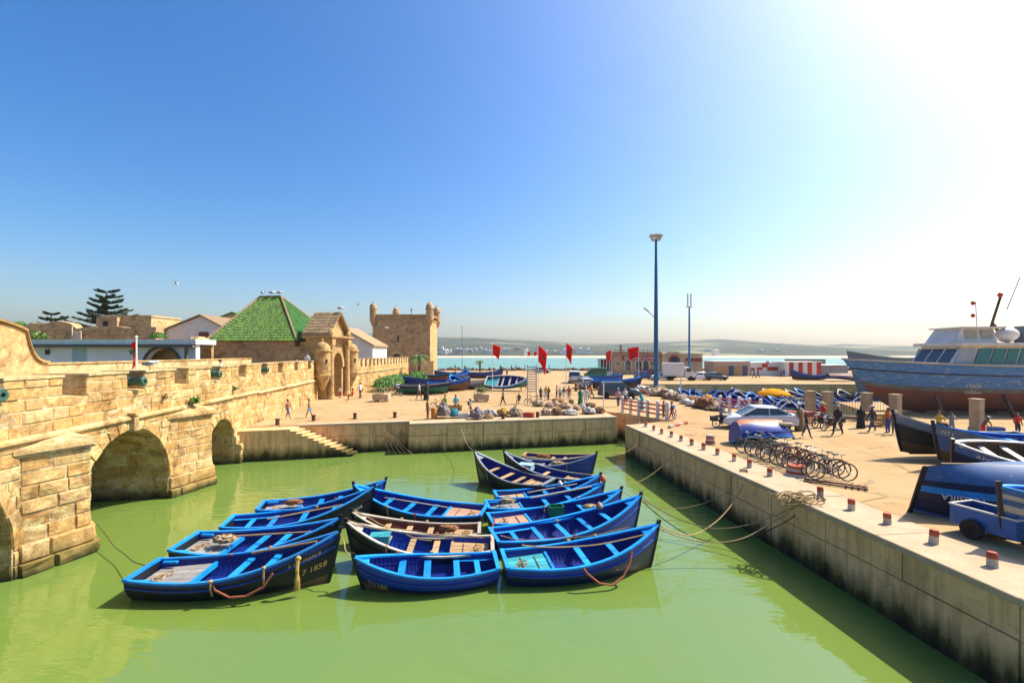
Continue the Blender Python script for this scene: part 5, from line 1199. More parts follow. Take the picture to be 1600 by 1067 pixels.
BUN=[(693,653,21,21,'grey','big grey netting bundle behind the boy on the quay edge',1),(710,652.5,14,13,'teal','bright teal plastic bundle beside the grey bundle',0),(745,655,23,17,'purple','purple grey heaped bundle near the orange cloth',1),(767,650,22,10,'white','white canvas bundle beside the yellow tarpaulin',0),(763,654,17,6,'brown','flat brown bundle under the white canvas one',0),(786,649.5,18,11,'yellow','yellow tarpaulin bundle on the far quay',0),(806,650.5,23,15,'tan','pointed patched tan bundle right of the yellow one',1),
(854,648,17,10,'tan','round tan bundle at the front of the row, left of the brown ball',0),(871,648,18,11,'brown','round brown ball of netting at the front of the row',0),(891,648,23,8,'white','flat pale heap of floats and netting in the front row',0),(920,646.5,21,10,'white','clean white sack at the right end of the front row',0),(937,645.5,16,10,'brown','brown net heap against the white pole',0),
(842,634.5,19,9,'tan','leftmost tan sack of the back row',0),(858,637,15,8,'pink','pinkish sack in the middle row',0),(868,634.5,13,8,'tan','small tan sack behind the pinkish one',0),(884,638,19,9,'tan','large tan sack in the middle row below the tall flag',0),(901,640.5,12,7,'tan','small tan sack right of the large one',0),(910,638.5,10,8,'white','small pale sack before the man in white',0),(872,628.5,18,6,'rust','low rust coloured bundle in the back row',0),(893,631,9,7,'brown','small brown bundle below the tall flag',0),(922,636,17,7,'brown','brown net bundle behind the clean white sack',0)]
for i,(a,b_,w_,h_,c,l,k_) in enumerate(BUN): bundle(a,b_,w_,h_,c,l,i+1,k_)
p=P(678.5,654); mb=MB(); mb.lathe([(.2,0),(.24,.25),(.24,.75),(.2,.8),(.1,.82)],12); tag(mb.obj('plastic_barrel',pm('barrel_orange',(.55,.22,.03),.5),loc=tuple(p),smooth='auto'),'orange yellow plastic barrel beside the boy on the quay','barrel')
# net heap right of the white fence
rk=random.Random(31); names=['tan','pink','grey','brown','white','rust','tan','pink','purple','teal','green','white','tan']
heap=[]
for i in range(46):
    t=rk.random(); a=1003+t*118+rk.uniform(-3,3); b_=610+t*23+rk.uniform(0,10)-(4 if t<.4 else 0); heap.append((b_,a))
heap=[(a,b_,names[rk.randrange(13)]) for b_,a in heap]; heap.sort(); cnt={}
for i,(a,b_,c) in enumerate(heap):
    cnt[c]=cnt.get(c,0)+1; bundle(a,b_,rk.uniform(11,22),rk.uniform(6,11),c,ORD[cnt[c]-1]+' '+c+' bundle from the left of the net heap behind the fence',i+40,0,group='bundles in the net heap')
bundle(1103,638,36,17,'rust','large rust orange net mound at the right end of the heap',90); bundle(1106,628,16,11,'yellow','yellowish sack on the rust orange mound',91)
# ================================================================ ropes
def catenary(a,b,sag,n=18,wob=0,seed=0):
    a=Vector(a);b=Vector(b); out=[]
    for i in range(n+1):
        t=i/n; p=a.lerp(b,t); p.z-=sag*4*t*(1-t); p.x+=wob*noise.noise(Vector((t*3,seed,0))); p.y+=wob*noise.noise(Vector((t*3,seed,5))); out.append(p)
    return out
def rope(a,b,sag,label,mat=None,r=.02,wob=.1,seed=0):
    mb=MB(); mb.tube(catenary(a,b,sag,24,wob,seed),r,5); return tag(mb.obj('mooring_rope',mat or m_rope),label,'rope')
ring=P(1166,738)+Vector((-.1,0,.06)); pile=P(1258,784)+Vector((0,0,.05)); edge_r=Vector((9.22,17.9,1.95)); edge_p=Vector((9.30,14.7,1.95))
rope((4.75,14.5,1.3),edge_r,1.05,'rope from the nearest blue bow hanging low then up to the quay ring',seed=1)
rope((4.7,14.6,1.2),edge_p,.8,'pale rope from the nearest blue bow to the rope tangle on the quay',seed=2)
rope((4.95,17.35,1.3),edge_p,.95,'long rope from the second blue bow to the rope tangle',seed=3)
rope((4.55,18.8,1.1),(8.9,18.6,1.2),.7,'thin rope from the third bow to the shaded quay wall',r=.014,seed=4)
rope((4.95,17.3,1.2),(9.28,14.9,1.5),1.2,'dark wet rope dipping to the water under the tangle',m_iron,.018,seed=5)
rope((4.1,21.3,1.0),(8.3,23.5,1.6),.8,'rope from the small wooden decked boat to the quay wall',r=.014,seed=6)
rope((-10.75,13.4,.55),fp(16.5,.6,.3),.25,'thin dark rope from the 7 1858 boat back to the bridge pier',m_iron,.014,seed=7)
rope((-5.1,13.55,1.45),(-4.6,13.15,.85),.12,'short rope tying the 7 1858 bow to the 7/1288 bow',seed=8)
rope((-.7,15.1,.6),(-.7,17.2,.6),.05,'rope lashing the sterns of the middle boats together',m_redrope,seed=9,wob=.15)
rope((-1.9,24.2,1.65),(-3.6,32.0,1.7),.5,'rope from the black bow to the far quay',r=.014,seed=10); rope((4.7,25.3,1.2),(8.1,27.5,1.8),.5,'rope from the striped bow to the corner quay',r=.014,seed=11)
rope((-5.4,14.8,1.4),(-1.0,15.3,.6),.1,'rope lying the length of the cream railed boat',wob=.5,seed=12); rope((-5.65,16.3,1.2),(-2.7,15.2,.55),.15,'rope crossing the red brown and cream railed boats',wob=.2,seed=13)
rope((-.4,15.5,.6),(3.9,15.2,1.0),.25,'rope slung across the bright blue boat on the right',wob=.2,seed=14); rope((.3,13.9,.95),(4.3,14.4,1.1),.2,'pale pole rope across the teal decked boat',wob=.05,seed=15,r=.024)
tg=empty('rope_tangle',tuple(pile),label='tangle of brown ropes tied to the quay ring above the wall',cat='rope'); rk=random.Random(6)
for i in range(9):
    mb=MB(); a=Vector((rk.uniform(-.5,.5),rk.uniform(-.5,.5),.03)); pts=[]
    for k_ in range(16): pts.append(a+Vector((.35*math.sin(k_*.5+i)-.02*k_,.3*math.cos(k_*.43+i*2),.05+.05*math.sin(k_+i))))
    pts.append(Vector((-.75,-.05,-.15))); mb.tube(pts,.02,5); mb.obj('strand',m_rope,tg)
for k_,(q,l) in enumerate(((ring,'iron mooring ring with a rope end on the quay'),(pile+Vector((.55,.1,0)),'iron mooring ring beside the rope tangle'))):
    mb=MB(); mb.tube([q+Vector((.14*math.cos(t*PI/8),.14*math.sin(t*PI/8),.02)) for t in range(17)],.025,6); tag(mb.obj('mooring_ring',m_iron),l,'ring')
qr=empty('hanging_poles',tuple(P(588,672)),label='bundle of thin poles and ropes hanging from the far quay wall into the water',cat='poles')
for i in range(5): mb=MB(); a=Vector((-9.0+.05*i,31.62,1.4)); b_=Vector((-8.3+i*.42,30.9-.1*i,.0)); mb.tube([a-qr.location,b_-qr.location],.022,5); mb.obj('pole',m_rope,qr)
# ================================================================ cars, truck, bicycles, cart
m_tyre=pm('tyre_rubber',(.018,.017,.016),.85,.3,10,.2,60); m_rim=pm('wheel_rim',(.40,.40,.40),.4,.2,6,0,metal=.6); m_lamp=pm('lamp_glass',(.55,.55,.5),.15,.1,5,0); m_tail=pm('tail_lamp',(.35,.01,.01),.25,.1,5,0)
m_bump=pm('black_trim',(.025,.025,.027),.6,.2,5,0)
def carpaint(n,c): return pm('car_'+n,c,.28,.12,2,0,spec=.6)
def car(label,loc,rz,kind,pmat,group='parked cars',s=1.0):
    "x forward. lower body lofted through stations, glasshouse on top, roof, lamps, wheels"
    e=empty('car',loc,rz,label=label,cat='car',group=group); e.scale=(s,s,s)
    if kind=='sedan': st=[(-2.15,.74,.42,.86),(-2.1,.80,.30,.98),(-1.5,.84,.22,1.0),(-.7,.86,.20,.94),(.6,.86,.20,.92),(1.2,.85,.20,.88),(1.8,.80,.22,.78),(2.1,.68,.30,.66),(2.16,.6,.38,.55)]; gh=[(-1.75,.68,.98),(-.95,.60,1.42),(.25,.60,1.45),(1.15,.70,.90)]
    elif kind=='hatch': st=[(-1.9,.72,.40,.9),(-1.86,.78,.28,1.0),(-1.3,.82,.22,.98),(-.5,.83,.2,.95),(.6,.83,.2,.93),(1.2,.82,.2,.88),(1.7,.76,.22,.76),(1.92,.62,.35,.58)]; gh=[(-1.82,.66,.98),(-1.45,.60,1.45),(.2,.60,1.48),(1.1,.68,.90)]
    elif kind=='suv': st=[(-2.2,.82,.45,1.02),(-2.15,.88,.32,1.15),(-1.4,.92,.28,1.12),(-.5,.93,.26,1.1),(.7,.93,.26,1.08),(1.3,.92,.26,1.05),(1.95,.88,.3,.98),(2.2,.76,.4,.8)]; gh=[(-2.1,.78,1.12),(-1.75,.72,1.72),(.35,.72,1.75),(1.15,.80,1.06)]
    else: st=[(-2.2,.84,.4,1.1),(-2.16,.88,.28,1.2),(-1.4,.9,.25,1.15),(.2,.9,.25,1.12),(1.2,.9,.25,1.08),(1.9,.86,.28,.95),(2.2,.74,.4,.75)]; gh=[(-2.14,.82,1.15),(-2.0,.78,1.95),(.75,.78,1.95),(1.6,.82,1.05)]
    mb=MB(); rows=[]
    for x,w_,z0,z1 in st:
        zm=(z0+z1)/2; rows.append([(x,-w_*.86,z0),(x,-w_,z0+.08),(x,-w_*1.0,zm),(x,-w_*.95,z1-.06),(x,-w_*.86,z1),(x,w_*.86,z1),(x,w_*.95,z1-.06),(x,w_*1.0,zm),(x,w_,z0+.08),(x,w_*.86,z0)])
    mb.grid(rows,close=True); n_=len(rows); mb.f.append(list(range(10))[::-1]); mb.m.append(0); mb.f.append([10*(n_-1)+i for i in range(10)]); mb.m.append(0); body=mb.obj('body',pmat,e,smooth='auto')
    (xa,wa,za),(xb,wb_,zb),(xc,wc,zc),(xd,wd,zd)=gh
    vs=[(xa,-wa,za),(xd,-wd,zd),(xd,wd,zd),(xa,wa,za),(xb,-wb_,zb-.05),(xc,-wc,zc-.05),(xc,wc,zc-.05),(xb,wb_,zb-.05)]
    mb=MB(); mb.add(vs,[(3,2,1,0),(4,5,6,7),(0,1,5,4),(1,2,6,5),(2,3,7,6),(3,0,4,7)]); mb.obj('windows',m_glass,e)
    mb=MB(); g_=.03; mb.add([(xb-.12,-wb_-g_,zb-.07),(xc+.12,-wc-g_,zc-.07),(xc+.12,wc+g_,zc-.07),(xb-.12,wb_+g_,zb-.07),(xb,-wb_*.9,zb+.02),(xc,-wc*.9,zc+.02),(xc,wc*.9,zc+.02),(xb,wb_*.9,zb+.02)],[(3,2,1,0),(4,5,6,7),(0,1,5,4),(1,2,6,5),(2,3,7,6),(3,0,4,7)]); mb.obj('roof',pmat,e)
    for sd in (-1,1):
        for (p0,p1) in (((xa,wa,za),(xb,wb_,zb)),((xd,wd,zd),(xc,wc,zc))): mb=MB(); mb.bar((p0[0],sd*(p0[1]+.01),p0[2]),(p1[0],sd*(p1[1]+.015),p1[2]-.04),.09,.07); mb.obj('pillar',pmat,e)
        xm=(xb+xc)/2-.1; mb=MB(); mb.bar((xm,sd*(wa+.015),za-.02),(xm,sd*(wb_+.02),zb-.06),.05,.07); mb.obj('pillar',pmat,e)
        for nm,xx,mt_ in (('headlight',st[-2][0]-.02,m_lamp),('tail_light',st[1][0]+.0,m_tail)):
            w_=st[-2][1] if nm=='headlight' else st[1][1]; z_=(st[-2][3]-.12) if nm=='headlight' else st[1][3]-.16; mb=MB(); mb.box((xx,sd*w_*.80,z_),(.22,.34*w_,.15)); mb.obj(nm,mt_,e)
        mb=MB(); mb.box((xd-.25,sd*(wd+.16),zd+.06),(.1,.18,.13)); mb.obj('wing_mirror',m_bump,e)
        for xw in (st[1][0]+.78,st[-2][0]-.72):
            r_=.31 if kind in('sedan','hatch') else .35; M=Matrix.Translation((xw,sd*(st[3][1]-.06),r_))@Matrix.Rotation(R(90),4,'X'); mb=MB(); mb.lathe([(r_*.6,-.1),(r_*.93,-.1),(r_,-.06),(r_,.06),(r_*.93,.1),(r_*.6,.1)],18,M=M); wh=mb.obj('wheel',m_tyre,e,smooth='auto')
            mb=MB(); mb.lathe([(r_*.62,-.085),(r_*.62,.085)],14,M=M); mb.obj('rim',m_rim,wh)
    mb=MB(); mb.box((st[-1][0]-.02,0,.42),(.14,st[-1][1]*1.9,.16)); mb.obj('bumper',m_bump if kind!='sedan' else pmat,e); mb=MB(); mb.box((st[0][0]+.02,0,.45),(.14,st[0][1]*1.9,.16)); mb.obj('bumper',m_bump,e)
    mb=MB(); mb.box((st[0][0]-.01,0,.68),(.03,.5,.12)); mb.obj('number_plate',m_wht,e)
    return e
pw=carpaint('white',(.62,.63,.65)); pg=carpaint('dark_grey',(.06,.065,.065)); pgr=carpaint('green',(.02,.16,.05)); pb=carpaint('blue',(.02,.06,.22)); ps=carpaint('silver',(.35,.37,.38)); pr=carpaint('red',(.35,.02,.02))
def at(a,b_): p=P(a,b_); return (p.x,p.y,2.0)
car('white saloon car parked on the quay behind the upturned boat',at(1184,669),R(170),'sedan',pw)
car('dark grey people carrier parked beyond the fence among the dry boats',at(967,622),R(-10),'suv',pg)
car('silver hatchback by the dry boats left of the man in white',at(912,607),R(100),'hatch',ps)
car('white van with open back among the dry boats',at(898,598),R(80),'van',pw)
car('green and white taxi van near the kiosk',at(930,590),R(175),'van',pgr)
car('white car parked in front of the glass kiosk',at(946,581),R(0),'hatch',pw)
car('dark blue saloon behind the net heap left of the blue mast',at(1008,592.5),R(5),'hatch',pb)
car('white car right behind the foot of the blue mast',at(1036,593.5),R(185),'sedan',pw)
car('small red car right of the blue mast near the orange nets',at(1013,585),R(0),'hatch',pr)
car('white car parked in front of the restaurant windows',at(1032,584),R(180),'hatch',pw)
car('white saloon right of the box truck',at(1092,594),R(185),'sedan',pw)
car('dark car at the right end of the row on the far quay',at(1117,594),R(0),'sedan',pg)
car('silver car parked before the restaurant sign',at(981,583.5),R(180),'hatch',ps)
car('white car at the foot of the red flag by the kiosk',at(967,583),R(90),'hatch',pw)
car('silver car far off on the square near the ladder frame',at(848,583),R(0),'hatch',ps)
# box truck
tb=at(1066,594); t=empty('box_truck',tb,R(-12),label='white box truck parked on the far quay right of the blue mast',cat='truck')
mb=MB(); mb.box((-1.6,0,1.95),(3.6,2.1,2.3)); mb.obj('cargo_box',m_wht,t)
mb=MB(); rows=[[(x,-.95,.55),(x,.95,.55),(x,.95*k1,z),(x,-.95*k1,z)] for x,z,k1 in ((.35,2.35,.92),(1.1,2.35,.9),(1.75,1.45,.95),(2.1,1.25,.95))]; mb.grid(rows,close=True); mb.f.append([12,13,14,15]); mb.m.append(0); mb.f.append([3,2,1,0]); mb.m.append(0); mb.obj('cab',m_wht,t)
mb=MB(); mb.add([(1.17,-.8,2.28),(1.17,.8,2.28),(1.80,.86,1.48),(1.80,-.86,1.48)],[(0,1,2,3)]); mb.obj('windscreen',m_glass,t)
mb=MB(); mb.box((.95,0,1.85),(.75,1.86,.6)); mb.obj('side_windows',m_glass,t)
mb=MB(); mb.box((2.1,0,.55),(.16,1.9,.3)); mb.obj('bumper',m_bump,t); mb=MB(); mb.box((-.6,0,.62),(5,.8,.18)); mb.obj('chassis',m_bump,t)
for s_ in (-1,1):
    mb=MB(); mb.box((2.12,s_*.72,.95),(.06,.32,.2)); mb.obj('headlight',m_lamp,t)
    for xx in (1.3,-2.3): M=Matrix.Translation((xx,s_*.85,.4))@Matrix.Rotation(R(90),4,'X'); mb=MB(); mb.lathe([(.2,-.13),(.4,-.12),(.4,.12),(.2,.13)],16,M=M); mb.obj('wheel',m_tyre,t)
# bicycles
m_bk=[pm('bike_black',(.03,.03,.03),.4,.2,9,0),pm('bike_red',(.32,.03,.02),.45,.2,9,0),pm('bike_green',(.05,.22,.12),.45,.2,9,0),pm('bike_silver',(.4,.4,.4),.35,.2,9,0,metal=.5),pm('bike_rust',(.16,.07,.03),.7,.4,9,.2)]
def bike_meshes():
    out={}
    def ring(r,t,n=22): 
        mb=MB(); mb.tube([(r*math.cos(2*PI*k/n),0,r*math.sin(2*PI*k/n)) for k in range(n+1)],t,5,cap=False); return mb
    mb=ring(.325,.018); out['tyre']=mb.mesh('tyre',m_tyre)
    mb=ring(.30,.010)
    for i in range(14): a=i*2*PI/14; mb.tube([(0,(-1)**i*.02,0),(.30*math.cos(a),0,.30*math.sin(a))],.0022,3)
    mb.lathe([(.022,-.045),(.022,.045)],8,M=Matrix.Rotation(R(90),4,'X')); out['rim']=mb.mesh('rim',m_rim)
    return out
BK=bike_meshes()
mfr=MB(); A=(-.52,0,.33);Bq=(-.08,0,.30);S=(-.22,0,.82);Hd=(.38,0,.80);Hl=(.42,0,.66);Fw=(.55,0,.33)
for a,b_ in ((A,Bq),(A,(-.21,0,.76)),(Bq,S),(Bq,Hl),((-.21,0,.76),Hd),(Hd,Fw)): mfr.tube([a,b_],.017,6)
meF=[mfr.mesh('frame',m) for m in m_bk]
mb=MB(); mb.tube([(.36,0,.86),(.35,0,.98)],.014,5); mb.tube([(.30,-.29,1.03),(.40,-.2,1.0),(.36,0,.98),(.40,.2,1.0),(.30,.29,1.03)],.013,5); meH=mb.mesh('handlebar',m_rim)
mb=MB(); mb.tube([(-.22,0,.8),(-.245,0,.93)],.014,5); meP=mb.mesh('seat_post',m_rim); mb=MB(); mb.blob((-.27,0,.95),(.14,.07,.035),1,.1,2); meS=mb.mesh('saddle',m_bump,True)
mb=MB(); mb.lathe([(.085,-.03),(.085,-.02)],14,M=Matrix.Translation((-.08,0,.30))@Matrix.Rotation(R(90),4,'X')); mb.bar((-.08,-.05,.30),(-.02,-.05,.14),.015,.02); mb.bar((-.08,.05,.30),(-.14,.05,.46),.015,.02); mb.box((-.02,-.1,.14),(.09,.08,.02)); mb.box((-.14,.1,.46),(.09,.08,.02)); meC=mb.mesh('crank_and_pedals',m_rim)
mb=MB(); mb.tube([(-.52+.36*math.cos(t),0,.33+.36*math.sin(t)) for t in [i*.2+.3 for i in range(12)]],.02,4); meM=mb.mesh('mudguard',m_bk[4])
def bicycle(loc,rz,lean,ci,label,group='bicycles in the rack'):
    e=empty('bicycle',loc,label=label,cat='bicycle',group=group,rot=Euler((lean,0,rz),'XYZ'))
    inst('frame',meF[ci],e); inst('handlebar',meH,e); inst('seat_post',meP,e); inst('saddle',meS,e); inst('crank_and_pedals',meC,e); inst('mudguard',meM,e)
    for x in (-.52,.55):
        w_=inst('wheel',BK['tyre'],e,Matrix.Translation((x,0,.343))); inst('rim',BK['rim'],w_)
    return e
rk=random.Random(12); NBK=15; lbls=['black','red','green','silver','rusty']
q0=P(1178,708);q1=P(1300,752)
for i in range(NBK):
    t=i/(NBK-1); p=q0.lerp(q1,t); ci=[2,3,0,4,0,3,4,0,1,4,1,0,4,3,4][i]
    bicycle((p.x+rk.uniform(-.1,.1),p.y,2.03),R(-12+rk.uniform(-9,9))+(PI if rk.random()<.4 else 0),R(rk.uniform(-9,4)),ci,ORD[i]+' bicycle of the parked row counted from the upturned boat, '+lbls[ci]+' frame')
rkx=empty('bike_rack',tuple(P(1318,762)),R(-35),label='low rusty ground rack at the near end of the bicycles',cat='rack')
for i in range(2): mb=MB(); mb.bar((-1.2,i*.35,.05),(.7,i*.35,.05),.05,.05); mb.obj('side_bar',m_iron,rkx)
for i in range(4): mb=MB(); mb.bar((.1+i*.18,-.1,.09),(.1+i*.18,.45,.09),.04,.04); mb.obj('cross_bar',m_iron,rkx)
p=P(835,634.5); bicycle((p.x-.1,p.y+.3,2),R(8),R(3),0,'lone bicycle leaning under the ladder frame','single bicycles'); p=P(1052,656); bicycle((p.x,p.y-.2,2),R(60),0,1,'bicycle pushed by the man in blue at the fence end','single bicycles'); p=P(706,641); bicycle((p.x-1.2,p.y+.2,2),R(50),0,0,'bicycle by the seated pair on the far quay','single bicycles'); p=P(618.5,619); bicycle((p.x,p.y,2),R(0),0,0,'bicycle ridden by the man in blue beside the planter','single bicycles')
# mopeds / motorbike with rider near the white car
def moped(loc,rz,col,label):
    e=empty('moped',loc,rz,label=label,cat='moped')
    for x in (-.6,.6): w_=inst('wheel',BK['tyre'],e,Matrix.Translation((x,0,.30))@Matrix.Diagonal((.85,2.6,.85,1))); inst('rim',BK['rim'],w_)
    mb=MB(); mb.blob((0,0,.45),(.42,.14,.2),2,.1,2); mb.obj('engine',m_iron,e,True); mb=MB(); mb.blob((.12,0,.72),(.28,.13,.13),3,.08,2); mb.obj('tank',col,e,True); mb=MB(); mb.blob((-.4,0,.76),(.36,.13,.07),4,.06,2); mb.obj('seat',m_bump,e,True)
    mb=MB(); mb.tube([(.42,0,.95),(.6,0,.30)],.035,6); mb.tube([(.36,-.32,1.02),(.42,0,.98),(.36,.32,1.02)],.018,5); mb.obj('fork_and_handlebar',m_rim,e); mb=MB(); mb.lathe([(.09,-.05),(.09,.05)],12,M=Matrix.Translation((.52,0,.84))@Matrix.Rotation(R(90),4,'Y')); mb.obj('headlamp',m_lamp,e); mb=MB(); mb.box((-.75,0,.62),(.3,.42,.3)); mb.obj('pannier',m_bump,e)
moped(at(1131,668),R(15),m_bump,'dark moped with a rider left of the white car'); moped(at(1284,668),R(200),pr,'red motor tricycle by the stone pillars'); moped(at(1299,672),R(195),m_bump,'dark moped beside the man in black')
# blue hand cart
cx=P(1552,842); ct=empty('hand_cart',(cx.x,cx.y,2.0),R(105),label='blue steel box cart with one wheel showing between the dry boats',cat='cart')
m_cart=paint('cart_blue',(.02,.11,.36),.5,(.2,.13,.09),.58); L_,W_,H_=1.35,.85,.48
mb=MB(); 
for nm,c,sz in (('side_panel',(0,-W_/2,.5),(L_,.03,H_)),('side_panel',(0,W_/2,.5),(L_,.03,H_)),('end_panel',(-L_/2,0,.5),(.03,W_,H_)),('end_panel',(L_/2,0,.5),(.03,W_,H_)),('floor_panel',(0,0,.28),(L_,W_,.03))): mb=MB(); mb.box(c,sz); mb.obj(nm,m_cart if nm!='floor_panel' else m_iron,ct)
for c,sz in (((0,-W_/2,.755),(L_+.06,.06,.04)),((0,W_/2,.755),(L_+.06,.06,.04)),((-L_/2,0,.757),(.06,W_-.05,.04)),((L_/2,0,.757),(.06,W_-.05,.04))): mb=MB(); mb.box(c,sz); mb.obj('rim_rail',m_white,ct)
for s_ in (-1,1): M=Matrix.Translation((.15,s_*(W_/2+.10),.25))@Matrix.Rotation(R(90),4,'X'); mb=MB(); mb.lathe([(.11,-.07),(.235,-.07),(.25,-.04),(.25,.04),(.235,.07),(.11,.07)],18,M=M); wh=mb.obj('wheel',m_tyre,ct,smooth='auto'); mb=MB(); mb.lathe([(.13,-.07),(.13,.07)],12,M=M); mb.obj('hub',m_iron,wh)
for s_ in (-.3,.3): mb=MB(); mb.bar((-L_/2,s_,.6),(-L_/2-.75,0,.42),.05,.05); mb.obj('drawbar',m_cart,ct)
# ================================================================ boats on the quay and in the second basin
def dry(label,a,b_,rz,L,B,z=2.35,roll=0,pitch=0,fb=.55,bz=1.2,group='boats drawn up on the square',**k):
    p=P(a,b_); return make_boat(label,(p.x,p.y,z),rz,Hull(L,B,fb,bz),roll=roll,pitch=pitch,group=group,extra=False,**k)
m_bluegrey=paint('blue_grey_hull',(.045,.12,.29),.45,(.25,.25,.26),.60)
# near right: overturned hull, tilted hull, upright hull, edge boat
o=make_boat('overturned navy boat with azure stripes and the upside down name MASSIRA',(15.35,13.35,3.10),R(178),Hull(6.6,2.0,.82,1.02,full=3.4,ws=.80,keel=-.5,rake=.08),roll=R(180-16),hull=m_navy,strake=m_navy,inside=m_deep,rail=m_bluegrey,upside=True,extra=False,seed=40,bands=[(.34,1),(.56,0),(.62,2),(.70,0),(.76,2),(1.01,0)],letters=[('MASSIRA',.23,.80,.60,-1,m_letter,0)],group='boats drawn up on the right quay')
hm=[x for x in o.children if x.name.startswith('hull')][0]; hm.data.materials[1]=m_bluegrey; hm.data.materials[2]=m_azure
make_boat('tilted boat lettered APOLO with its brown interior showing',(18.55,16.35,2.55),R(172),Hull(5.4,1.9,.62,1.15),roll=R(-20),hull=m_navy,strake=m_bluegrey,inside=m_bilge,rail=m_white,seat=m_white,deck=None,seed=41,letters=[('APOLO',.24,.90,.80,1,m_letter,0)],extra=False,group='boats drawn up on the right quay')
make_boat('pale grey blue boat numbered 071 behind the APOLO boat',(20.7,18.9,2.55),R(178),Hull(6.4,2.0,.65,1.35),roll=R(-4),hull=m_bluegrey,strake=m_greyhull,inside=m_cobalt,rail=m_azure,deck='blue',seed=42,letters=[('071',.26,.97,.80,1,m_letter,0)],extra=False,group='boats drawn up on the right quay')
make_boat('dark boat with a long weathered stem sticking out past the 071 boat',(20.4,20.7,2.5),R(176),Hull(5.8,1.8,.6,1.6),hull=m_black,strake=m_greyhull,inside=m_deep,rail=m_white,deck=None,seed=43,extra=False,group='boats drawn up on the right quay')
make_boat('dark grey and blue boat with two cream stripes at the right picture edge',(14.75,10.75,2.40),R(168),Hull(5.4,1.9,.80,1.1,rake=.1,full=3.2),hull=m_bluegrey,strake=m_bluegrey,inside=m_cobalt,rail=m_azure,deck='blue',seed=44,extra=False,bands=[(.3,1),(.66,0),(.71,2),(.86,0),(.91,2),(1.01,0)],letters=[('7 12',.17,.95,.74,1,m_letter,0)],group='boats drawn up on the right quay')
h2=[x for x in C.objects if x.name.startswith('hull')][-1]; h2.data.materials[2]=m_cream
# upturned orange and blue boat by the bicycles
p=P(1196,694); make_boat('upturned bright blue boat with orange bottom beside the bicycles',(p.x,p.y+.3,2.86),R(4),Hull(3.2,1.7,.62,.55,full=2.8,keel=-.42,ws=.8),roll=R(180-18),hull=m_cobalt,strake=m_cobalt,upside=True,bands=[(.40,1),(.9,0),(1.01,2)],deck=None,thwarts=(.4,.65),seed=45,extra=False)
bpy.data.objects  # (bilge band of that hull carries the orange paint)
last=[o for o in C.objects if o.name.startswith('hull')][-1]; last.data.materials[1]=m_orange
p=P(1222,668); mb=MB(); mb.blob((0,0,0),(.45,.3,.12),5,.3,3); tag(mb.obj('tan_cloth',bmat('tan'),loc=(14.35,24.05,3.06),smooth=True),'tan cloth draped on the upturned blue and orange boat','cloth')
# plaza dry boats
dry('green and navy boat drawn up nearest the planter by the gate',662,616,R(-3),6.3,2.1,hull=m_green,strake=m_navy,rail=m_cream,inside=m_deep,seed=50,deck='blue',bands=[(.25,1),(.72,0),(1.01,2)],fb=.7,bz=1.1)
dry('bright blue boat behind the green one',664,607,R(175),6.2,2.0,hull=m_cobalt,rail=m_cobalt,seed=51,z=2.5,deck='blue',fb=.65,bz=1.2)
dry('brown bottomed blue boat with its bow raised right of the green boat',702,611,R(10),5.4,2.0,hull=m_bilge,strake=m_cobalt,rail=m_azure,seed=52,deck='blue',fb=.7,bz=1.5)
dry('dark plank boat at the back left of the dry boats by the hedge',680,597,R(-8),7.0,2.2,hull=m_bilge,strake=m_navy,rail=m_azure,seed=53,deck='wood',fb=.8,bz=1.4)
dry('blue boat at the back of the group by the palm',697,589,R(170),6,2,hull=m_navy,seed=54,deck='blue',lod=1)
dry('blue boat with its prow towards the sea in the back row',718,593,R(60),6,2,hull=m_cobalt,seed=55,deck='blue',lod=1,bz=1.6)
dry('navy boat left of the white striped one',716,606,R(120),5.5,2,hull=m_navy,strake=m_azure,seed=56,deck='blue',bz=1.5)
dry('grey and white striped boat left of the flag pole',744,608,R(-4),6,2.1,hull=m_greyhull,strake=m_white,rail=m_white,seed=57,deck='grey',fb=.75,bz=1.2)
dry('long deep blue boat at the back near the small palm',757,591,R(-3),7.2,2.1,hull=m_cobalt,rail=m_cobalt,seed=58,deck='blue',fb=.75,bz=1.3,lod=1)
dry('tilted green and blue spotted boat right of the flag pole',793,610,R(-14),5.6,2.2,hull=m_green,strake=m_azure,rail=m_white,roll=R(38),seed=59,deck='teal',z=2.7,fb=.7,bz=1.2)
dry('blue boat standing behind the people carrier',965,609,R(4),6.5,2.1,hull=m_navy,strake=m_cobalt,seed=60,deck='blue',fb=.8,bz=1.4,lod=1)
dry('bright blue boat left of the people carrier',938,606,R(172),5.5,2.0,hull=m_cobalt,rail=m_azure,seed=61,deck='blue',fb=.8,bz=1.3,lod=1)
dry('blue boat on the square farthest to the right by the kiosk cars',947,599,R(5),5.6,2.0,hull=m_cobalt,rail=m_azure,seed=62,deck='blue',fb=.8,bz=1.2,lod=1)
# far quay dry boats
dry('blue boat hauled out on the far quay before the striped shed',1262,594,R(165),5.5,1.9,hull=m_cobalt,seed=63,deck='blue',bz=1.7,lod=1,group='boats on the far quay')
dry('red and blue upturned hull on the far quay right of the striped shed',1318,595.5,R(3),6,2.4,z=3.1,roll=R(172),hull=m_brownpaint,strake=m_navy,upside=True,seed=64,deck=None,thwarts=(),lod=1,group='boats on the far quay')
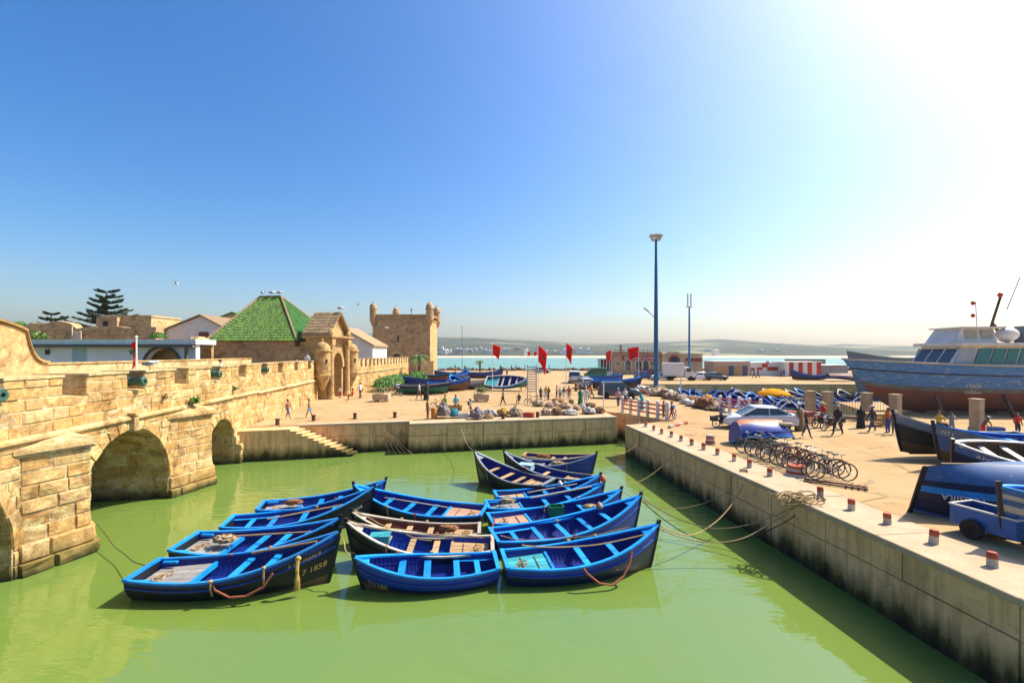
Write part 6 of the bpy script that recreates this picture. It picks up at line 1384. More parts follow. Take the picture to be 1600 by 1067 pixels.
# second basin: rows of moored boats
rk=random.Random(77); cnt=0
protos=[]
for (h_,s_,r_) in ((m_navy,m_cobalt,m_cobalt),(m_black,m_cobalt,m_azure),(m_cobalt,m_cobalt,m_bluegrey),(m_greyhull,m_cobalt,m_greyhull),(m_black,m_greyhull,m_cream)):
    protos.append(make_boat('x',(0,0,0),0,Hull(5.6,1.9,.6,1.55),hull=h_,strake=s_,rail=r_,deck='wood' if len(protos)%2 else 'blue',lod=1,extra=False,seed=80+len(protos),group='small blue boats in the second basin'))
tone=['navy hulled','black and blue','cobalt and azure','grey and blue','black and cream railed']
used=set(); rows2=[(45.5,20.5,30.0),(48.4,21,33),(51.5,21.5,38),(54.8,22,46),(58.4,22,54),(62.5,23,62),(66.5,23,64)]
cells=[]
for ri,(Y,xa,xb) in enumerate(rows2):
    x=xa
    while x<xb: cells.append((ri,x+rk.uniform(-.3,.3),Y+rk.uniform(-.5,.5))); x+=rk.uniform(2.5,3.3)
rown=['nearest','second','third','fourth','fifth','sixth','farthest']; cntr={}
for ri,x,Y in cells:
    i=rk.randrange(5); o_=protos[i] if i not in used else copy_tree(protos[i]); used.add(i)
    o_.location=(x,Y,0.05); o_.rotation_euler=(R(rk.uniform(-3,3)),0,R(rk.choice([95,80,265,110,60])+rk.uniform(-12,12))); s_=rk.uniform(.85,1.08); o_.scale=(s_,s_,s_)
    cntr[ri]=cntr.get(ri,0)+1; o_['label']=f'{tone[i]} boat, {ORD[cntr[ri]-1]} from left, {rown[ri]} row of second basin'
for i in range(5):
    if i not in used: 
        for ch in list(protos[i].children): bpy.data.objects.remove(ch)
        bpy.data.objects.remove(protos[i])
# ---------------------------------------------------------------- the big blue vessel on the hard
vs_=empty('fishing_vessel',(0,0,0),label='large weathered blue fishing vessel with a white wheelhouse propped up on the quay',cat='ship')
m_ship=pm('ship_blue',(.03,.17,.46),.5,.5,1.2,.2,12,col2=(.07,.21,.40),wear=((.40,.37,.34),.555),stretch=(.5,.5,2.6)); m_anti=pm('antifouling_red',(.27,.075,.045),.75,.5,1.2,.3,14,col2=(.16,.07,.045)); m_swht=pm('ship_white',(.78,.73,.64),.6,.3,1.5,.15,14,wear=((.40,.28,.17),.64)); m_band=pm('ship_grey_band',(.17,.19,.19),.7,.5,1.2,.3,14,col2=(.15,.11,.08)); m_tealg=pm('teal_glass',(.01,.16,.15),.12,.2,3,0,spec=.7)
SX,SY=27.4,37.0
class Ship(Hull):
    pass
HS=Ship(22,5.0,3.2,4.4,.92,-.7,1.9,2.5,.0)
HS.sheer=lambda t: 3.15+.55*max(0,(t-.35)/.65)**1.8
HS.keel=lambda t: -.55+.5*max(0,(t-.8)/.2)**2
HS.rake=3.4
TTs=T18; QQs=[0,.15,.3,.42,.52,.6,.7,.8,.9,1.0]
Ms=Matrix.Translation((SX+11,SY,2.62))@Matrix.Rotation(R(180-4),4,'Z')
mb=MB()
for side in (-1,1):
    rw=[[HS.pt(t,q,side) for q in QQs] for t in TTs]
    for i in range(len(TTs)-1):
        for j in range(len(QQs)-1): q=(QQs[j]+QQs[j+1])/2; mb.add([rw[i][j],rw[i+1][j],rw[i+1][j+1],rw[i][j+1]],[(0,1,2,3)],1 if q<.5 else (2 if q<.6 else 0),Ms)
ho=mb.obj('hull',[m_ship,m_anti,m_band],vs_); bm=bmesh.new(); bm.from_mesh(ho.data); bmesh.ops.remove_doubles(bm,verts=bm.verts,dist=.005); bmesh.ops.recalc_face_normals(bm,faces=bm.faces)
for f in bm.faces: f.smooth=True
bm.to_mesh(ho.data); bm.free()
for side in (-1,1):
    for q,w_,mt_,nm in ((1.0,.16,m_cream,'bulwark_rail'),(.83,.10,m_iron,'rubbing_band')):
        mb=MB(); mb.tube([Ms@(HS.pt(t,q,side)+Vector((0,side*.03,.02))) for t in TTs],w_*.5,6); mb.obj(nm,mt_,vs_)
mb=MB(); mb.grid([[Ms@(HS.pt(t,.93,-1,.05)),Ms@(HS.pt(t,.93,1,.05))] for t in TTs]); mb.obj('deck',m_wood,vs_)
def sp(x,y,z): return Ms@Vector((x,y,z))   # ship coords: +x bow
def sbox(name,x0,x1,y0,y1,z0,z1,mat,parent=None,slx=0,sly=0):
    mb=MB(); v=[]
    for z,k_ in ((z0,0),(z1,1)): v+= [sp(x0+k_*slx*.3,y0+k_*sly,z),sp(x1-k_*slx,y0+k_*sly,z),sp(x1-k_*slx,y1-k_*sly,z),sp(x0+k_*slx*.3,y1-k_*sly,z)]
    mb.add(v,[(3,2,1,0),(4,5,6,7),(0,1,5,4),(1,2,6,5),(2,3,7,6),(3,0,4,7)]); return mb.obj(name,mat,parent or vs_)
dz=3.0
sbox('wheelhouse',-7.5,4.6,-2.0,2.0,dz-.3,dz+1.75,m_swht,slx=1.3,sly=.12)
# forward glazing and side windows
mb=MB()
for i in range(3): y0=-1.75+i*1.2; mb.add([sp(4.52-.42,y0,dz+.42),sp(4.52-.42,y0+1.05,dz+.42),sp(4.52-1.12,y0+1.05,dz+1.5),sp(4.52-1.12,y0,dz+1.5)],[(0,1,2,3)]); mb.v=[(v[0]-.06,v[1],v[2]+.03) for v in mb.v]; mb.obj('windscreen_pane',m_glass,vs_); mb=MB()
for side in (1,-1):
    for i,(a_,b_,mt_) in enumerate(((2.75,3.95,pm('milky_glass',(.38,.42,.45),.25,.2,3,0)),(1.55,2.55,m_tealg),(.5,1.4,m_tealg),(-.4,.35,m_tealg),(-2.4,-.6,m_tealg))):
        mb=MB(); y=side*2.02; sl_=.4; mb.add([sp(a_,y,dz+.4),sp(b_,y,dz+.4),sp(b_-sl_,y-side*.08,dz+1.55),sp(a_-sl_,y-side*.08,dz+1.55)],[(0,1,2,3)]); v2=[Vector(v) for v in mb.v]; nn=(Ms.to_3x3()@Vector((0,side,0)))*.03; mb=MB(); mb.add([v+nn for v in v2]+[v-nn for v in v2],[(0,1,2,3),(7,6,5,4),(0,1,5,4),(1,2,6,5),(2,3,7,6),(3,0,4,7)]); mb.obj('window',mt_,vs_)
sbox('wheelhouse_roof',-9.5,3.7,-2.3,2.3,dz+1.75,dz+2.0,m_swht)
sbox('upper_bridge',.3,3.5,-1.4,1.4,dz+2.0,dz+3.15,m_swht,slx=.7,sly=.12)
for a_,b_ in ((1.9,2.75),(.7,1.6)): 
    for side in (1,-1): sbox('upper_window',a_-.1,b_-.1,side*1.37-.04,side*1.37+.04,dz+2.3,dz+2.95,pm('pale_window',(.42,.38,.28),.3,.2,3,0))
sbox('upper_roof',-.2,3.0,-1.6,1.6,dz+3.15,dz+3.27,m_swht)
for side in (1,-1):
    mb=MB(); mb.blob(sp(-.5,side*1.3,dz+2.65),(.85,.5,.55),3,.05,3); mb.obj('liferaft_canister',m_swht,vs_,smooth=True); mb=MB(); mb.blob(sp(-2.8,side*1.2,dz+2.6),(.9,.5,.5),4,.05,3); mb.obj('liferaft_canister',m_swht,vs_,smooth=True)
mb=MB(); mb.tube([sp(-1.8,0,dz+2.0),sp(-.6,0,dz+3.6)],.13,6); mb.tube([sp(-.4,0,dz+3.0),sp(-1.3,0,dz+6.0)],.09,6); mb.obj('mast',m_iron,vs_)
mb=MB(); mb.tube([sp(-1.6,.1,dz+4.7),sp(-2.5,.2,dz+7.3)],.03,5); mb.obj('aerial',m_iron,vs_); mb=MB(); mb.tube([sp(1.1,.6,dz+3.2),sp(1.2,.6,dz+5.3)],.03,5); mb.obj('lamp_pole',m_galv,vs_)
for z_ in (5.2,4.2): mb=MB(); mb.blob(sp(1.4,.6,dz+z_),(.14,.14,.18),2,.05,2); mb.obj('red_lamp',m_red,vs_,smooth=True)
mb=MB(); mb.blob(sp(-1.2,0,dz+5.9),(.18,.18,.22),2,.05,2); mb.obj('red_lamp',m_red,vs_,smooth=True)
mb=MB(); mb.tube([sp(-4.6,0,dz+1.9),sp(-4.6,0,dz+6.4)],.35,10); mb.obj('funnel',m_iron,vs_); sbox('winch',-4.3,-3.2,-1,1,dz+2.0,dz+3.4,m_greyhull)
for side in (1,-1): sbox('white_side_panel',-7.8,-5.0,side*2.35-.1,side*2.35+.1,dz-1.0,dz+.1,m_swht)
for i,(tx,z_) in enumerate((('V NADIA',1.5),('Guilfishers',1.02))):
    vv,ff=text_mesh(tx,.45); out=[]
    for v in vv:
        x=3.4-v.x*.62; t=(x+11)/22; qq=.62; hz_=z_+v.y
        lo,hi=0,1
        for _ in range(18):
            mid=(lo+hi)/2
            if HS.pt(t,mid,1).z<hz_: lo=mid
            else: hi=mid
        p=HS.pt(t,lo,1); out.append(Ms@(p+Vector((0,.03,0))))
    mb=MB(); mb.add(out,ff); mb.obj('hull_lettering',m_letter,vs_)
for x in (5.5,0.5,-5):
    for side in (1,): 
        a_=sp(x,side*2.9,-.62); b_=sp(x,side*2.15,1.0); mb=MB(); mb.bar(a_,b_,.2,.2); mb.obj('shore_prop',m_wood2,vs_)
for x in (5,0,-5,-9): mb=MB(); c=sp(x,0,-.62+.04); mb.box((c.x,c.y,2.03),(.5,1.6,.1)); mb.obj('keel_block',m_wood2,vs_)
# grey ship behind
gs=empty('grey_ship',label='grey ship hull with a raised bow behind the blue vessel',cat='ship'); HG=Hull(26,6,4.2,5.3,.9,-1.0,2.6,2.4,.0); HG.sheer=lambda t: 6.2+1.0*max(0,(t-.8)/.2)**1.2-.0; Mg=Matrix.Translation((px(1322,62)+13,62,0))@Matrix.Rotation(R(180),4,'Z'); mb=MB()
for side in (-1,1): mb.grid([[Mg@HG.pt(t,q,side) for q in Q] for t in T18])
m_gs=pm('grey_ship_paint',(.25,.25,.25),.6,.2,1,.1,8); mb.obj('hull',m_gs,gs,smooth=True); mb=MB(); mb.grid([[Mg@HG.pt(t,.97,-1,.1),Mg@HG.pt(t,.97,1,.1)] for t in T18]); mb.obj('deck',m_gs,gs)
mb=MB(); mb.tube([Mg@(HG.pt(t,1,1)+Vector((0,.05,0))) for t in T18],.12,6); mb.obj('rail',m_swht,gs)
# pillars and iron fence before the basin
m_pill=pm('pillar_render',(.44,.33,.20),.85,.35,2,.3,14)
PIL=[(1266,651),(1293,653),(1354,656),(1399,660),(1526,672)]
pp=[P(a,b_) for a,b_ in PIL]
plab=['leftmost','second','third','fourth','rightmost']
for i,p in enumerate(pp):
    e=empty('gate_pillar',tuple(p),R(20),label=plab[i]+' square beige pillar of the boatyard fence',cat='pillar',group='boatyard fence pillars'); mb=MB(); mb.box((0,0,.95),(.52,.52,1.9)); mb.obj('shaft',m_pill,e); mb=MB(); mb.box((0,0,1.93),(.58,.58,.08)); mb.obj('cap',m_pill,e); mb=MB(); mb.box((0,0,.1),(.6,.6,.2)); mb.obj('plinth',m_pill,e)
for (i,j,l) in ((1,2,'black iron bar fence between the second and third pillar'),(2,3,'black iron bar fence between the third and fourth pillar')):
    f=empty('iron_fence',label=l,cat='fence'); a_=pp[i];b_=pp[j]; L_=(b_-a_).length; n_=int(L_/.16); d=(b_-a_)/L_
    for k_ in range(2,n_-1): q=a_+d*(L_*k_/n_); mb=MB(); mb.tube([q+Vector((0,0,.25)),q+Vector((0,0,1.8)),q+Vector((0,0,1.92))],[.014,.014,.002],4); mb.obj('bar',m_bump,f)
    for z_ in (.3,1.65): mb=MB(); mb.bar(a_+d*.3+Vector((0,0,z_)),b_-d*.3+Vector((0,0,z_)),.04,.05); mb.obj('rail',m_bump,f)
    mb=MB(); q0_,q1_=a_+d*.3,b_-d*.3; mb.bar(q0_+Vector((0,0,.12)),q1_+Vector((0,0,.12)),.3,.24); mb.obj('plinth',m_pill,f)
# yellow parasol, market tables
u=P(1209,655); ub=empty('parasol',tuple(u),label='open yellow parasol above the second railing fence',cat='parasol'); mb=MB(); mb.tube([(0,0,0),(0,0,2.15)],.03,6); mb.obj('pole',m_galv,ub)
mb=MB(); rr_=[]
for k_,(r_,z_) in enumerate(((.02,2.25),(.5,2.15),(1.0,1.95),(1.15,1.78))): rr_.append([(r_*math.cos(t*PI/8),r_*math.sin(t*PI/8),z_+(.03*math.cos(t*PI) if k_>0 else 0)) for t in range(16)])
mb.grid(rr_,close=True); c_=mb.obj('canopy',thin_cloth('parasol_yellow',(.75,.42,.02)),ub,smooth=True); c_.modifiers.new('s','SOLIDIFY').thickness=.01
for i,(a,b_,w_,c) in enumerate(((1252,662,1.5,(.25,.02,.02)),(1372,665,1.6,(.45,.25,.06)))):
    p=P(a,b_); e=empty('market_stall',tuple(p),R(5),label=['red covered market table left of the pillars','wooden slatted fish crate stack behind the iron fence'][i],cat='stall')
    mb=MB(); mb.box((0,0,.8),(w_,.9,.08)); mb.obj('top',pm('stall_%d'%i,c,.7,.3,3,.2),e)
    for k_ in range(5): mb=MB(); mb.box((0,-.44,.12+k_*.14),(w_,.03,.1)); mb.obj('slat',pm('stall_%d'%i,c),e)
    for sx_ in (-1,1):
        for sy_ in (-1,1): mb=MB(); mb.box((sx_*(w_/2-.06),sy_*.38,.38),(.07,.07,.76)); mb.obj('leg',m_wood2,e)

# fish crates stacked about the quay
m_cr=[pm('crate_blue',(.03,.12,.40),.6,.2,5,.1),pm('crate_white',(.6,.6,.58),.6,.2,5,.1),pm('crate_red',(.45,.05,.03),.6,.2,5,.1)]
for i,(a,b_,k_,l) in enumerate(((1085,612,0,'blue fish crate on the quay behind the net heap'),(1092,613,1,'white fish crate beside the blue one behind the net heap'),(1196,668,2,'red fish crate beside the white car'),(1418,672,0,'blue fish crate right of the fourth pillar'),(1428,673,1,'white fish crate right of the fourth pillar'),(1240,664,1,'white fish crate by the olive robed man'),(1556,676,0,'blue fish crate under the blue vessel'),(826,652,2,'red fish crate left of the round tan bundle'),(724,653,1,'white fish crate between the teal and purple bundles'))):
    p=P(a,b_); crate('fish_crate',l,(p.x,p.y,2.0),(.75,.5,.34),i*.4,m_cr[k_])
# ================================================================ people
SKIN=[pm('skin_%d'%i,c,.6,.12,8,0) for i,c in enumerate([(.38,.19,.10),(.28,.13,.065),(.20,.09,.045),(.45,.25,.15)])]
def cloth(n,c): return pm('cloth_'+n,c,.85,.2,7,.2,30)
CL={k:cloth(k,v) for k,v in dict(white=(.65,.64,.62),black=(.018,.018,.02),blue=(.03,.10,.30),teal=(.02,.28,.38),green=(.03,.20,.10),red=(.5,.03,.02),orange=(.6,.16,.03),yellow=(.55,.38,.04),grey=(.22,.22,.23),dark=(.05,.045,.05),brown=(.17,.09,.045),jeans=(.06,.09,.17),pink=(.55,.30,.34),olive=(.20,.16,.06),tan=(.42,.30,.17),lime=(.35,.45,.06),lilac=(.40,.36,.48),skyblue=(.25,.38,.52)).items()}
m_hair=pm('black_hair',(.012,.009,.007),.6,.2,20,.2,60); m_hairg=pm('grey_hair',(.35,.33,.31),.7,.2,20,.2,60); m_straw=pm('straw_hat',(.5,.4,.22),.8,.2,20,.2,60)
def skeleton(pose):
    V={}; 
    def s(n,x,y,z,r,r2=None): V[n]=((x,y,z),(r*1.18,(r2 or r)*1.2))
    lean=0; ph=.93
    if pose in('sit','ride'): ph=.50 if pose=='sit' else .86
    dy={'bend':.30,'ride':.10}.get(pose,0)
    s('pel',0,0,ph,.145,.105); s('spi',0,dy*.35,ph+.21,.125,.095); s('che',0,dy*.8,ph+.40-dy*.25,.155,.11); s('nec',0,dy*1.05,ph+.545-dy*.35,.052); s('jaw',0,dy*1.15+.025,ph+.625-dy*.4,.066,.075); s('cra',0,dy*1.2,ph+.715-dy*.42,.078,.092); s('top',0,dy*1.2-.005,ph+.775-dy*.42,.055,.065)
    s('nos',0,dy*1.2+.105,ph+.665-dy*.4,.014)
    for k,sx in (('L',-1),('R',1)):
        sw={'walk':.16*sx,'walk2':-.16*sx}.get(pose,0)
        c=V['che'][0]; s('sho'+k,sx*.185,c[1],c[2]+.06,.062)
        if pose in('sit','ride'): e=(sx*.25,c[1]+.12,c[2]-.19); w_=(sx*.17,c[1]+.34,c[2]-.24)
        elif pose=='bend': e=(sx*.24,c[1]+.12,c[2]-.2); w_=(sx*.16,c[1]+.25,c[2]-.42)
        elif pose=='photo': e=(sx*.27,c[1]+.10,c[2]-.12); w_=(sx*.10,c[1]+.28,c[2]+.12)
        else: e=(sx*.245,c[1]-sw*.45-.02,c[2]-.22); w_=(sx*.235,c[1]-sw*.9+.08,c[2]-.45)
        s('elb'+k,*e,.043); s('wri'+k,*w_,.030); d=(Vector(w_)-Vector(e)).normalized(); h_=Vector(w_)+d*.085; s('pal'+k,*h_,.036,.022)
        sd=Vector((0,1,0)) if abs(d.y)<.8 else Vector((1,0,0)); sd=(sd-d*sd.dot(d)).normalized(); nn=d.cross(sd)*sx
        for i,(o_,l_) in enumerate(((-.028,.075),(-.010,.088),(.009,.083),(.027,.066))):
            f=h_+sd*o_+d*(.035+l_*.6)+nn*.008; s('fin%d'%i+k,*f,.0088)
        t_=Vector(w_)+d*.03+sd*.055+d*.035; s('thu'+k,*t_,.010)
        hx=sx*.088
        if pose=='sit': hp=(hx,.02,ph-.02); kn=(sx*.13,.43,ph+.02); an=(sx*.12,.46,.09)
        elif pose=='ride': hp=(hx,.02,ph-.03); kn=(sx*.14,.36,ph-.20+(.08*sx)); an=(sx*.13,.12,.36+.1*sx)
        else: hp=(hx,0,ph-.04); kn=(hx+sx*.01,sw*.75+.03,.50+(.02 if sw<0 else 0)); an=(hx+sx*.015,sw*1.5-(.03 if sw<0 else 0),.085+(.06 if sw<0 else 0))
        s('hip'+k,*hp,.092); s('kne'+k,*kn,.060); s('cal'+k,*(Vector(kn).lerp(Vector(an),.35)),.056); s('ank'+k,*an,.038); s('toe'+k,an[0]+sx*.01,an[1]+.15,max(.035,an[2]-.05),.036,.03)
    E=[('pel','spi','top_'),('spi','che','top_'),('che','nec','top_'),('nec','jaw','head'),('jaw','cra','head'),('cra','top','head'),('jaw','nos','head')]
    for k in 'LR':
        E+=[('che','sho'+k,'top_'),('sho'+k,'elb'+k,'uarm'),('elb'+k,'wri'+k,'farm'),('wri'+k,'pal'+k,'hand')]+[('pal'+k,'fin%d'%i+k,'hand') for i in range(4)]+[('wri'+k,'thu'+k,'hand')]
        E+=[('pel','hip'+k,'hips'),('hip'+k,'kne'+k,'thigh'),('kne'+k,'cal'+k,'calf'),('cal'+k,'ank'+k,'calf'),('ank'+k,'toe'+k,'foot')]
    return V,E
BODY={}
def body_mesh(pose,sleeve,leg):
    key=(pose,sleeve,leg)
    if key in BODY: return BODY[key]
    if ('raw',pose) not in BODY:
        V,E=skeleton(pose); names=list(V); ix={n:i for i,n in enumerate(names)}
        me=bpy.data.meshes.new('b'); me.from_pydata([V[n][0] for n in names],[(ix[a],ix[b_]) for a,b_,_ in E],[]); o=bpy.data.objects.new('b',me); C.objects.link(o)
        mo=o.modifiers.new('s','SKIN'); mo.branch_smoothing=.6
        for n,sv in zip(names,me.skin_vertices[0].data): sv.radius=V[n][1]; sv.use_root=(n=='pel')
        su=o.modifiers.new('u','SUBSURF'); su.levels=1; su.render_levels=1
        dg=bpy.context.evaluated_depsgraph_get(); dg.update(); m2=bpy.data.meshes.new_from_object(o.evaluated_get(dg)); bpy.data.objects.remove(o)
        seg=[(Vector(V[a][0]),Vector(V[b_][0]),max(V[a][1]),t) for a,b_,t in E]; tags=[]
        for p in m2.polygons:
            c=p.center; best=9;bt=''
            for a,b_,r_,t in seg:
                ab=b_-a; u=max(0,min(1,(c-a).dot(ab)/max(ab.length_squared,1e-9))); d=(c-(a+ab*u)).length-r_*.5
                if d<best: best=d;bt=t
            tags.append((bt,c.z))
        BODY[('raw',pose)]=(m2,tags)
    m0,tags=BODY[('raw',pose)]; m=m0.copy(); m.name='body'
    for _ in range(4): m.materials.append(None)
    for p,(t,z) in zip(m.polygons,tags):
        i=0
        if t=='top_': i=0 if sleeve=='bare' else 1
        elif t=='uarm': i=1 if sleeve in('short','long') else 0
        elif t=='farm': i=1 if sleeve=='long' else 0
        elif t=='hips': i=2
        elif t=='thigh': i=2
        elif t=='calf': i=2 if leg=='long' else 0
        elif t=='foot': i=3
        p.material_index=i; p.use_smooth=True
    BODY[key]=m; return m
hairM=MB(); hairM.blob((0,-.012,.0),(.088,.104,.082),3,.06,2); meHair=hairM.mesh('hair',m_hair,True); meHairG=hairM.mesh('hair',m_hairg,True)
hm_=MB(); hm_.lathe([(.20,0),(.205,.008),(.10,.02),(.095,.10),(.06,.115)],14); meHat=hm_.mesh('hat',m_straw,'auto'); hm_=MB(); hm_.lathe([(.10,0),(.10,.05),(.085,.09),(.03,.105)],12); hm_.box((0,.12,.01),(.14,.12,.015)); meCap=hm_.mesh('cap',CL['white'],'auto')
em=MB(); 
for sx in (-1,1): em.blob((sx*.030,.083,0),(.011,.008,.008),1,0,1)
meEye=em.mesh('eyes',pm('eye_dark',(.02,.015,.01),.3),True)
def person(a,b_,hpx,face,pose,top,bottom,label,skin=1,sleeve='short',leg='long',shoe='dark',hair='black',robe=None,loc=None,scale=None,bag=None):
    p=P(a,b_) if loc is None else Vector(loc); V,E=skeleton(pose); H0=V['top'][0][2]+.07
    std={'sit':1.30,'ride':1.66}.get(pose,H0); s_=scale if scale else hpx*p.y/F/std; s_=max(.72,min(1.12,s_))
    e=empty('person',tuple(p),R(face),label=label,cat='person',group=None); e.scale=(s_,s_,s_)
    o=bpy.data.objects.new('body',body_mesh(pose,sleeve,leg)); C.objects.link(o); o.parent=e
    for i,mt_ in enumerate((SKIN[skin],CL[top] if top else SKIN[skin],CL[bottom],CL[shoe] if shoe else SKIN[skin])): o.material_slots[i].link='OBJECT'; o.material_slots[i].material=mt_
    c=Vector(V['cra'][0]); inst('eyes',meEye,e,Matrix.Translation(c+Vector((0,.0,-.035))))
    if hair: inst('hair',meHairG if hair=='grey' else meHair,e,Matrix.Translation(c+Vector((0,-.022,.028))))
    if hair=='hat': inst('hat',meHat,e,Matrix.Translation(c+Vector((0,-.01,.05))))
    if hair=='cap': inst('cap',meCap,e,Matrix.Translation(c+Vector((0,0,.035))))
    if robe:
        mb=MB(); z1=V['che'][0][2]+.03
        mb.lathe([(.30,.03),(.28,.3),(.235,.7),(.19,1.0),(.175,1.18),(.19,z1),(.12,z1+.09)],16,cap=False); mb.obj('robe',CL[robe],e,smooth=True)
        if hair=='veil': mb=MB(); mb.lathe([(.24,z1-.12),(.19,z1+.05),(.125,z1+.15),(.118,z1+.30),(.09,z1+.375),(.02,z1+.40)],14,cap=False,M=Matrix.Translation((0,-.03,0))); mb.obj('veil',CL[robe],e,smooth=True)
    if bag: c=Vector(V['che'][0]); mb=MB(); mb.blob((0,c[1]-.2,c[2]-.08),(.14,.09,.2),4,.08,2); mb.obj('backpack',CL[bag],e,smooth=True)
    return e
# face: 0 = looking away (+Y), 90 = left, -90 = right, 180 = towards camera
person(450,654,31,-95,'walk',None,'blue','left of two bare chested boys in blue shorts walking along the far quay',1,'bare','short',None)
person(483,653,31,-85,'walk2',None,'skyblue','right of two bare chested boys, in pale blue shorts',1,'bare','short',None)
person(531,622.5,17,170,'stand','white','red','child in white top and red skirt beside the gate arch',0,'short','short')
person(551,624.5,18,100,'sit','red','red','figure in red sitting by the gate beside a stall',1)
person(563,623,26,60,'walk','white','black','man in white shirt and black trousers near the gate',1)
person(614,618.6,0,-90,'ride','blue','dark','cyclist in blue beside the first planter',1,loc=(P(618.5,619).x-.15,P(618.5,619).y,2.0),scale=1)
person(655,624.5,27,120,'walk','white','brown','person in white walking with the veiled woman by the green boat',1)
person(666,625,27,110,'stand','black','black','woman in black robe walking before the green boat',1,'long',robe='black',hair='veil')
person(668,655.5,34,-60,'stand',None,'brown','bare chested boy in brown shorts at the quay edge by the orange barrel',1,'bare','short',None)
p=P(699,640); mb=MB(); mb.box((0,0,.22),(2.0,.7,.44)); tag(mb.obj('stone_bench',m_plast,loc=tuple(P(704,640.5))),'low pale stone bench under the seated pair behind the teal bundle','bench')
q=P(704,640.5); person(0,0,0,150,'sit','lime','black','seated person in lime green shirt on the low bench',1,loc=(q.x-.45,q.y-.05,2.0),scale=1); person(0,0,0,-150,'sit','teal','tan','seated person in turquoise shirt on the low bench',1,leg='short',loc=(q.x+.45,q.y-.05,2.0),scale=1)
person(735,651,29,-90,'stand','grey','orange','boy in grey shirt and orange shorts with a dark backpack',2,bag='black')
person(786,634,27,100,'walk','brown','black','man in brown shirt walking left past the second planter',2)
person(811,631,17,160,'sit','dark','dark','person in dark clothes crouching left of the ladder frame',2,'long',robe=None)
person(814,610.5,21,0,'walk2','lilac','tan','man in lilac shirt and tan trousers right of the green spotted boat',0,hair='grey'); person(821.5,610,19,20,'walk','dark','tan','man in dark top beside the man in lilac',1)
person(845,625,21,-150,'stand','dark','dark','dark clothed person at the left of the group beside the ladder frame',2,'long'); person(853,625.5,23,170,'walk','yellow','white','woman in yellow top and white trousers right of the ladder frame',1); person(857,625,21,120,'stand','black','dark','person in black right beside the woman in yellow',2,'long',bag='brown')
person(870,623.5,22,90,'stand','red','dark','person in dark red top left of the man in white by the tall flag',1); person(875,624,20,0,'stand','white','jeans','man in white shirt left of the tall flag pole',0); person(881,624.5,21,30,'stand','dark','white','person in dark top and white trousers at the tall flag pole',1); person(889,627,25,-20,'stand','brown','tan','person in brown with a backpack right of the tall flag pole',0,bag='red')
person(900,611,15,90,'stand','brown','brown','person in brown robe by the silver car',1,robe='brown'); person(907,631.5,26,-160,'stand','green','green','woman in long green dress before the sacks',1,'long',robe='green'); person(915.5,632.5,29,160,'stand','white','white','man dressed all in white before the sacks',1,'long',hair='cap'); person(924.5,622.5,25,-110,'walk','yellow','olive','person in yellow top striding left of the people carrier',0); person(919,624,22,20,'stand','red','jeans','person in red top just left of the one in yellow',1)
person(966,635.5,29,0,'walk','pink','jeans','man in pink shirt walking away beside the people carrier',0,hair='cap'); person(977,631.5,26,10,'stand','white','jeans','man in white shirt by the wheel of the people carrier',0,hair='grey')
person(1002,640,26,-170,'stand','teal','teal','woman in turquoise robe behind the first fence',1,'long',robe='teal',hair='veil'); person(1049.5,656.5,30,60,'walk','blue','red','man in blue shirt and red trousers at the end of the first fence',0,bag='teal'); person(1037,652,25,100,'stand','brown','dark','person in brown behind the first fence',2)
q=P(1131,668); person(0,0,0,-75,'ride','grey','dark','rider in grey sitting on the moped left of the white car',2,'long',loc=(q.x-.25,q.y-.08,1.98),scale=.95)
person(1249.5,673,43,60,'stand','olive','olive','man in long olive robe right of the white car',1,'long',robe='olive',hair='cap'); person(1260,684,41,-120,'walk','black','jeans','man in black shirt and dark jeans standing before the olive robe',2)
q=P(1284,668); person(0,0,0,110,'ride','red','dark','man in red shirt on the motor tricycle',0,loc=(q.x+.15,q.y+.05,1.98),scale=1,hair='hat'); person(1309,680.5,49,110,'walk','black','dark','stout man in black shirt striding past the pillars with a bag',0,hair='grey')
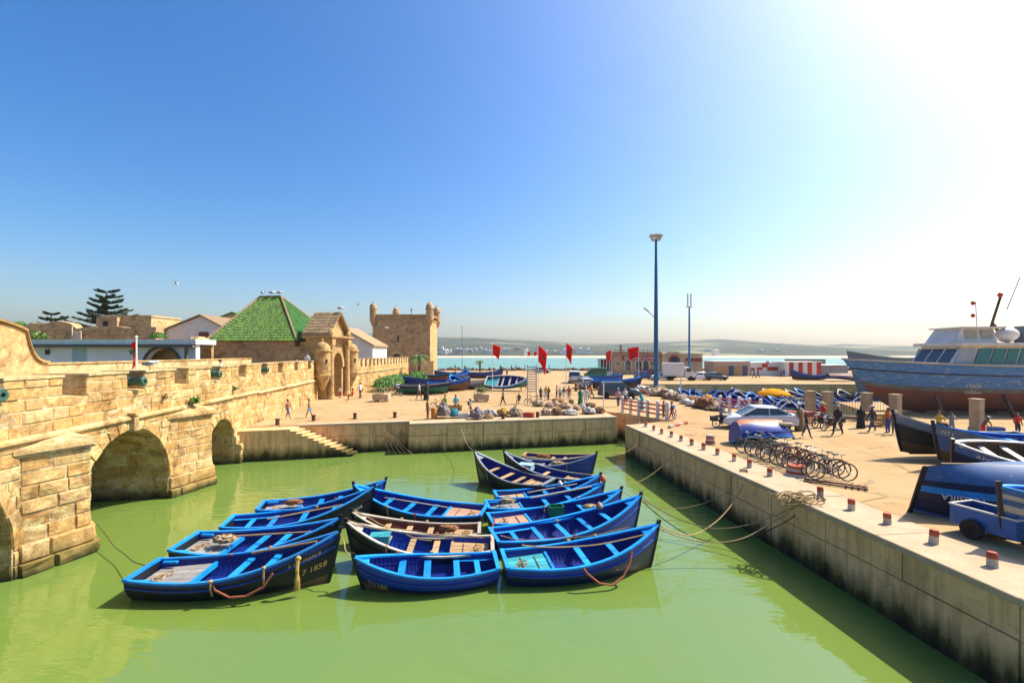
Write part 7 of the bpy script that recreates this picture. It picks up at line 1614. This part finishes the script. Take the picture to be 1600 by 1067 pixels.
person(1345,669,36,-30,'stand','black','black','person all in black in front of the iron fence',2,'long',robe='black'); person(1363,675,42,80,'walk2','dark','jeans','man in dark jacket and jeans walking by the third pillar',1,'long',hair='cap'); person(1387.5,677,41,10,'stand','orange','blue','woman in orange top and blue skirt by the fourth pillar',1,hair='veil',robe=None); person(1398,679,38,-20,'stand','blue','jeans','person in blue with a straw hat by the fourth pillar',1,'long',hair='hat')
q=P(1467,672); mb=MB(); mb.box((0,0,.2),(.5,.4,.4)); tag(mb.obj('fish_crate',m_tan,loc=tuple(q)),'wooden crate used as a seat below the blue vessel','crate'); person(0,0,0,175,'sit','yellow','dark','person in yellow jacket sitting under the blue vessel',1,'long',loc=(q.x,q.y-.02,1.92),scale=1)
person(1487,681,37,-60,'photo','grey','grey','man in grey shirt taking a photo under the blue vessel',0); person(1536,683,33,-100,'bend','brown','red','person in red trousers bending over under the blue vessel',1,hair='cap'); person(1590,680,36,170,'stand','red','dark','person in bright red jacket at the right picture edge',1,'long')
person(1178.5,591,15,90,'walk','green','dark','person in green walking before the patchy red shed',1); person(1184.5,591,15,-90,'walk','dark','dark','person in dark clothes before the patchy red shed',2); person(1225,589,13,0,'stand','blue','dark','person in blue at the left end of the striped shed',1); person(1221,589,13,0,'stand','grey','dark','person in grey before the right end of the patchy red shed',1)
person(711,578.5,9,0,'stand','dark','dark','tiny person in dark clothes by the thin lamp post at the sea edge',2); person(726,579,9,0,'stand','green','dark','tiny person in green right of the thin lamp post',2)
for i,(a,c_) in enumerate(((782,'dark'),(792,'grey'),(799,'brown'),(806,'black'),(820,'dark'),(858,'black'))): person(a,580+(8 if a==792 else 0),10 if a!=792 else 14,20*i,'stand',c_,'dark',ORD[i]+' tiny figure from the left along the rocks at the sea edge',2)
person(0,0,0,180,'stand','white','black','man in white shirt standing at the doorway of the green roofed hall',2,loc=(-19.9,44.2,5.06),scale=1.02); person(0,0,0,120,'sit','pink','pink','person in pink sitting on the rampart terrace',0,loc=(px(464,43),43,5.06),scale=1); person(0,0,0,-60,'sit','white','red','person in white and red sitting behind the rampart parapet',0,loc=(px(345,28.6),28.6,5.1),scale=1)
